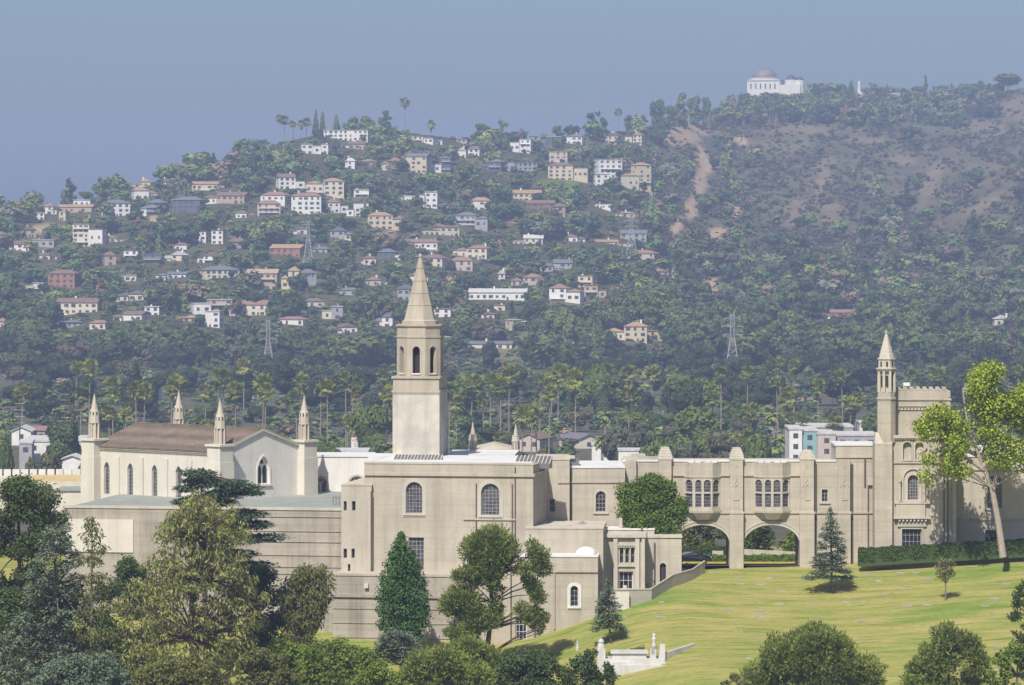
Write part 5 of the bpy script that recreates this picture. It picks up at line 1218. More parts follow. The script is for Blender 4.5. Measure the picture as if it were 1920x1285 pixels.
lt(b0, [(23.2 * k * math.cos(a), Z(147) + 20.5 * k * math.sin(a)) for a in np.linspace(0, 1.5, 10)]).build('dome', CU, ob, smooth=True)
for j in range(6):
    mb = MB(); px = 1408 + j * 9; FO.box(mb, px - 1.2, 157, px + 1.2, 167, -.5, .06); mb.build('window', HG, ob)
for j in range(16):
    a = j * math.pi / 8; s = b0 + Vector((math.cos(a), math.sin(a), 0)) * 25.5 * k; mb = MB(); mb.bar(s + Vector((0, 0, Z(157))), s + Vector((0, 0, Z(149))), .9); mb.build('drum_pilaster', OW, ob)
for px, r, yt, yb in ((1483, 9.5, 141, 150), (1499, 8, 144, 151)):
    c = FO.at(px, 156, -8); b0 = Vector((c.x, c.y, 0)); kk = c.y / F; mm = lambda py: zof(py, c.y)
    lt(b0, [(r * 1.15 * kk, mm(175)), (r * 1.15 * kk, mm(yb)), (r * kk, mm(yb) + .1)]).build('side_drum', OW, ob); lt(b0, [(r * kk * math.cos(a), mm(yb) + (yb - yt) * kk * math.sin(a)) for a in np.linspace(0, 1.5, 8)]).build('side_dome', CU2, ob, smooth=True)
mb = MB(); FO.box(mb, 1461, 159, 1500, 186, -18, -1); mb.build('side_wing', OW, ob)
obk = empty('obelisk', W(1611, 176, 4300), 'slim white obelisk monument on the crest right of the observatory', 'monument')
c = W(1611, 176, 4300); mb = MB(); mb.lathe(c, [(2.2, -4), (2.2, 1.5), (1.7, 1.6), (1.5, 3), (1.2, 11.2), (.1, 12.6)], 6); mb.build('shaft', OW, obk); mb = MB(); mb.lathe(c, [(5, -5), (5, .2)], 6); mb.build('plinth', OW, obk)

# ================================================================== power pylons
STEEL = plain('galvanised_steel', (.34, .34, .35), .5, .3)
def pylon(px, y0, y1, D, label):
    b_ = W(px, y1, D); b_.z = float(ground_z(np.array([b_.x]), np.array([D]))[0]) if D > 1000 else b_.z
    H = zof(y0, D) - b_.z; o = empty('power_pylon', b_, label, 'pylon', 'lattice power pylons')
    wb, wt, wn = H * .12, H * .030, .30
    def P(t, sx, sy): w_ = wb + (wt - wb) * min(1, t / .62); return b_ + Vector((sx * w_, sy * w_, H * t))
    for sx, sy in ((-1, -1), (1, -1), (1, 1), (-1, 1)):
        mb = MB(); mb.bar(P(-.03, sx, sy), P(.62, sx, sy), wn); mb.bar(P(.62, sx, sy), P(1, sx, sy), wn * .8); mb.build('leg', STEEL, o)
    mb = MB(); ts = [0, .13, .25, .35, .44, .52, .59, .66, .74, .82, .90, .97]
    for a, c_ in zip(ts, ts[1:]):
        for (s1, s2) in (((-1, -1), (1, -1)), ((1, -1), (1, 1)), ((1, 1), (-1, 1)), ((-1, 1), (-1, -1))):
            mb.bar(P(a, *s1), P(c_, *s2), wn * .5); mb.bar(P(a, *s2), P(c_, *s1), wn * .5); mb.bar(P(c_, *s1), P(c_, *s2), wn * .5)
    mb.build('bracing', STEEL, o)
    for t, q in ((.66, .14), (.79, .16), (.91, .12)):
        mb = MB(); c_ = b_ + Vector((0, 0, H * t))
        for s in (-1, 1): mb.bar(c_, c_ + Vector((s * H * q, 0, 0)), wn * .8); mb.bar(c_ + Vector((0, 0, H * .05)), c_ + Vector((s * H * q, 0, 0)), wn * .5); mb.bar(c_ + Vector((s * H * q, 0, 0)), c_ + Vector((s * H * q, 0, -H * .03)), .3)
        mb.build('crossarm', STEEL, o)
pylon(578, 413, 505, hit(578, 505), 'pale lattice pylon standing among houses left of the spire')
pylon(1184, 397, 482, hit(1184, 482), 'faint lattice pylon beside houses below the bare slope')
pylon(503, 598, 712, 2000, 'lattice pylon in the trees above the chapel gable')
pylon(1373, 586, 714, 2000, 'tall lattice pylon in the trees above the gatehouse')

# ================================================================== wood on the hill
P6 = {}
for kd in ('round', 'tall', 'cone', 'shrub'):
    for s in range(4): P6[(kd, s)] = np.concatenate([far_proto(kd, 60 + s + len(kd), {'round': 130, 'tall': 120, 'cone': 90, 'shrub': 44}[kd], .78), trunk_tris(.45, .03)]) if kd != 'shrub' else far_proto(kd, 60 + s, 24)
for s in range(4): P6[('round', s + 4)] = np.concatenate([far_proto('round', 66 + s, 230, .60), trunk_tris(.45, .03)])
PBIG = {}
for kd in ('round', 'tall', 'cone'):
    for s in range(3): PBIG[(kd, s)] = tri_mesh('distant_' + kd + '_tree', np.concatenate([far_proto(kd, 80 + s, 1100, .42), trunk_tris(.45, .03)]), FAR_LEAF_OBJ)
rs_ = np.random.default_rng(5)
items = []; shrubs = []
def covers(px, ytop, hwid, ybot, D):
    for x0, y0, x1, y1, Dh in HB:
        if D < Dh + 6 and px + hwid > x0 + .10 * (x1 - x0) and px - hwid < x1 - .10 * (x1 - x0) and ytop < y1 - .24 * (y1 - y0) and ybot > y0: return True
    return False
SKY_OK = lambda px: np.interp(px, RPX, RY)
def colour(r_, right):
    nm = r_.choice(['oak', 'green', 'yellow', 'grey', 'dark', 'brown', 'pine', 'light'], p=[.24, .22, .09, .09, .14, .05, .07, .10] if not right else [.28, .16, .10, .14, .16, .06, .05, .05])
    return tuple(np.array(PAL[nm]) * r_.uniform(.7, 1.4)), nm
NTREE = 7600
xs_ = np.concatenate([rs_.uniform(-170, 2090, NTREE), rs_.uniform(1325, 1870, 750)]); ys_ = np.concatenate([rs_.uniform(150, 700, NTREE), rs_.uniform(176, 244, 750)])
for px, py in zip(xs_, ys_):
    if py < SKY_OK(px) + 3: continue
    right = px > 1235
    if right:
        dens = np.interp(py, [170, 232, 250, 440, 520, 560, 700], [1.0, .95, .06, .10, .45, .9, 1.0]); 
        if px < 1420 and 250 < py < 520: dens = max(dens, .40)
        if py < 250 and px > 1860: dens = .15
        if rs_.random() > dens: continue
    bm, gm = hill_masks(px, py)
    if bm > .35 or gm > .3: continue
    if px > 1200 and max(hill_masks(px, py - 14)[0], hill_masks(px + 5, py - 26)[0]) > .45: continue
    D = hit(px, py, step=8.0)
    if D is None: continue
    kd = rs_.choice(['round', 'tall', 'cone'], p=[.72, .20, .08] if not (right and py < 250) else [.5, .15, .35])
    hgt = rs_.choice([rs_.uniform(5, 8), rs_.uniform(7, 12), rs_.uniform(11, 16)], p=[.16, .44, .40]) * (1.45 if kd == 'tall' else 1.15 if kd == 'cone' else 1); wid = hgt * (rs_.uniform(1.05, 1.5) if kd == 'round' else .8 if kd == 'tall' else .75)
    if py > 600: hgt *= 1.25; wid *= 1.25
    k = D / F
    if (1393 < px < 1512 or 1598 < px < 1624) and py - hgt / k < 170: continue
    if (500 < px < 650 or 745 < px < 830 or 1140 < px < 1180) and py - hgt / k < SKY_OK(px) - 6: continue
    if covers(px, py - hgt / k, wid * .38 / k, py, D):
        hgt = rs_.uniform(1.6, 3.2); wid = hgt * 1.7; kd = 'round'
        if covers(px, py - hgt / k, wid * .3 / k, py, D): continue
    x = (px - 960) * k; z = CZ + (HZ - py) * k
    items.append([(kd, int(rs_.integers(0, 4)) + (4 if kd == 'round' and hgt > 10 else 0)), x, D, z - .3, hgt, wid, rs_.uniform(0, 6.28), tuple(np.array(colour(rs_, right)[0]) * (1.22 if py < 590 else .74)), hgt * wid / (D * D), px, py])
for px, py in zip(rs_.uniform(-170, 1300, 5200), rs_.uniform(235, 690, 5200)):   # garden shrubs between the houses
    if py < SKY_OK(px) + 2: continue
    bm, gm = hill_masks(px, py)
    if bm > .35 or gm > .3: continue
    D = hit(px, py, step=8.0)
    if D is None: continue
    hgt = rs_.uniform(2.0, 4.6); k = D / F
    if covers(px, py - hgt / k, hgt * .5 / k, py, D): continue
    items.append([('shrub', int(rs_.integers(0, 4))), (px - 960) * k, D, CZ + (HZ - py) * k - .3, hgt, hgt * rs_.uniform(1.2, 1.9), rs_.uniform(0, 6.28), colour(rs_, False)[0], 0, -99, py])
for x0, y0, x1, y1, Dh in HB:
    for j in range(int(rs_.integers(0, 3))):
        f_ = rs_.choice([rs_.uniform(-.12, .16), rs_.uniform(.84, 1.12), rs_.uniform(.1, .9)], p=[.38, .38, .24]); px = x0 + (x1 - x0) * f_; D = Dh - rs_.uniform(1, 5); k = D / F
        hgt = (y1 - y0) * k * (rs_.uniform(.5, 1.1) if f_ < .16 or f_ > .84 else rs_.uniform(.25, .45)) + 1.0
        items.append([('round', int(rs_.integers(0, 4))), (px - 960) * k, D, CZ + (HZ - y1) * k - 1.0, hgt, max(2.4, hgt * rs_.uniform(.8, 1.2)), rs_.uniform(0, 6.28), colour(rs_, False)[0], 0, -99, y1])
# the largest of them stand as single trees
items.sort(key=lambda t: -t[8]); single = [t for t in items if -5 < t[9] < 1925 and t[10] < 690][:230]; ids = set(id(t) for t in single); rest = [t for t in items if id(t) not in ids]
KN = {'round': 'broad tree', 'tall': 'tall tree', 'cone': 'conical tree'}
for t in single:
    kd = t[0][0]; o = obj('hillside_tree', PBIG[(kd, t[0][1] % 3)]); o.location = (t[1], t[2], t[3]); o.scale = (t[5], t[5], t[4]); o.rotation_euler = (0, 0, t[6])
    z_ = 'above the chapel' if t[9] < 470 else 'left of the spire' if t[9] < 790 else 'right of the spire' if t[9] < 1240 else 'under the observatory slope'
    v_ = 'among the upper houses' if t[10] < 440 else 'among the lower houses' if t[10] < 580 else 'in the wood at the hill foot'
    near = min(built, key=lambda b_: math.hypot(b_[2] - t[9], (b_[3][3] - t[10]) * 1.3)); dx, dy = t[9] - near[2], t[10] - near[3][3]
    if math.hypot(dx, dy) < 75:
        rel = ('below' if dy > 0 else 'above') if abs(dy) > abs(dx) else ('right of' if dx > 0 else 'left of'); nm = ' '.join(near[1].split()[1:]).split(',')
        tag(o, f'{KN[kd]} {rel} the {nm[0]} with{nm[1]}, {z_}', 'tree', f'{KN[kd]}s {rel} the {nm[0]} with{nm[1]} {z_}')
    else: tag(o, f'{KN[kd]} {v_}, {z_}', 'tree', f'{KN[kd]}s {v_} {z_}')
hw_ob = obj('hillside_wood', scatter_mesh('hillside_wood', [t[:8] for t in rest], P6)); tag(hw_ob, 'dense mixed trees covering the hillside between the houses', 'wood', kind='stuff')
# scrub on the open slope
for px, py in zip(rs_.uniform(1215, 2090, 18500), rs_.uniform(165, 640, 18500)):
    if py < SKY_OK(px) + 1: continue
    bm, gm = hill_masks(px, py)
    if gm > .3 or rs_.random() < bm * .93: continue
    c_ = fbm(np.array([(px + .9 * py) / 60.]), np.array([(py - .35 * px) / 24.]), 4, 77)[0]
    if rs_.random() > np.clip((c_ - .34) * 5.0, .16, 1): continue
    D = hit(px, py, step=8.0)
    if D is None: continue
    hgt = rs_.uniform(1.6, 3.4) * rs_.choice([1, 1, 1, 1.7]); k = D / F
    col_ = np.array([(0.072, 0.076, 0.044), (0.105, 0.092, 0.060), (0.058, 0.068, 0.036), (0.125, 0.10, 0.070), (0.100, 0.104, 0.044)][rs_.choice(5, p=[.28, .22, .24, .14, .12])]) * rs_.uniform(.8, 1.25)
    shrubs.append((('shrub', int(rs_.integers(0, 4))), (px - 960) * k, D, CZ + (HZ - py) * k - .2, hgt, hgt * rs_.uniform(1.1, 1.7), rs_.uniform(0, 6.28), tuple(col_)))
sc = obj('chaparral', scatter_mesh('chaparral', shrubs, P6)); tag(sc, 'dry scrub and brush scattered over the open hillside', 'scrub', kind='stuff')

# skyline trees one can tell apart
SKYT = [(592, 203, 252, 16, 'cone', 'paired dark cypress on the ridge above the white villa, nearer the palms'), (605, 205, 252, 15, 'cone', 'paired dark cypress on the ridge above the white villa'), (631, 212, 252, 20, 'cone', 'pointed tree on the ridge directly above the long white villa'),
 (660, 215, 252, 22, 'round', 'round tree on the ridge above the long white villa'), (688, 216, 254, 30, 'round', 'broad round tree on the ridge left of the tall dark conifer'), (722, 207, 262, 30, 'tall', 'tall dark conifer on the ridge left of the spire'), (708, 235, 268, 34, 'round', 'low broad tree under the tall dark conifer on the ridge'),
 (899, 227, 282, 40, 'tall', 'big dense dark tree on the ridge right of the spire'), (386, 279, 335, 56, 'round', 'big dark spreading tree on the skyline above the chapel'), (362, 300, 345, 40, 'round', 'low bushy tree left of the big spreading skyline tree'), (428, 290, 315, 22, 'round', 'small dark skyline tree right of the big spreading one'),
 (226, 338, 385, 50, 'round', 'broad dark tree on the left skyline beside the yellow house'), (163, 357, 378, 28, 'round', 'bushy tree on the left skyline behind the tile-roofed houses'), (138, 366, 386, 16, 'round', 'small round tree on the left skyline'), (28, 377, 412, 70, 'round', 'broad tree clump at the left end of the skyline'), (310, 315, 345, 46, 'round', 'wide brownish tree on the skyline above the chapel roof'),
 (1048, 233, 262, 26, 'tall', 'hazy tall tree on the ridge right of the flat-roofed houses'), (1071, 232, 262, 20, 'cone', 'hazy conical tree on the ridge behind the slate-roofed house'), (1130, 218, 262, 24, 'tall', 'hazy tree clump on the ridge under the lone palm'), (1180, 212, 256, 22, 'tall', 'hazy feathery tree right of the lone ridge palm'), (1205, 216, 258, 22, 'tall', 'hazy tree beside the eucalyptus grove'),
 (1232, 182, 258, 34, 'tall', 'leftmost tall eucalyptus of the grove left of the observatory'), (1256, 192, 258, 30, 'tall', 'second tall eucalyptus of the grove left of the observatory'), (1278, 173, 256, 34, 'tall', 'third and tallest eucalyptus of the grove left of the observatory'), (1302, 176, 252, 32, 'tall', 'fourth eucalyptus of the grove left of the observatory'), (1322, 176, 244, 26, 'tall', 'rightmost eucalyptus of the grove left of the observatory'),
 (985, 250, 268, 14, 'cone', 'small pointed tree on the ridge above the white modern house'), (965, 252, 270, 14, 'cone', 'small pointed tree on the ridge right of the big dense tree'), (1540, 152, 190, 20, 'tall', 'dark tree just right of the observatory domes'), (1528, 156, 190, 20, 'tall', 'dark tree touching the observatory wing'), (1594, 152, 182, 14, 'cone', 'pointed dark tree left of the white obelisk'), (1582, 160, 182, 20, 'round', 'round dark tree left of the white obelisk'),
 (1735, 141, 180, 11, 'tall', 'lone columnar cypress on the crest right of the obelisk'), (1751, 160, 182, 8, 'tall', 'small cypress beside the lone columnar one'), (1798, 159, 182, 7, 'cone', 'thin pointed tree on the right crest'), (1828, 158, 182, 9, 'tall', 'stubby dark tree on the right crest'), (1862, 150, 200, 40, 'round', 'dense dark tree left of the umbrella pine on the right crest'), (1890, 138, 176, 62, 'umb', 'spreading umbrella pine on the right crest')]
UMB = tri_mesh('umbrella_pine', np.concatenate([far_proto('round', 91, 1100, .42) * np.array([1.0, 1.0, .8]) + np.array([0, 0, .22]), trunk_tris(.8, .025)]), FAR_LEAF_OBJ)
for i, (px, y0, y1, w_, kd, lab) in enumerate(SKYT):
    D = float(np.interp(px, RPX, RD)) - 6; k = D / F; x = (px - 960) * k; z = float(hill_z(np.array([x]), np.array([D]))[0]); zb_ = min(z, zof(y1, D)); H = zof(y0, D) - zb_ + .5
    o = obj('skyline_tree', UMB if kd == 'umb' else PBIG[(kd, i % 3)]); f_ = {'round': 1.12, 'tall': 1.45, 'cone': 1.5, 'umb': 1.0}[kd]; o.location = (x, D, zb_ - .2); o.scale = (w_ * k * f_, w_ * k * f_, H); o.rotation_euler = (0, 0, i * 1.7)
    tag(o, lab, 'tree', 'trees on the skyline')
# crest car park wall
cp_ = empty('crest_terrace', W(1685, 186, 4300), 'low pale terrace wall on the crest right of the obelisk', 'wall'); mb = MB(); FO2 = frame_at(1685, 4300, 0); FO2.box(mb, 1630, 174.5, 1702, 186, -10, 0); mb.build('wall', HM['g'], cp_)

# ================================================================== palms
r_ = np.random.default_rng(3)
PALMS = [(41, 738), (151, 740), (212, 726), (256, 731), (270, 734), (322, 727), (331, 722), (385, 735), (442, 733), (410, 707), (418, 712), (142, 690), (167, 690), (457, 687), (206, 774), (235, 777), (497, 735), (492, 722), (557, 750), (566, 717),
 (601, 731), (614, 726), (649, 710), (661, 722), (668, 733), (720, 706), (732, 738), (652, 790), (677, 795), (690, 796), (700, 790), (884, 720), (907, 749), (856, 756), (920, 713), (938, 722), (954, 701), (979, 780), (943, 820), (996, 774), (842, 735),
 (1012, 713), (1034, 699), (1046, 699), (1079, 711), (1029, 737), (1006, 772), (1140, 697), (1174, 701), (1184, 697), (1223, 699), (1259, 699), (1352, 699), (1400, 700), (1463, 683), (1489, 686), (1458, 716), (1480, 745), (1474, 748), (1335, 748), (1407, 772), (1179, 745), (1486, 786), (1386, 828), (1404, 824),
 (1534, 725), (1580, 708), (1594, 757), (1562, 794), (1506, 793), (1711, 704), (1757, 702), (1909, 697), (1604, 752), (1440, 690)]
def pz(px): return 'left of the chapel' if px < 165 else 'behind the chapel roof' if px < 440 else 'between chapel and bell tower' if px < 736 else 'right of the bell tower' if px < 1000 else 'behind the link wing' if px < 1240 else 'behind the gatehouse' if px < 1640 else 'behind the castle tower'
for px, py in PALMS:
    H = 20 + r_.uniform(-5, 4) if py < 745 else 15 if py < 785 else 12
    D = (CZ - H) * F / (py - HZ); s = r_.uniform(.9, 1.45)
    hgt_ = 'tall slender' if py < 745 else 'medium' if py < 785 else 'short'
    palm((px - 960) * D / F, D, 0, H, r_, f'{hgt_} fan palm with shaggy crown {pz(px)}', f'{hgt_} fan palms {pz(px)}', False, s)
for px, py, ex in ((1134, 781, 'with grey-green arching fronds above the link wing'), (1129, 828, 'with drooping fronds just behind the link wing roof'), (1297, 797, 'beside the first gatehouse pier cap'), (1463, 828, 'left of the white apartment block'), (1452, 783, 'above the second gatehouse arch'), (590, 838, 'right of the chapel gable'), (733, 842, 'close to the left foot of the bell tower'), (8, 880, 'at the left edge above the battlements')):
    H = 10 if py < 800 else 7; D = (CZ - H) * F / (py - HZ); palm((px - 960) * D / F, D, 0, H, r_, f'date palm {ex}', 'feathery date palms', True, 1.0)
for px, py, H, ex in ((525, 222, 14, 'leftmost of the two tall palms on the ridge end'), (533, 226, 13, 'right one of the two tall palms on the ridge end'), (550, 233, 10, 'small palm on the ridge right of the tall pair'), (564, 232, 12, 'ridge palm left of the paired cypresses'), (574, 230, 12, 'ridge palm nearest the paired cypresses'), (759, 193, 22, 'very tall lone palm on the ridge above the spire'), (807, 234, 8, 'little palm on the ridge right of the very tall one'), (121, 363, 9, 'small palm on the left skyline'), (1160, 211, 11, 'lone palm on the ridge left of the eucalyptus grove')):
    D = float(np.interp(px, RPX, RD)) - 4; z = zof(py, D) - H; palm((px - 960) * D / F, D, z, H, r_, ex, 'palms on the ridge', False, 1.5 if px == 759 else 1.35)
# ================================================================== trees of the valley floor
rm = np.random.default_rng(17)
MIDB = {}
MIDL = [leafmat('valley_foliage_%d' % i, c, var=.32, trans=.15, objvar=.22) for i, c in enumerate([(0.060, 0.085, 0.028), (0.078, 0.105, 0.030), (0.036, 0.050, 0.025), (0.082, 0.084, 0.048)])]
for kd in ('round', 'tall', 'cone'):
    for s in range(3):
        for c in range(4 if kd != 'cone' else 2):
            T = far_proto(kd, 200 + s, 4200, .62)
            # smaller leaves for the nearer trees
            ctr_ = T.mean(1, keepdims=True); big = np.arange(len(T)) % 1 == 0; T = ctr_ + (T - ctr_) * (.55 if kd == 'round' else .7)
            MIDB[(kd, s, c)] = tri_mesh('valley_' + kd + '_crown', T, MIDL[c])
MTR = tri_mesh('valley_trunk', trunk_tris(.55, .035), BARK['grey'])
def midtree(px, py_top, w_px, D, kd, lab, grp, c=None, z=0.0, name='valley_tree'):
    k = D / F; x = (px - 960) * k; H = zof(py_top, D) - z
    if H < 2: return
    root = empty(name, (x, D, z), lab, 'tree', grp); root.rotation_euler = (0, 0, rm.uniform(0, 6.28)); sw = w_px * k * {'round': 1.1, 'tall': 1.5, 'cone': 1.5}[kd]
    o = obj('crown', MIDB[(kd, int(rm.integers(0, 3)), (int(rm.integers(0, 4)) if c is None else c) % (2 if kd == 'cone' else 4))], root); o.scale = (sw, sw, H)
    t = obj('trunk', MTR, root); t.scale = (max(2.5, H * .35), max(2.5, H * .35), H)
# crowns one can pick out: column, top row, width, distance
MK = [(60, 700, 90, 1750, 'cone', 2, 'layered dark cedar behind the far left palms'), (25, 655, 70, 1900, 'round', 3, 'brownish round tree at the left edge above the cedar'), (240, 672, 60, 1800, 'round', 3, 'pale feathery tree behind the palms left of the chapel'), (120, 784, 70, 1250, 'round', 1, 'dense bright green tree above the white warehouse'), (350, 768, 110, 1180, 'round', 1, 'wide flat-topped green tree behind the chapel ridge'),
 (880, 680, 76, 1560, 'round', 1, 'fresh green domed tree just right of the belfry'), (640, 690, 110, 1650, 'round', 2, 'big dark tree left of the belfry'), (690, 752, 80, 1250, 'round', 1, 'light green tree between palms left of the tower shaft'), (1060, 690, 90, 1600, 'round', 1, 'green tree behind the four palms right of the tower'), (1120, 680, 80, 1620, 'round', 1, 'tall bright tree in the row of palms behind the link wing'), (1300, 686, 110, 1560, 'round', 1, 'yellow-green domed tree left of the tall pylon'), (1290, 700, 70, 1500, 'round', 2, 'dark green tree in front of the yellow-green dome'),
 (1380, 730, 60, 1400, 'cone', 0, 'flat layered cedar right of the gatehouse palms'), (1310, 756, 90, 1300, 'round', 1, 'light green tree above the first pier cap'), (1170, 780, 90, 1180, 'round', 3, 'olive brown tree behind the raised parapet'), (1230, 800, 70, 1100, 'round', 1, 'green tree behind the first pier cap'), (1420, 810, 60, 1100, 'round', 0, 'green tree behind the second pier cap'), (1350, 800, 80, 1150, 'tall', 3, 'tall grey-green tree between the pier caps'), (1640, 770, 60, 1300, 'round', 1, 'light green bush against the left of the castle turret'),
 (620, 815, 60, 1150, 'round', 0, 'green tree left of the white sign'), (10, 815, 50, 1050, 'round', 0, 'dark tree at the left edge beside the warehouse'), (95, 838, 60, 1040, 'tall', 3, 'grey eucalyptus in front of the white warehouse'), (60, 850, 34, 1030, 'round', 3, 'small olive tree in front of the warehouse'), (150, 852, 24, 1030, 'round', 3, 'small olive tree against the chapel pier'), (1010, 830, 40, 1080, 'round', 3, 'blue-grey round bush behind the rooflight'), (1050, 838, 40, 1020, 'round', 1, 'bright bush just behind the link wing roof'), (930, 842, 30, 1060, 'round', 1, 'bush between the two small rear turrets'), (870, 815, 40, 1120, 'tall', 2, 'dark tree right of the tower shaft')]
for px, yt, w_, D, kd, c, lab in MK: midtree(px, yt, w_, D, kd, lab, None, c)
MBOX = [(20, 795, 85, 826), (35, 825, 160, 868), (655, 818, 682, 848), (676, 830, 735, 852), (1082, 814, 1128, 842), (972, 812, 1012, 842), (1478, 800, 1645, 862)]
cnt = 0
for i in range(700):
    D = rm.uniform(1080, 2140); px = rm.uniform(-40, 1960)
    kd = rm.choice(['round', 'tall', 'cone'], p=[.72, .2, .08]); H = rm.uniform(5.5, 11) * (1.35 if kd == 'tall' else 1.0)
    if D > 1650: H *= 1.3
    k = D / F; yb = HZ + CZ / k; yt = yb - H / k; w_ = H / k * (rm.uniform(1.0, 1.4) if kd == 'round' else .6)
    if D < 1500 and any(px + w_ * .45 > a and px - w_ * .45 < c_ and yt < d_ - 3 and yb > b_ for a, b_, c_, d_ in MBOX): continue
    if yt > 868 or cnt >= 250: continue
    cnt += 1
    q = 'in the near rows' if D < 1350 else 'in the middle rows' if D < 1750 else 'in the far rows'; kn = {'round': 'round green tree', 'tall': 'tall open tree', 'cone': 'conical tree'}[kd]
    midtree(px, yt, w_, D, kd, f'{kn} {q} of the valley, {pz(px)}', f'{kn}s {q} {pz(px)}', 2 if D > 1550 else None)
# low bushes filling the ground between them
fill = []
for i in range(2300):
    D = rm.uniform(1000, 2160); px = rm.uniform(-150, 2080); H = rm.uniform(2.5, 5.5); k = D / F; yb = HZ + CZ / k
    if any(px + 12 > a and px - 12 < c_ and yb > b_ and D < 1500 for a, b_, c_, d_ in MBOX): continue
    cc, _ = colour(rm, False); fill.append((('round' if rm.random() < .7 else 'shrub', int(rm.integers(0, 4))), (px - 960) * k, D, 0, H, H * rm.uniform(1.2, 1.9), rm.uniform(0, 6.28), tuple(np.array(cc) * 1.15)))
o = obj('valley_undergrowth', scatter_mesh('valley_undergrowth', fill, P6)); tag(o, 'low bushes and garden trees filling the valley floor', 'undergrowth', kind='stuff')

# ================================================================== buildings of the valley
def block(px0, py0, px1, py1, D, wc, rc, label, rt='f', deg=0.0, dep=12, nwin=0, rows=1, name='valley_building', cat='building', zfrac=.3):
    fr = frame_at((px0 + px1) / 2, D, deg); u0, z1 = fr.uz(px0, py0); u1, _ = fr.uz(px1, py0); z0 = -.5
    root = empty(name, fr.at((px0 + px1) / 2, py1), label, cat)
    zt = z1 if rt == 'f' else z1 - zfrac * (zof(py0, D) - zof(py1, D))
    mb = MB(); fr.boxuz(mb, u0, z0, u1, zt, -dep, 0); mb.build('wall', HM[wc], root)
    if rt == 'f': mb = MB(); fr.boxuz(mb, u0 - .2, zt + .003, u1 + .2, zt + .5, -dep - .2, .2); mb.build('roof', RM[rc], root)
    elif rt == 'g':
        mb = MB(); A = [fr.w(u0 - .4, .4, zt), fr.w(u1 + .4, .4, zt), fr.w(u1 + .4, -dep - .4, zt), fr.w(u0 - .4, -dep - .4, zt)]; R = [fr.w(u0 - .4, -dep / 2, z1), fr.w(u1 + .4, -dep / 2, z1)]
        mb.poly([A[0], A[1], R[1], R[0]]); mb.poly([A[2], A[3], R[0], R[1]]); mb.poly([A[1], A[2], R[1]]); mb.poly([A[3], A[0], R[0]]); mb.poly(A); mb.build('roof', RM[rc], root)
    elif rt == 'e':  # gable end to the viewer
        um = (u0 + u1) / 2; mb = MB(); mb.poly([fr.w(u0, 0, zt), fr.w(u1, 0, zt), fr.w(um, 0, z1)]); mb.build('gable', HM[wc], root); mb = MB()
        for a in (u0 - .5, u1 + .5): s = [fr.w(a, .5, zt - .25), fr.w(um, .5, z1 + .05), fr.w(um, -dep, z1 + .05), fr.w(a, -dep, zt - .25)]; mb.hexa(s + [q + Vector((0, 0, .25)) for q in s])
        mb.build('roof', RM[rc], root)
    for j in range(nwin):
        for q in range(rows):
            u = u0 + (u1 - u0) * (j + .5) / nwin; z = zt - 1.6 - q * 3.0; mb = MB(); fr.boxuz(mb, u - .7, z - .8, u + .7, z + .6, -.05, .05); mb.build('window', HG, root)
    return root, fr
block(22, 801, 58, 826, 1400, 'w', 'w', 'white gabled house with garage behind the warehouse', 'e', dep=14, nwin=1)
block(56, 800, 84, 826, 1410, 'g', 'r', 'grey house with red roof beside the white gabled one', 'g', nwin=2)
block(50, 829, 160, 862, 1260, 'w', 'w', 'long white warehouse left of the chapel', 'f', -4, 30, 4)
block(36, 832, 60, 866, 1240, 'g', 'w', 'small grey shed at the end of the white warehouse', 'f', -4, 16, 1)
block(118, 855, 152, 872, 1150, 'w', 'w', 'low white outbuilding in front of the warehouse', 'e', dep=10)
block(680, 832, 735, 853, 1330, 'w', 'o', 'low white building with orange roof beside the sign', 'g', dep=12, nwin=5)
block(600, 848, 690, 860, 1200, 'w', 'w', 'low white roof seen above the white hall', 'f', 0, 14)
block(1085, 816, 1124, 842, 1380, 'c', 's', 'cream house with slate gable beside a date palm', 'e', -25, 14, 1)
block(972, 814, 1012, 842, 1360, 'p', 'n', 'brown gabled house behind the right rear turret', 'e', 20, 12, 2)
block(1110, 836, 1150, 850, 1300, 'w', 'w', 'low white roof in front of the slate gabled house', 'f', 0, 10)
block(1160, 846, 1212, 858, 1150, 'w', 'w', 'low white shed behind the raised parapet', 'f', 0, 8)
block(1480, 806, 1504, 862, 1240, 'w', 'w', 'white end block of the apartment row', 'f', 0, 20, 1, 3)
block(1504, 809, 1533, 862, 1241, 'e', 'w', 'teal block of the apartment row', 'f', 0, 20, 1, 3)
block(1533, 815, 1567, 862, 1238, 'p', 'w', 'peach block of the apartment row', 'f', 0, 20, 1, 2)
block(1567, 818, 1646, 862, 1242, 'g', 'w', 'grey block of the apartment row beside the castle tower', 'f', 0, 20, 3, 2)
block(1500, 802, 1600, 812, 1290, 'g', 'w', 'long pale roof behind the apartment row', 'f', 0, 20)
block(1612, 794, 1645, 815, 1300, 'w', 'w', 'white rooftop block beside the castle turret', 'f', 0, 10)
block(105, 712, 122, 735, 1900, 'r', 'r', 'tiny orange-red house in trees above the chapel', 'e', 20, 8)
block(285, 722, 300, 740, 1750, 'w', 'w', 'small white house in trees behind the palms', 'f', 0, 8)
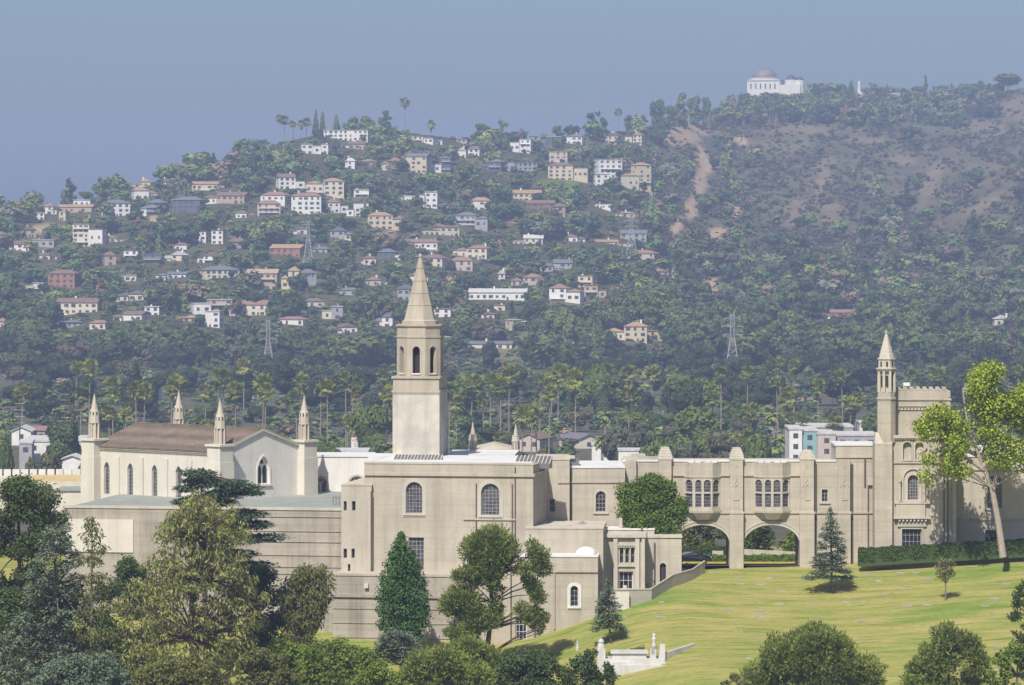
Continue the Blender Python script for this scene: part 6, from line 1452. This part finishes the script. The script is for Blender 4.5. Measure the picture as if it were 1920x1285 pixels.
# the roadside sign
sg = empty('roadside_sign', W(668, 846, 1300), 'white roadside sign with red lettering behind the palms', 'sign')
FSg = frame_at(668, 1300, 0); mb = MB(); FSg.box(mb, 658.5, 821, 679.5, 846, -.5, 0); mb.build('panel', HM['w'], sg)
for px in (661, 677): mb = MB(); q = FSg.at(px, 846, -.3); mb.bar(q, Vector((q.x, q.y, 0)), .5); mb.build('post', STEEL, sg)
fc = bpy.data.curves.new('lettering', 'FONT'); fc.body = 'VONS'; fc.size = 1.15; fc.align_x = 'CENTER'; fc.extrude = .02; fc.materials.append(plain('sign_red', (.55, .04, .05), .6))
tmp = bpy.data.objects.new('lettering', fc); lm = bpy.data.meshes.new_from_object(tmp); bpy.data.objects.remove(tmp)
to = obj('lettering', lm, sg); q = FSg.at(669, 828.5, .06); to.location = q - Vector(sg.location); to.rotation_euler = (math.pi / 2, 0, 0)
for py in (832, 836): mb = MB(); FSg.box(mb, 663, py, 675, py + 1.4, 0, .04); mb.build('lettering_line', HM['g'], sg)
# timber power poles
def pole(px, y0, y1, D, arms, label):
    q = W(px, y1, D); q.z = -.3; H = zof(y0, D) - q.z; o = empty('utility_pole', q, label, 'utility pole', 'utility poles left of the chapel'); mb = MB(); mb.tube([q, q + Vector((0, 0, H))], [.2, .14], 6); mb.build('post', BARK['brown'], o)
    for a in range(arms): mb = MB(); z = H - .6 - a * 1.9; mb.bar(q + Vector((-1.5, -.2, z)), q + Vector((1.5, -.2, z)), .16); mb.build('crossarm', BARK['pale'], o)
pole(18, 760, 830, 1400, 1, 'utility pole nearest the left edge'); pole(37, 753, 840, 1300, 4, 'utility pole with four crossarms in front of the warehouse'); pole(122, 736, 830, 1450, 5, 'tall utility pole with stacked crossarms left of the chapel pinnacle'); pole(147, 765, 838, 1350, 1, 'thin utility pole beside the chapel pinnacle')
# ================================================================== drive, hedges, car behind the arches
M['asphalt'] = plain('asphalt', (.07, .07, .07), .9, var=.15, scale=2)
xs = np.arange(14, 62, 2.0); ys = np.arange(500.3, 521.6, 1.0); X, Y = np.meshgrid(xs, ys); gz = np.interp(Y, [497, 501, 522], [31.36, 31.36, 29.95]) + np.clip((X - 32) * .025, 0, .6)
dr = grid('driveway', X, Y, gz, M['asphalt']); tag(dr, 'asphalt drive passing under the gatehouse arches', 'road')
kb = MB(); kb.box(16, 521.6, 29.0, 46, 521.95, 30.16); kerb = kb.build('kerb', plain('yellow_kerb_paint', (.50, .38, .06), .8)); tag(kerb, 'yellow painted kerb behind the gatehouse arches', 'kerb', kind='structure')
def hedge(name, label, a, b_, h, th, mat, seed, leaf=.20, dens=1.0):
    a, b_ = Vector(a), Vector(b_); r = np.random.default_rng(seed); L = (b_ - a).length; d = (b_ - a) / L; nrm = Vector((d.y, -d.x, 0)).normalized(); root = empty(name, a, label, 'hedge')
    n_ = int(L * (h * 2 + th) * 75 * dens); f = r.uniform(0, 1, n_); side = r.choice(3, n_, p=[.42, .38, .20]); P = np.zeros((n_, 3)); Nn = np.zeros((n_, 3)); D3, N3 = np.array(d), np.array(nrm)
    bump = .06 * np.sin(f * L * 2.1) + .05 * np.sin(f * L * 5.3)
    for i_, (s, zz, off) in enumerate(((0, r.uniform(0, h, n_), np.full(n_, th / 2)), (1, np.full(n_, h), r.uniform(-th / 2, th / 2, n_)), (2, r.uniform(0, h, n_), np.full(n_, -th / 2)))):
        mk = side == i_; P[mk] = (f[:, None] * L * D3 + (off + bump * (s != 1) + r.normal(0, .05, n_))[:, None] * N3 + np.stack([0 * f, 0 * f, zz + bump * (s == 1) + r.normal(0, .03, n_)], 1))[mk]; Nn[mk] = (N3 if s == 0 else np.array([0, 0, 1.]) if s == 1 else -N3)
    Nn = unit(Nn + r.normal(size=(n_, 3)) * .45); Lf = leaf * r.uniform(.8, 1.5, n_); V = leaf_quads(P, Nn, r.normal(size=(n_, 3)), Lf, Lf * .7)
    obj('foliage', mesh_np(name + '_foliage', V, quads(V), mat), root); mb = MB(); k = .88
    p4 = [a - nrm * th / 2 * k, a + nrm * th / 2 * k, b_ + nrm * th / 2 * k, b_ - nrm * th / 2 * k]; mb.hexa([q - Vector((0, 0, .6)) for q in p4] + [q + Vector((0, 0, h - .08)) for q in p4]); mb.build('inner_growth', LEAF['dark'], root)
hedge('clipped_hedge', 'low clipped green hedge seen through the gatehouse arches', (14, 523.2, 29.9), (48, 523.2, 30.1), .85, 1.0, LEAF['box'], 3)
hedge('garden_hedge', 'long dark hedge along the foot of the castle tower', tuple(W(1609, 1052, 495.5)), tuple(W(2000, 1030, 495.5)), 1.35, 1.3, LEAF['hedge'], 4)
hedge('boundary_hedge', 'tall dark hedge behind the parked car', (10, 528, 29.6), (26, 528, 29.6), 1.9, 1.2, LEAF['dark'], 5, .2)
bw = MB(); bw.hexa([Vector((27.6, 526.5, 29)), Vector((37, 526.5, 29)), Vector((37, 526.9, 29)), Vector((27.6, 526.9, 29)), Vector((27.6, 526.5, 31.3)), Vector((37, 526.5, 30.8)), Vector((37, 526.9, 30.8)), Vector((27.6, 526.9, 31.3))]); o = bw.build('retaining_wall', M['trim']); tag(o, 'pale sloping retaining wall seen through the right arch', 'wall')
hp = MB(); hp.box(23.8, 526, 29, 25.1, 526.6, 31.1); o = hp.build('gate_post_wall', M['trim']); tag(o, 'short pale wall stub seen through the left arch', 'wall')
# car
CARP = plain('dark_blue_paint', (.018, .021, .032), .25, .3, var=.05, spec=.7); TYRE = plain('tyre_rubber', (.02, .02, .02), .9); RIMM = plain('alloy', (.45, .45, .46), .3, .8)
cx, cy, cz = W(1297, 1058, 519).x, 519, 30.17
car = empty('parked_car', (cx, cy, cz), 'dark blue sedan on the drive inside the left arch', 'car')
prof = [(-2.3, .35), (-2.32, .75), (-2.2, .92), (-1.55, 1.0), (-.85, 1.42), (.35, 1.46), (1.05, 1.05), (2.05, .88), (2.3, .7), (2.32, .35)]
def extr(prof, y0, y1, taper=0.0, zt=1.0):
    mb = MB(); A = [Vector((cx + x, cy + y0 + (taper if z > zt else 0), cz + z)) for x, z in prof]; B = [Vector((cx + x, cy + y1 - (taper if z > zt else 0), cz + z)) for x, z in prof]
    mb.poly(A); mb.poly(B[::-1])
    for k in range(len(prof)): mb.poly([A[k], A[(k + 1) % len(prof)], B[(k + 1) % len(prof)], B[k]])
    return mb
extr(prof, -.88, .88, .2).build('body', CARP, car)
q = [(-1.35, 1.04), (-.78, 1.36), (-.05, 1.39), (-.05, 1.04)]; q2 = [(.03, 1.04), (.03, 1.39), (.32, 1.39), (.9, 1.06)]
for g in (q, q2):
    mb = MB(); mb.poly([Vector((cx + x, cy - .895 + (.205 if z > 1.1 else .03), cz + z)) for x, z in g]); mb.build('side_window', M['glass'], car)
mb = MB(); mb.poly([Vector((cx + 1.02, cy + s * .62, cz + 1.085)) if i in (0, 1) else Vector((cx + .40, cy + s * .56, cz + 1.455)) for i, s in ((0, -1), (1, 1), (2, 1), (3, -1))]); mb.build('windscreen', M['glass'], car)
for x in (-1.42, 1.42):
    for y in (-.86, .86):
        mb = MB(); a = Vector((cx + x, cy + y - .11, cz + .32)); mb.tube([a, a + Vector((0, .22, 0))], [.32, .32], 16); w_ = mb.build('wheel', TYRE, car); mb = MB(); a = Vector((cx + x, cy + y + (-.125 if y < 0 else .10), cz + .32)); mb.tube([a + Vector((0, .03, 0)), a], [.2, .2], 12); mb.build('rim', RIMM, w_)
for y in (-.68, .68): mb = MB(); mb.box(cx + 2.2, cy + y - .16, cz + .64, cx + 2.325, cy + y + .16, cz + .76); mb.build('headlight', M['frame_white'], car)

# ================================================================== white stone memorial on the lawn
MARB = stucco('white_marble', (.56, .54, .50), .25, .12, .6)
D0 = float(hit_near(1215, 1244)); q = W(1215, 1240, D0); gzm = lambda x, y: float(near_z(np.array([x]), np.array([y]))[0])
mo = empty('stone_memorial', (q.x, D0, gzm(q.x, D0)), 'white stone memorial with steps, tomb and two carved end piers on the lawn', 'memorial')
k = D0 / F; X = lambda px: (px - 960) * k; Zm = lambda py: zof(py, D0)
for i_, (a, b_, y0, y1, z) in enumerate(((1128, 1250, -2.4, 3, 1243), (1130, 1247, -1.7, 3, 1238.5), (1132, 1244, -1.0, 3, 1234))):
    mb = MB(); mb.box(X(a), D0 + y0, Zm(1262), X(b_), D0 + y1, Zm(z) - .05); mb.build('step', MARB, mo)
mb = MB(); mb.box(X(1148), D0 + .2, Zm(1236), X(1212), D0 + 1.9, Zm(1226)); mb.build('tomb', MARB, mo); mb = MB(); mb.box(X(1145), D0 + 0, Zm(1226) + .003, X(1215), D0 + 2.1, Zm(1221.5)); mb.build('tomb_lid', MARB, mo)
mb = MB(); mb.box(X(1120), D0 - .3, Zm(1260), X(1135), D0 + 1.0, Zm(1217)); mb.build('end_pier', MARB, mo); mb = MB(); c = Vector((X(1127), D0 + .3, Zm(1217))); mb.lathe(c, [(.45, 0), (.4, .3), (.28, .55), (.34, .75), (.2, .95), (.05, 1.05)], 8); mb.build('carved_figure', MARB, mo)
mb = MB(); mb.box(X(1219), D0 - .2, Zm(1258), X(1230), D0 + .9, Zm(1217)); p_ = mb.build('carved_pier', MARB, mo); mb = MB(); mb.box(X(1221), D0 - .23, Zm(1226), X(1227), D0 - .203, Zm(1213)); mb.build('tablet', M['frame'], p_)
mb = MB(); c = Vector((X(1226.5), D0 + .3, Zm(1217))); mb.lathe(c, [(.3, 0), (.22, .4), (.17, .8), (.24, 1.0), (.2, 1.15), (.12, 1.2), (.2, 1.35), (.14, 1.55), (.03, 1.62)], 10); mb.build('standing_figure', MARB, mo, smooth=True)
mb = MB(); mb.hexa([Vector((X(1232), D0 - .6, Zm(1258))), Vector((X(1247), D0 - .6, Zm(1258))), Vector((X(1247), D0 + .9, Zm(1258))), Vector((X(1232), D0 + .9, Zm(1258))), Vector((X(1237), D0 - .6, Zm(1209))), Vector((X(1247), D0 - .6, Zm(1209))), Vector((X(1247), D0 + .9, Zm(1209))), Vector((X(1237), D0 + .9, Zm(1209)))]); mb.build('scrolled_pier', MARB, mo)
mb = MB(); a, b_ = Vector((X(1247), D0 - .3, Zm(1224))), Vector((X(1306), D0 + 4.2, gzm(X(1304), D0 + 4.2) + .25)); mb.hexa([a - Vector((0, 0, 2.5)), b_ - Vector((0, 0, 1)), b_ + Vector((-.2, .4, -1)), a + Vector((-.2, .4, -2.5)), a, b_, b_ + Vector((-.2, .4, 0)), a + Vector((-.2, .4, 0))]); mb.build('wing_wall', MARB, mo)
hedge('memorial_hedge', 'clipped dark hedge behind the white tomb', (X(1137), D0 + 3.2, gzm(X(1140), D0 + 3.2)), (X(1210), D0 + 3.2, gzm(X(1205), D0 + 3.2)), 1.0, .8, LEAF['box'], 8, .12)
mb = MB(); c = W(1083, 1228, 470); c.z = gzm(c.x, c.y); mb.lathe(c, [(.22, -.3), (.2, .25), (.14, .3), (.10, .75), (.15, .85), (.02, .95)], 8); o = mb.build('white_urn', MARB); tag(o, 'small white urn alone on the lawn left of the memorial', 'urn')
# flat grave markers
mb = MB(); mb.box(-.5, -.5, -.06, .5, .5, .05); GM = bpy.data.meshes.new('grave_marker'); GM.from_pydata([tuple(v) for v in mb.v], [], mb.f); GM.materials.append(plain('pale_granite', (.30, .285, .25), .6, var=.3, scale=.7))
rg_ = np.random.default_rng(23)
for rowy in np.linspace(447, 496, 17):
    x = 9 + rg_.uniform(0, 4)
    while x < 62:
        Yv = rowy + rg_.normal(0, .25) + (x - 30) * .03; z = gzm(x, Yv); px = 960 + x * F / Yv; py = HZ + (CZ - z) * F / Yv
        if px < 1930 and not (1100 < px < 1320 and 1185 < py < 1262) and py > 1075 - (px - 1320) * .05 and rg_.random() < .27 and px > 1000 + (1205 - py) * 2.4:
            o = obj('grave_marker', GM); o.location = (x, Yv, z); o.scale = (rg_.uniform(.6, 1.1), rg_.uniform(.4, .6), 1); o.rotation_euler = (.14, 0, rg_.normal(0, .05)); tag(o, 'flat pale grave marker set flush in the sloping lawn', 'grave marker', 'flat grave markers in the lawn')
        x += rg_.choice([1.6, 2.2, 3.5, 5.5])

# ================================================================== trees of the cemetery
def on_lawn(px, py):
    D = hit_near(px, py); q = W(px, py, D); return (q.x, q.y, gzm(q.x, q.y)), D
def at_ground(px, D): x = (px - 960) * D / F; return (x, D, gzm(x, D))
# young blue conifer, slim young trees on the lawn
b_, D = on_lawn(1560, 1111); tree('young_blue_conifer', 'young blue-green conifer with visible tip in front of the gatehouse', 'tree', b_, layers(1557, 952, 1085, 5, 92, 15, 31, 4.2), D, 'pad', LEAF['spruce'], .24, 'grey', .16, 31, .8, trunk=[(1560, 1114), (1559, 1060), (1558, 1000), (1557, 950)], deep=.9)
b_, D = on_lawn(1146, 1206); tree('young_conifer', 'young conifer standing just behind the white memorial', 'tree', b_, layers(1140, 1087, 1180, 4, 72, 12, 32, 4.2), D, 'pad', LEAF['spruce'], .22, 'brown', .13, 32, .7, trunk=[(1147, 1209), (1143, 1180), (1141, 1130), (1139, 1085)], deep=.9)
b_, D = on_lawn(1773, 1126); tree('sapling', 'thin young tree with sparse olive crown on the upper lawn', 'tree', b_, auto('egg', 1747, 1800, 1040, 1092, 14, 33, .17), D, 'broad', LEAF['dryleaf'], .20, 'grey', .10, 33, .33, trunk=[(1773, 1128), (1773, 1095), (1773, 1050)], deep=.8)
# lime tree on the right
rl = auto('dome', 1722, 1990, 680, 890, 38, 34, .095) + [(1750, 860, 22, 20), (1740, 895, 18, 14), (1775, 880, 20, 15), (1880, 868, 26, 18), (1905, 850, 26, 22), (1730, 800, 20, 22)]
tree('lime_tree', 'large tree with bright lime green crown and pale leaning trunk', 'tree', at_ground(1880, 490), rl, 490, 'broad', LEAF['lime'], .30, 'pale', .42, 34, .62, stems=([(1862, 920), (1880, 840), (1908, 770), (1925, 720)], [(1850, 885), (1800, 850), (1765, 800), (1755, 760)], [(1845, 875), (1862, 800), (1868, 730)]), trunk=[(1881, 1045), (1872, 980), (1860, 915), (1838, 860), (1815, 800), (1805, 730)], deep=.5)
# dense tree in front of the gatehouse
tree('dense_round_tree', 'dense rounded green tree hiding the left end of the gatehouse', 'tree', at_ground(1222, 495.5), auto('dome', 1151, 1294, 890, 1008, 40, 35, .14) + [(1170, 920, 18, 20), (1275, 960, 18, 26), (1230, 905, 24, 16)], 494.5, 'broad', LEAF['round'], .24, 'brown', .3, 35, .85, deep=.28)
# conical dark green tree against the hall
tree('conical_tree', 'dense conical deep green tree against the hall wall', 'tree', at_ground(757, 474), [(752, 1008, 8, 12), (754, 1022, 15, 16), (748, 1040, 21, 18), (762, 1042, 18, 18), (742, 1062, 24, 20), (766, 1064, 24, 20), (735, 1088, 26, 20), (758, 1085, 26, 20), (778, 1090, 22, 20), (728, 1116, 24, 20), (752, 1112, 28, 20), (782, 1118, 24, 20), (726, 1142, 23, 20), (754, 1142, 28, 20), (784, 1144, 22, 20), (730, 1170, 24, 18), (756, 1172, 28, 20), (782, 1170, 22, 18), (748, 1195, 30, 16), (772, 1192, 24, 16)], 474, 'broad', LEAF['ficus'], .25, 'brown', .3, 36, 1.2, deep=.75)
# big clumped pine
pl = []
for cx_, cy_, w_, h_, n_ in ((922, 1035, 124, 90, 16), (885, 1075, 70, 60, 8), (1000, 1060, 76, 95, 11), (1005, 1140, 70, 66, 8), (870, 1150, 110, 110, 15), (925, 1130, 70, 80, 8), (850, 1195, 60, 40, 5), (1012, 1178, 30, 22, 3)):
    pl += auto('egg', cx_ - w_ / 2, cx_ + w_ / 2, cy_ - h_ / 2, cy_ + h_ / 2, n_, int(cx_), .21)
tree('clumped_pine', 'tall pine with clumped crown in front of the hall', 'tree', at_ground(912, 466), pl, 466, 'needle', LEAF['pine'], .30, 'brown', .36, 38, 1.25, trunk=[(905, 1290), (912, 1230), (918, 1180), (922, 1130), (918, 1080), (920, 1010)], deep=.55)
# low blue cedar
tree('weeping_blue_cedar', 'low spreading blue-grey cedar at the foot of the hall', 'tree', at_ground(752, 463), layers(745, 1184, 1240, 60, 130, 7, 39, 7), 463, 'pad', LEAF['spruce'], .24, 'grey', .18, 39, .9, deep=.8)
# ivy hung tree
tree('ivy_hung_tree', 'ragged olive tree with trailing growth beside the base wall', 'tree', at_ground(560, 468), auto('egg', 512, 634, 1060, 1150, 24, 40, .15) + auto('column', 508, 632, 1110, 1240, 30, 41, .14), 468, 'droop', LEAF['olive2'], .32, 'brown', .25, 40, .6, deep=.6)
tree('shaded_oak', 'dark spreading tree between the big conifer and the terrace wall', 'tree', at_ground(480, 472), auto('dome', 400, 570, 1055, 1250, 44, 141, .11), 472, 'broad', LEAF['dark'], .27, 'brown', .3, 141, .75, deep=.5)
tree('dark_thicket_tree', 'dark bushy tree in front of the pale terrace wall', 'tree', at_ground(240, 462), auto('dome', 150, 335, 1048, 1300, 60, 142, .10), 462, 'broad', LEAF['dark'], .28, 'brown', .3, 142, .85, deep=.4)
tree('shadowed_tree', 'dark leafy tree low at the left edge behind the tiered cedar', 'tree', at_ground(60, 462), auto('dome', -40, 170, 1060, 1300, 60, 151, .10), 462, 'broad', LEAF['dark'], .28, 'brown', .3, 151, .85, deep=.4)
# flat topped cedar rising behind the big conifer
fl = [(378, 890, 34, 8), (360, 903, 26, 7), (392, 906, 34, 8), (350, 916, 24, 6), (430, 905, 30, 6), (452, 914, 40, 8), (420, 925, 40, 8), (475, 925, 22, 6), (400, 940, 46, 9), (360, 940, 40, 8), (470, 965, 36, 8), (440, 985, 46, 9), (490, 985, 26, 7), (400, 1000, 60, 10), (350, 985, 46, 10), (470, 1010, 44, 9), (420, 1040, 60, 10), (480, 1060, 34, 8)]
tree('flat_topped_cedar', 'dark flat-tiered cedar rising in front of the chapel', 'tree', at_ground(390, 464), fl, 464, 'pad', LEAF['cedar_dark'], .30, 'brown', .4, 42, 1.2, trunk=[(388, 1290), (385, 1150), (382, 1000), (376, 888)], deep=.75)
# olive brown conifer in front
ol = layers(374, 930, 1110, 50, 310, 8, 43, 11) + auto('egg', 300, 450, 926, 1010, 14, 143, .09) + auto('egg', 205, 505, 965, 1110, 18, 44, .06) + layers(350, 1112, 1290, 310, 230, 6, 45, 12) + [(240, 1130, 24, 18), (290, 1165, 22, 16), (445, 1130, 26, 16), (470, 1170, 22, 16), (270, 1210, 26, 18), (430, 1215, 26, 18)]
tree('olive_conifer', 'big ragged olive brown conifer in front of the chapel', 'tree', at_ground(366, 446), ol, 446, 'droop', LEAF['olive'], .32, 'brown', .60, 43, .58, trunk=[(366, 1320), (364, 1200), (362, 1090), (364, 1010), (372, 935)], deep=.75)
tree('thin_conifer', 'thin bare-stemmed conifer between the cedars', 'tree', at_ground(172, 444), [(172, 985, 16, 16), (168, 1005, 22, 12), (178, 1030, 22, 12), (170, 1055, 26, 12), (176, 1085, 30, 12), (165, 1115, 36, 14), (180, 1150, 40, 14), (168, 1190, 44, 16), (178, 1235, 48, 16), (165, 1270, 46, 16)], 444, 'droop', LEAF['olive2'], .30, 'grey', .18, 47, .55, trunk=[(172, 1320), (171, 1200), (172, 1080), (173, 968)], deep=.8)
tree('blue_tiered_cedar', 'broad blue-green tiered cedar at lower left', 'tree', at_ground(100, 446), layers(105, 985, 1300, 50, 260, 15, 48, 9), 446, 'pad', LEAF['cedar'], .30, 'grey', .4, 48, 1.0, deep=.7)
tree('dark_leafy_tree', 'tall dark leafy tree at the left edge', 'tree', at_ground(40, 456), auto('dome', -70, 145, 896, 1060, 40, 49, .11) + auto('column', -60, 110, 1040, 1200, 18, 50, .13), 456, 'broad', LEAF['dark'], .27, 'brown', .4, 49, .8, deep=.6)
# shrubs along the lower edge
for i_, (a, b2, yt, yb, D, mt, lab, nn) in enumerate(((560, 700, 1206, 1290, 458, 'dark', 'dark low shrub against the base wall', 22), (800, 960, 1196, 1290, 450, 'pine', 'low green bush round the foot of the clumped pine', 22), (440, 600, 1200, 1300, 452, 'bright', 'fresh green bush under the ragged olive tree', 22), (60, 250, 1225, 1320, 425, 'cedar', 'grey-green undergrowth below the tiered cedar', 24), (540, 735, 1198, 1310, 432, 'bright', 'bright green leafy shrub below the base wall', 34), (425, 560, 1215, 1310, 430, 'olive2', 'dull olive shrub right of the big conifer trunk', 24), (735, 930, 1212, 1310, 428, 'pine', 'mid green shrub in front of the pine trunk', 30), (905, 1075, 1214, 1310, 430, 'dark', 'dark green shrub at the lower edge left of the memorial', 28), (1050, 1165, 1218, 1310, 426, 'dark', 'dark leafy shrub overlapping the memorial steps', 20), (640, 770, 1248, 1315, 424, 'bright', 'yellow-green shrub at the bottom edge under the cedar', 18), (240, 440, 1228, 1320, 422, 'olive2', 'olive undergrowth round the foot of the big conifer', 26), (1395, 1660, 1174, 1330, 424, 'pine', 'wide rounded pine crown at the bottom right of the lawn', 60), (1690, 1868, 1170, 1330, 426, 'pine', 'pine crown with pale branches at lower right', 38), (1845, 1965, 1205, 1330, 418, 'bright', 'yellow-green shrub in the lower right corner', 24), (1660, 1760, 1255, 1330, 420, 'bright', 'small yellow-green shrub between the two pine crowns', 12), (1340, 1420, 1265, 1330, 420, 'olive2', 'low olive shrub left of the wide pine crown', 10), (1884, 1975, 1085, 1220, 440, 'dark', 'dark pine bough at the right edge', 18), (-40, 70, 1180, 1320, 430, 'cedar', 'grey-green shrub in the lower left corner', 22))):
    mt_ = LEAF[mt]; kd = 'needle' if mt == 'pine' or (mt == 'dark' and a > 1800) else 'broad'
    g_ = at_ground((a + b2) / 2, D); tree('shrub' if yt > 1190 else 'pine_tree', lab, 'shrub' if yt > 1190 else 'tree', g_, auto('dome', a, b2, yt, yb, int(nn * 2.1), 60 + i_, .085), D, kd, mt_, .25 if kd == 'broad' else .30, 'grey', .2, 60 + i_, .95, deep=.75)
# trees seen through the arches
for i_, (x, y, w_, h_, mt, lab) in enumerate(((17, 533, 6, 8, 'olive2', 'grey-green tree seen through the left arch'), (22, 536, 6, 8.5, 'olive2', 'second tree seen through the left arch'), (27, 533, 5, 7.5, 'dark', 'dark tree behind the pillar between the arches'), (30.5, 535, 5, 8.5, 'dark', 'dark tree seen through the right arch'), (34.2, 529, 4.2, 4.6, 'bright', 'bright shrub seen through the right arch'), (39, 535, 6, 8, 'dark', 'dark tree behind the small square window'))):
    c = 960 + x * F / y; k = y / F; zb_ = 29.5; yb = HZ + (CZ - zb_) / k; tree('courtyard_tree', lab, 'tree', (x, y, zb_), auto('dome', c - w_ / k / 2, c + w_ / k / 2, yb - h_ / k, yb - .6 / k, 18, 90 + i_, .17), y, 'broad', LEAF[mt], .28, 'grey', .2, 90 + i_, .8, deep=.8)

# ================================================================== haze
hz = bpy.data.materials.new('haze_air'); hz.use_nodes = True; n = hz.node_tree.nodes; l = hz.node_tree.links; n.remove(n['Principled BSDF'])
pv = n.new('ShaderNodeVolumePrincipled'); pv.inputs['Color'].default_value = (.56, .68, 1.0, 1); pv.inputs['Density'].default_value = HAZE; pv.inputs['Anisotropy'].default_value = 0.0
l.new(pv.outputs['Volume'], n['Material Output'].inputs['Volume'])
mb = MB(); mb.box(-2500, -150, -45, 2500, 8500, 240); o = mb.build('haze', hz); o['kind'] = 'stuff'; tag(o, 'pale blue haze filling the air over the valley', 'haze')
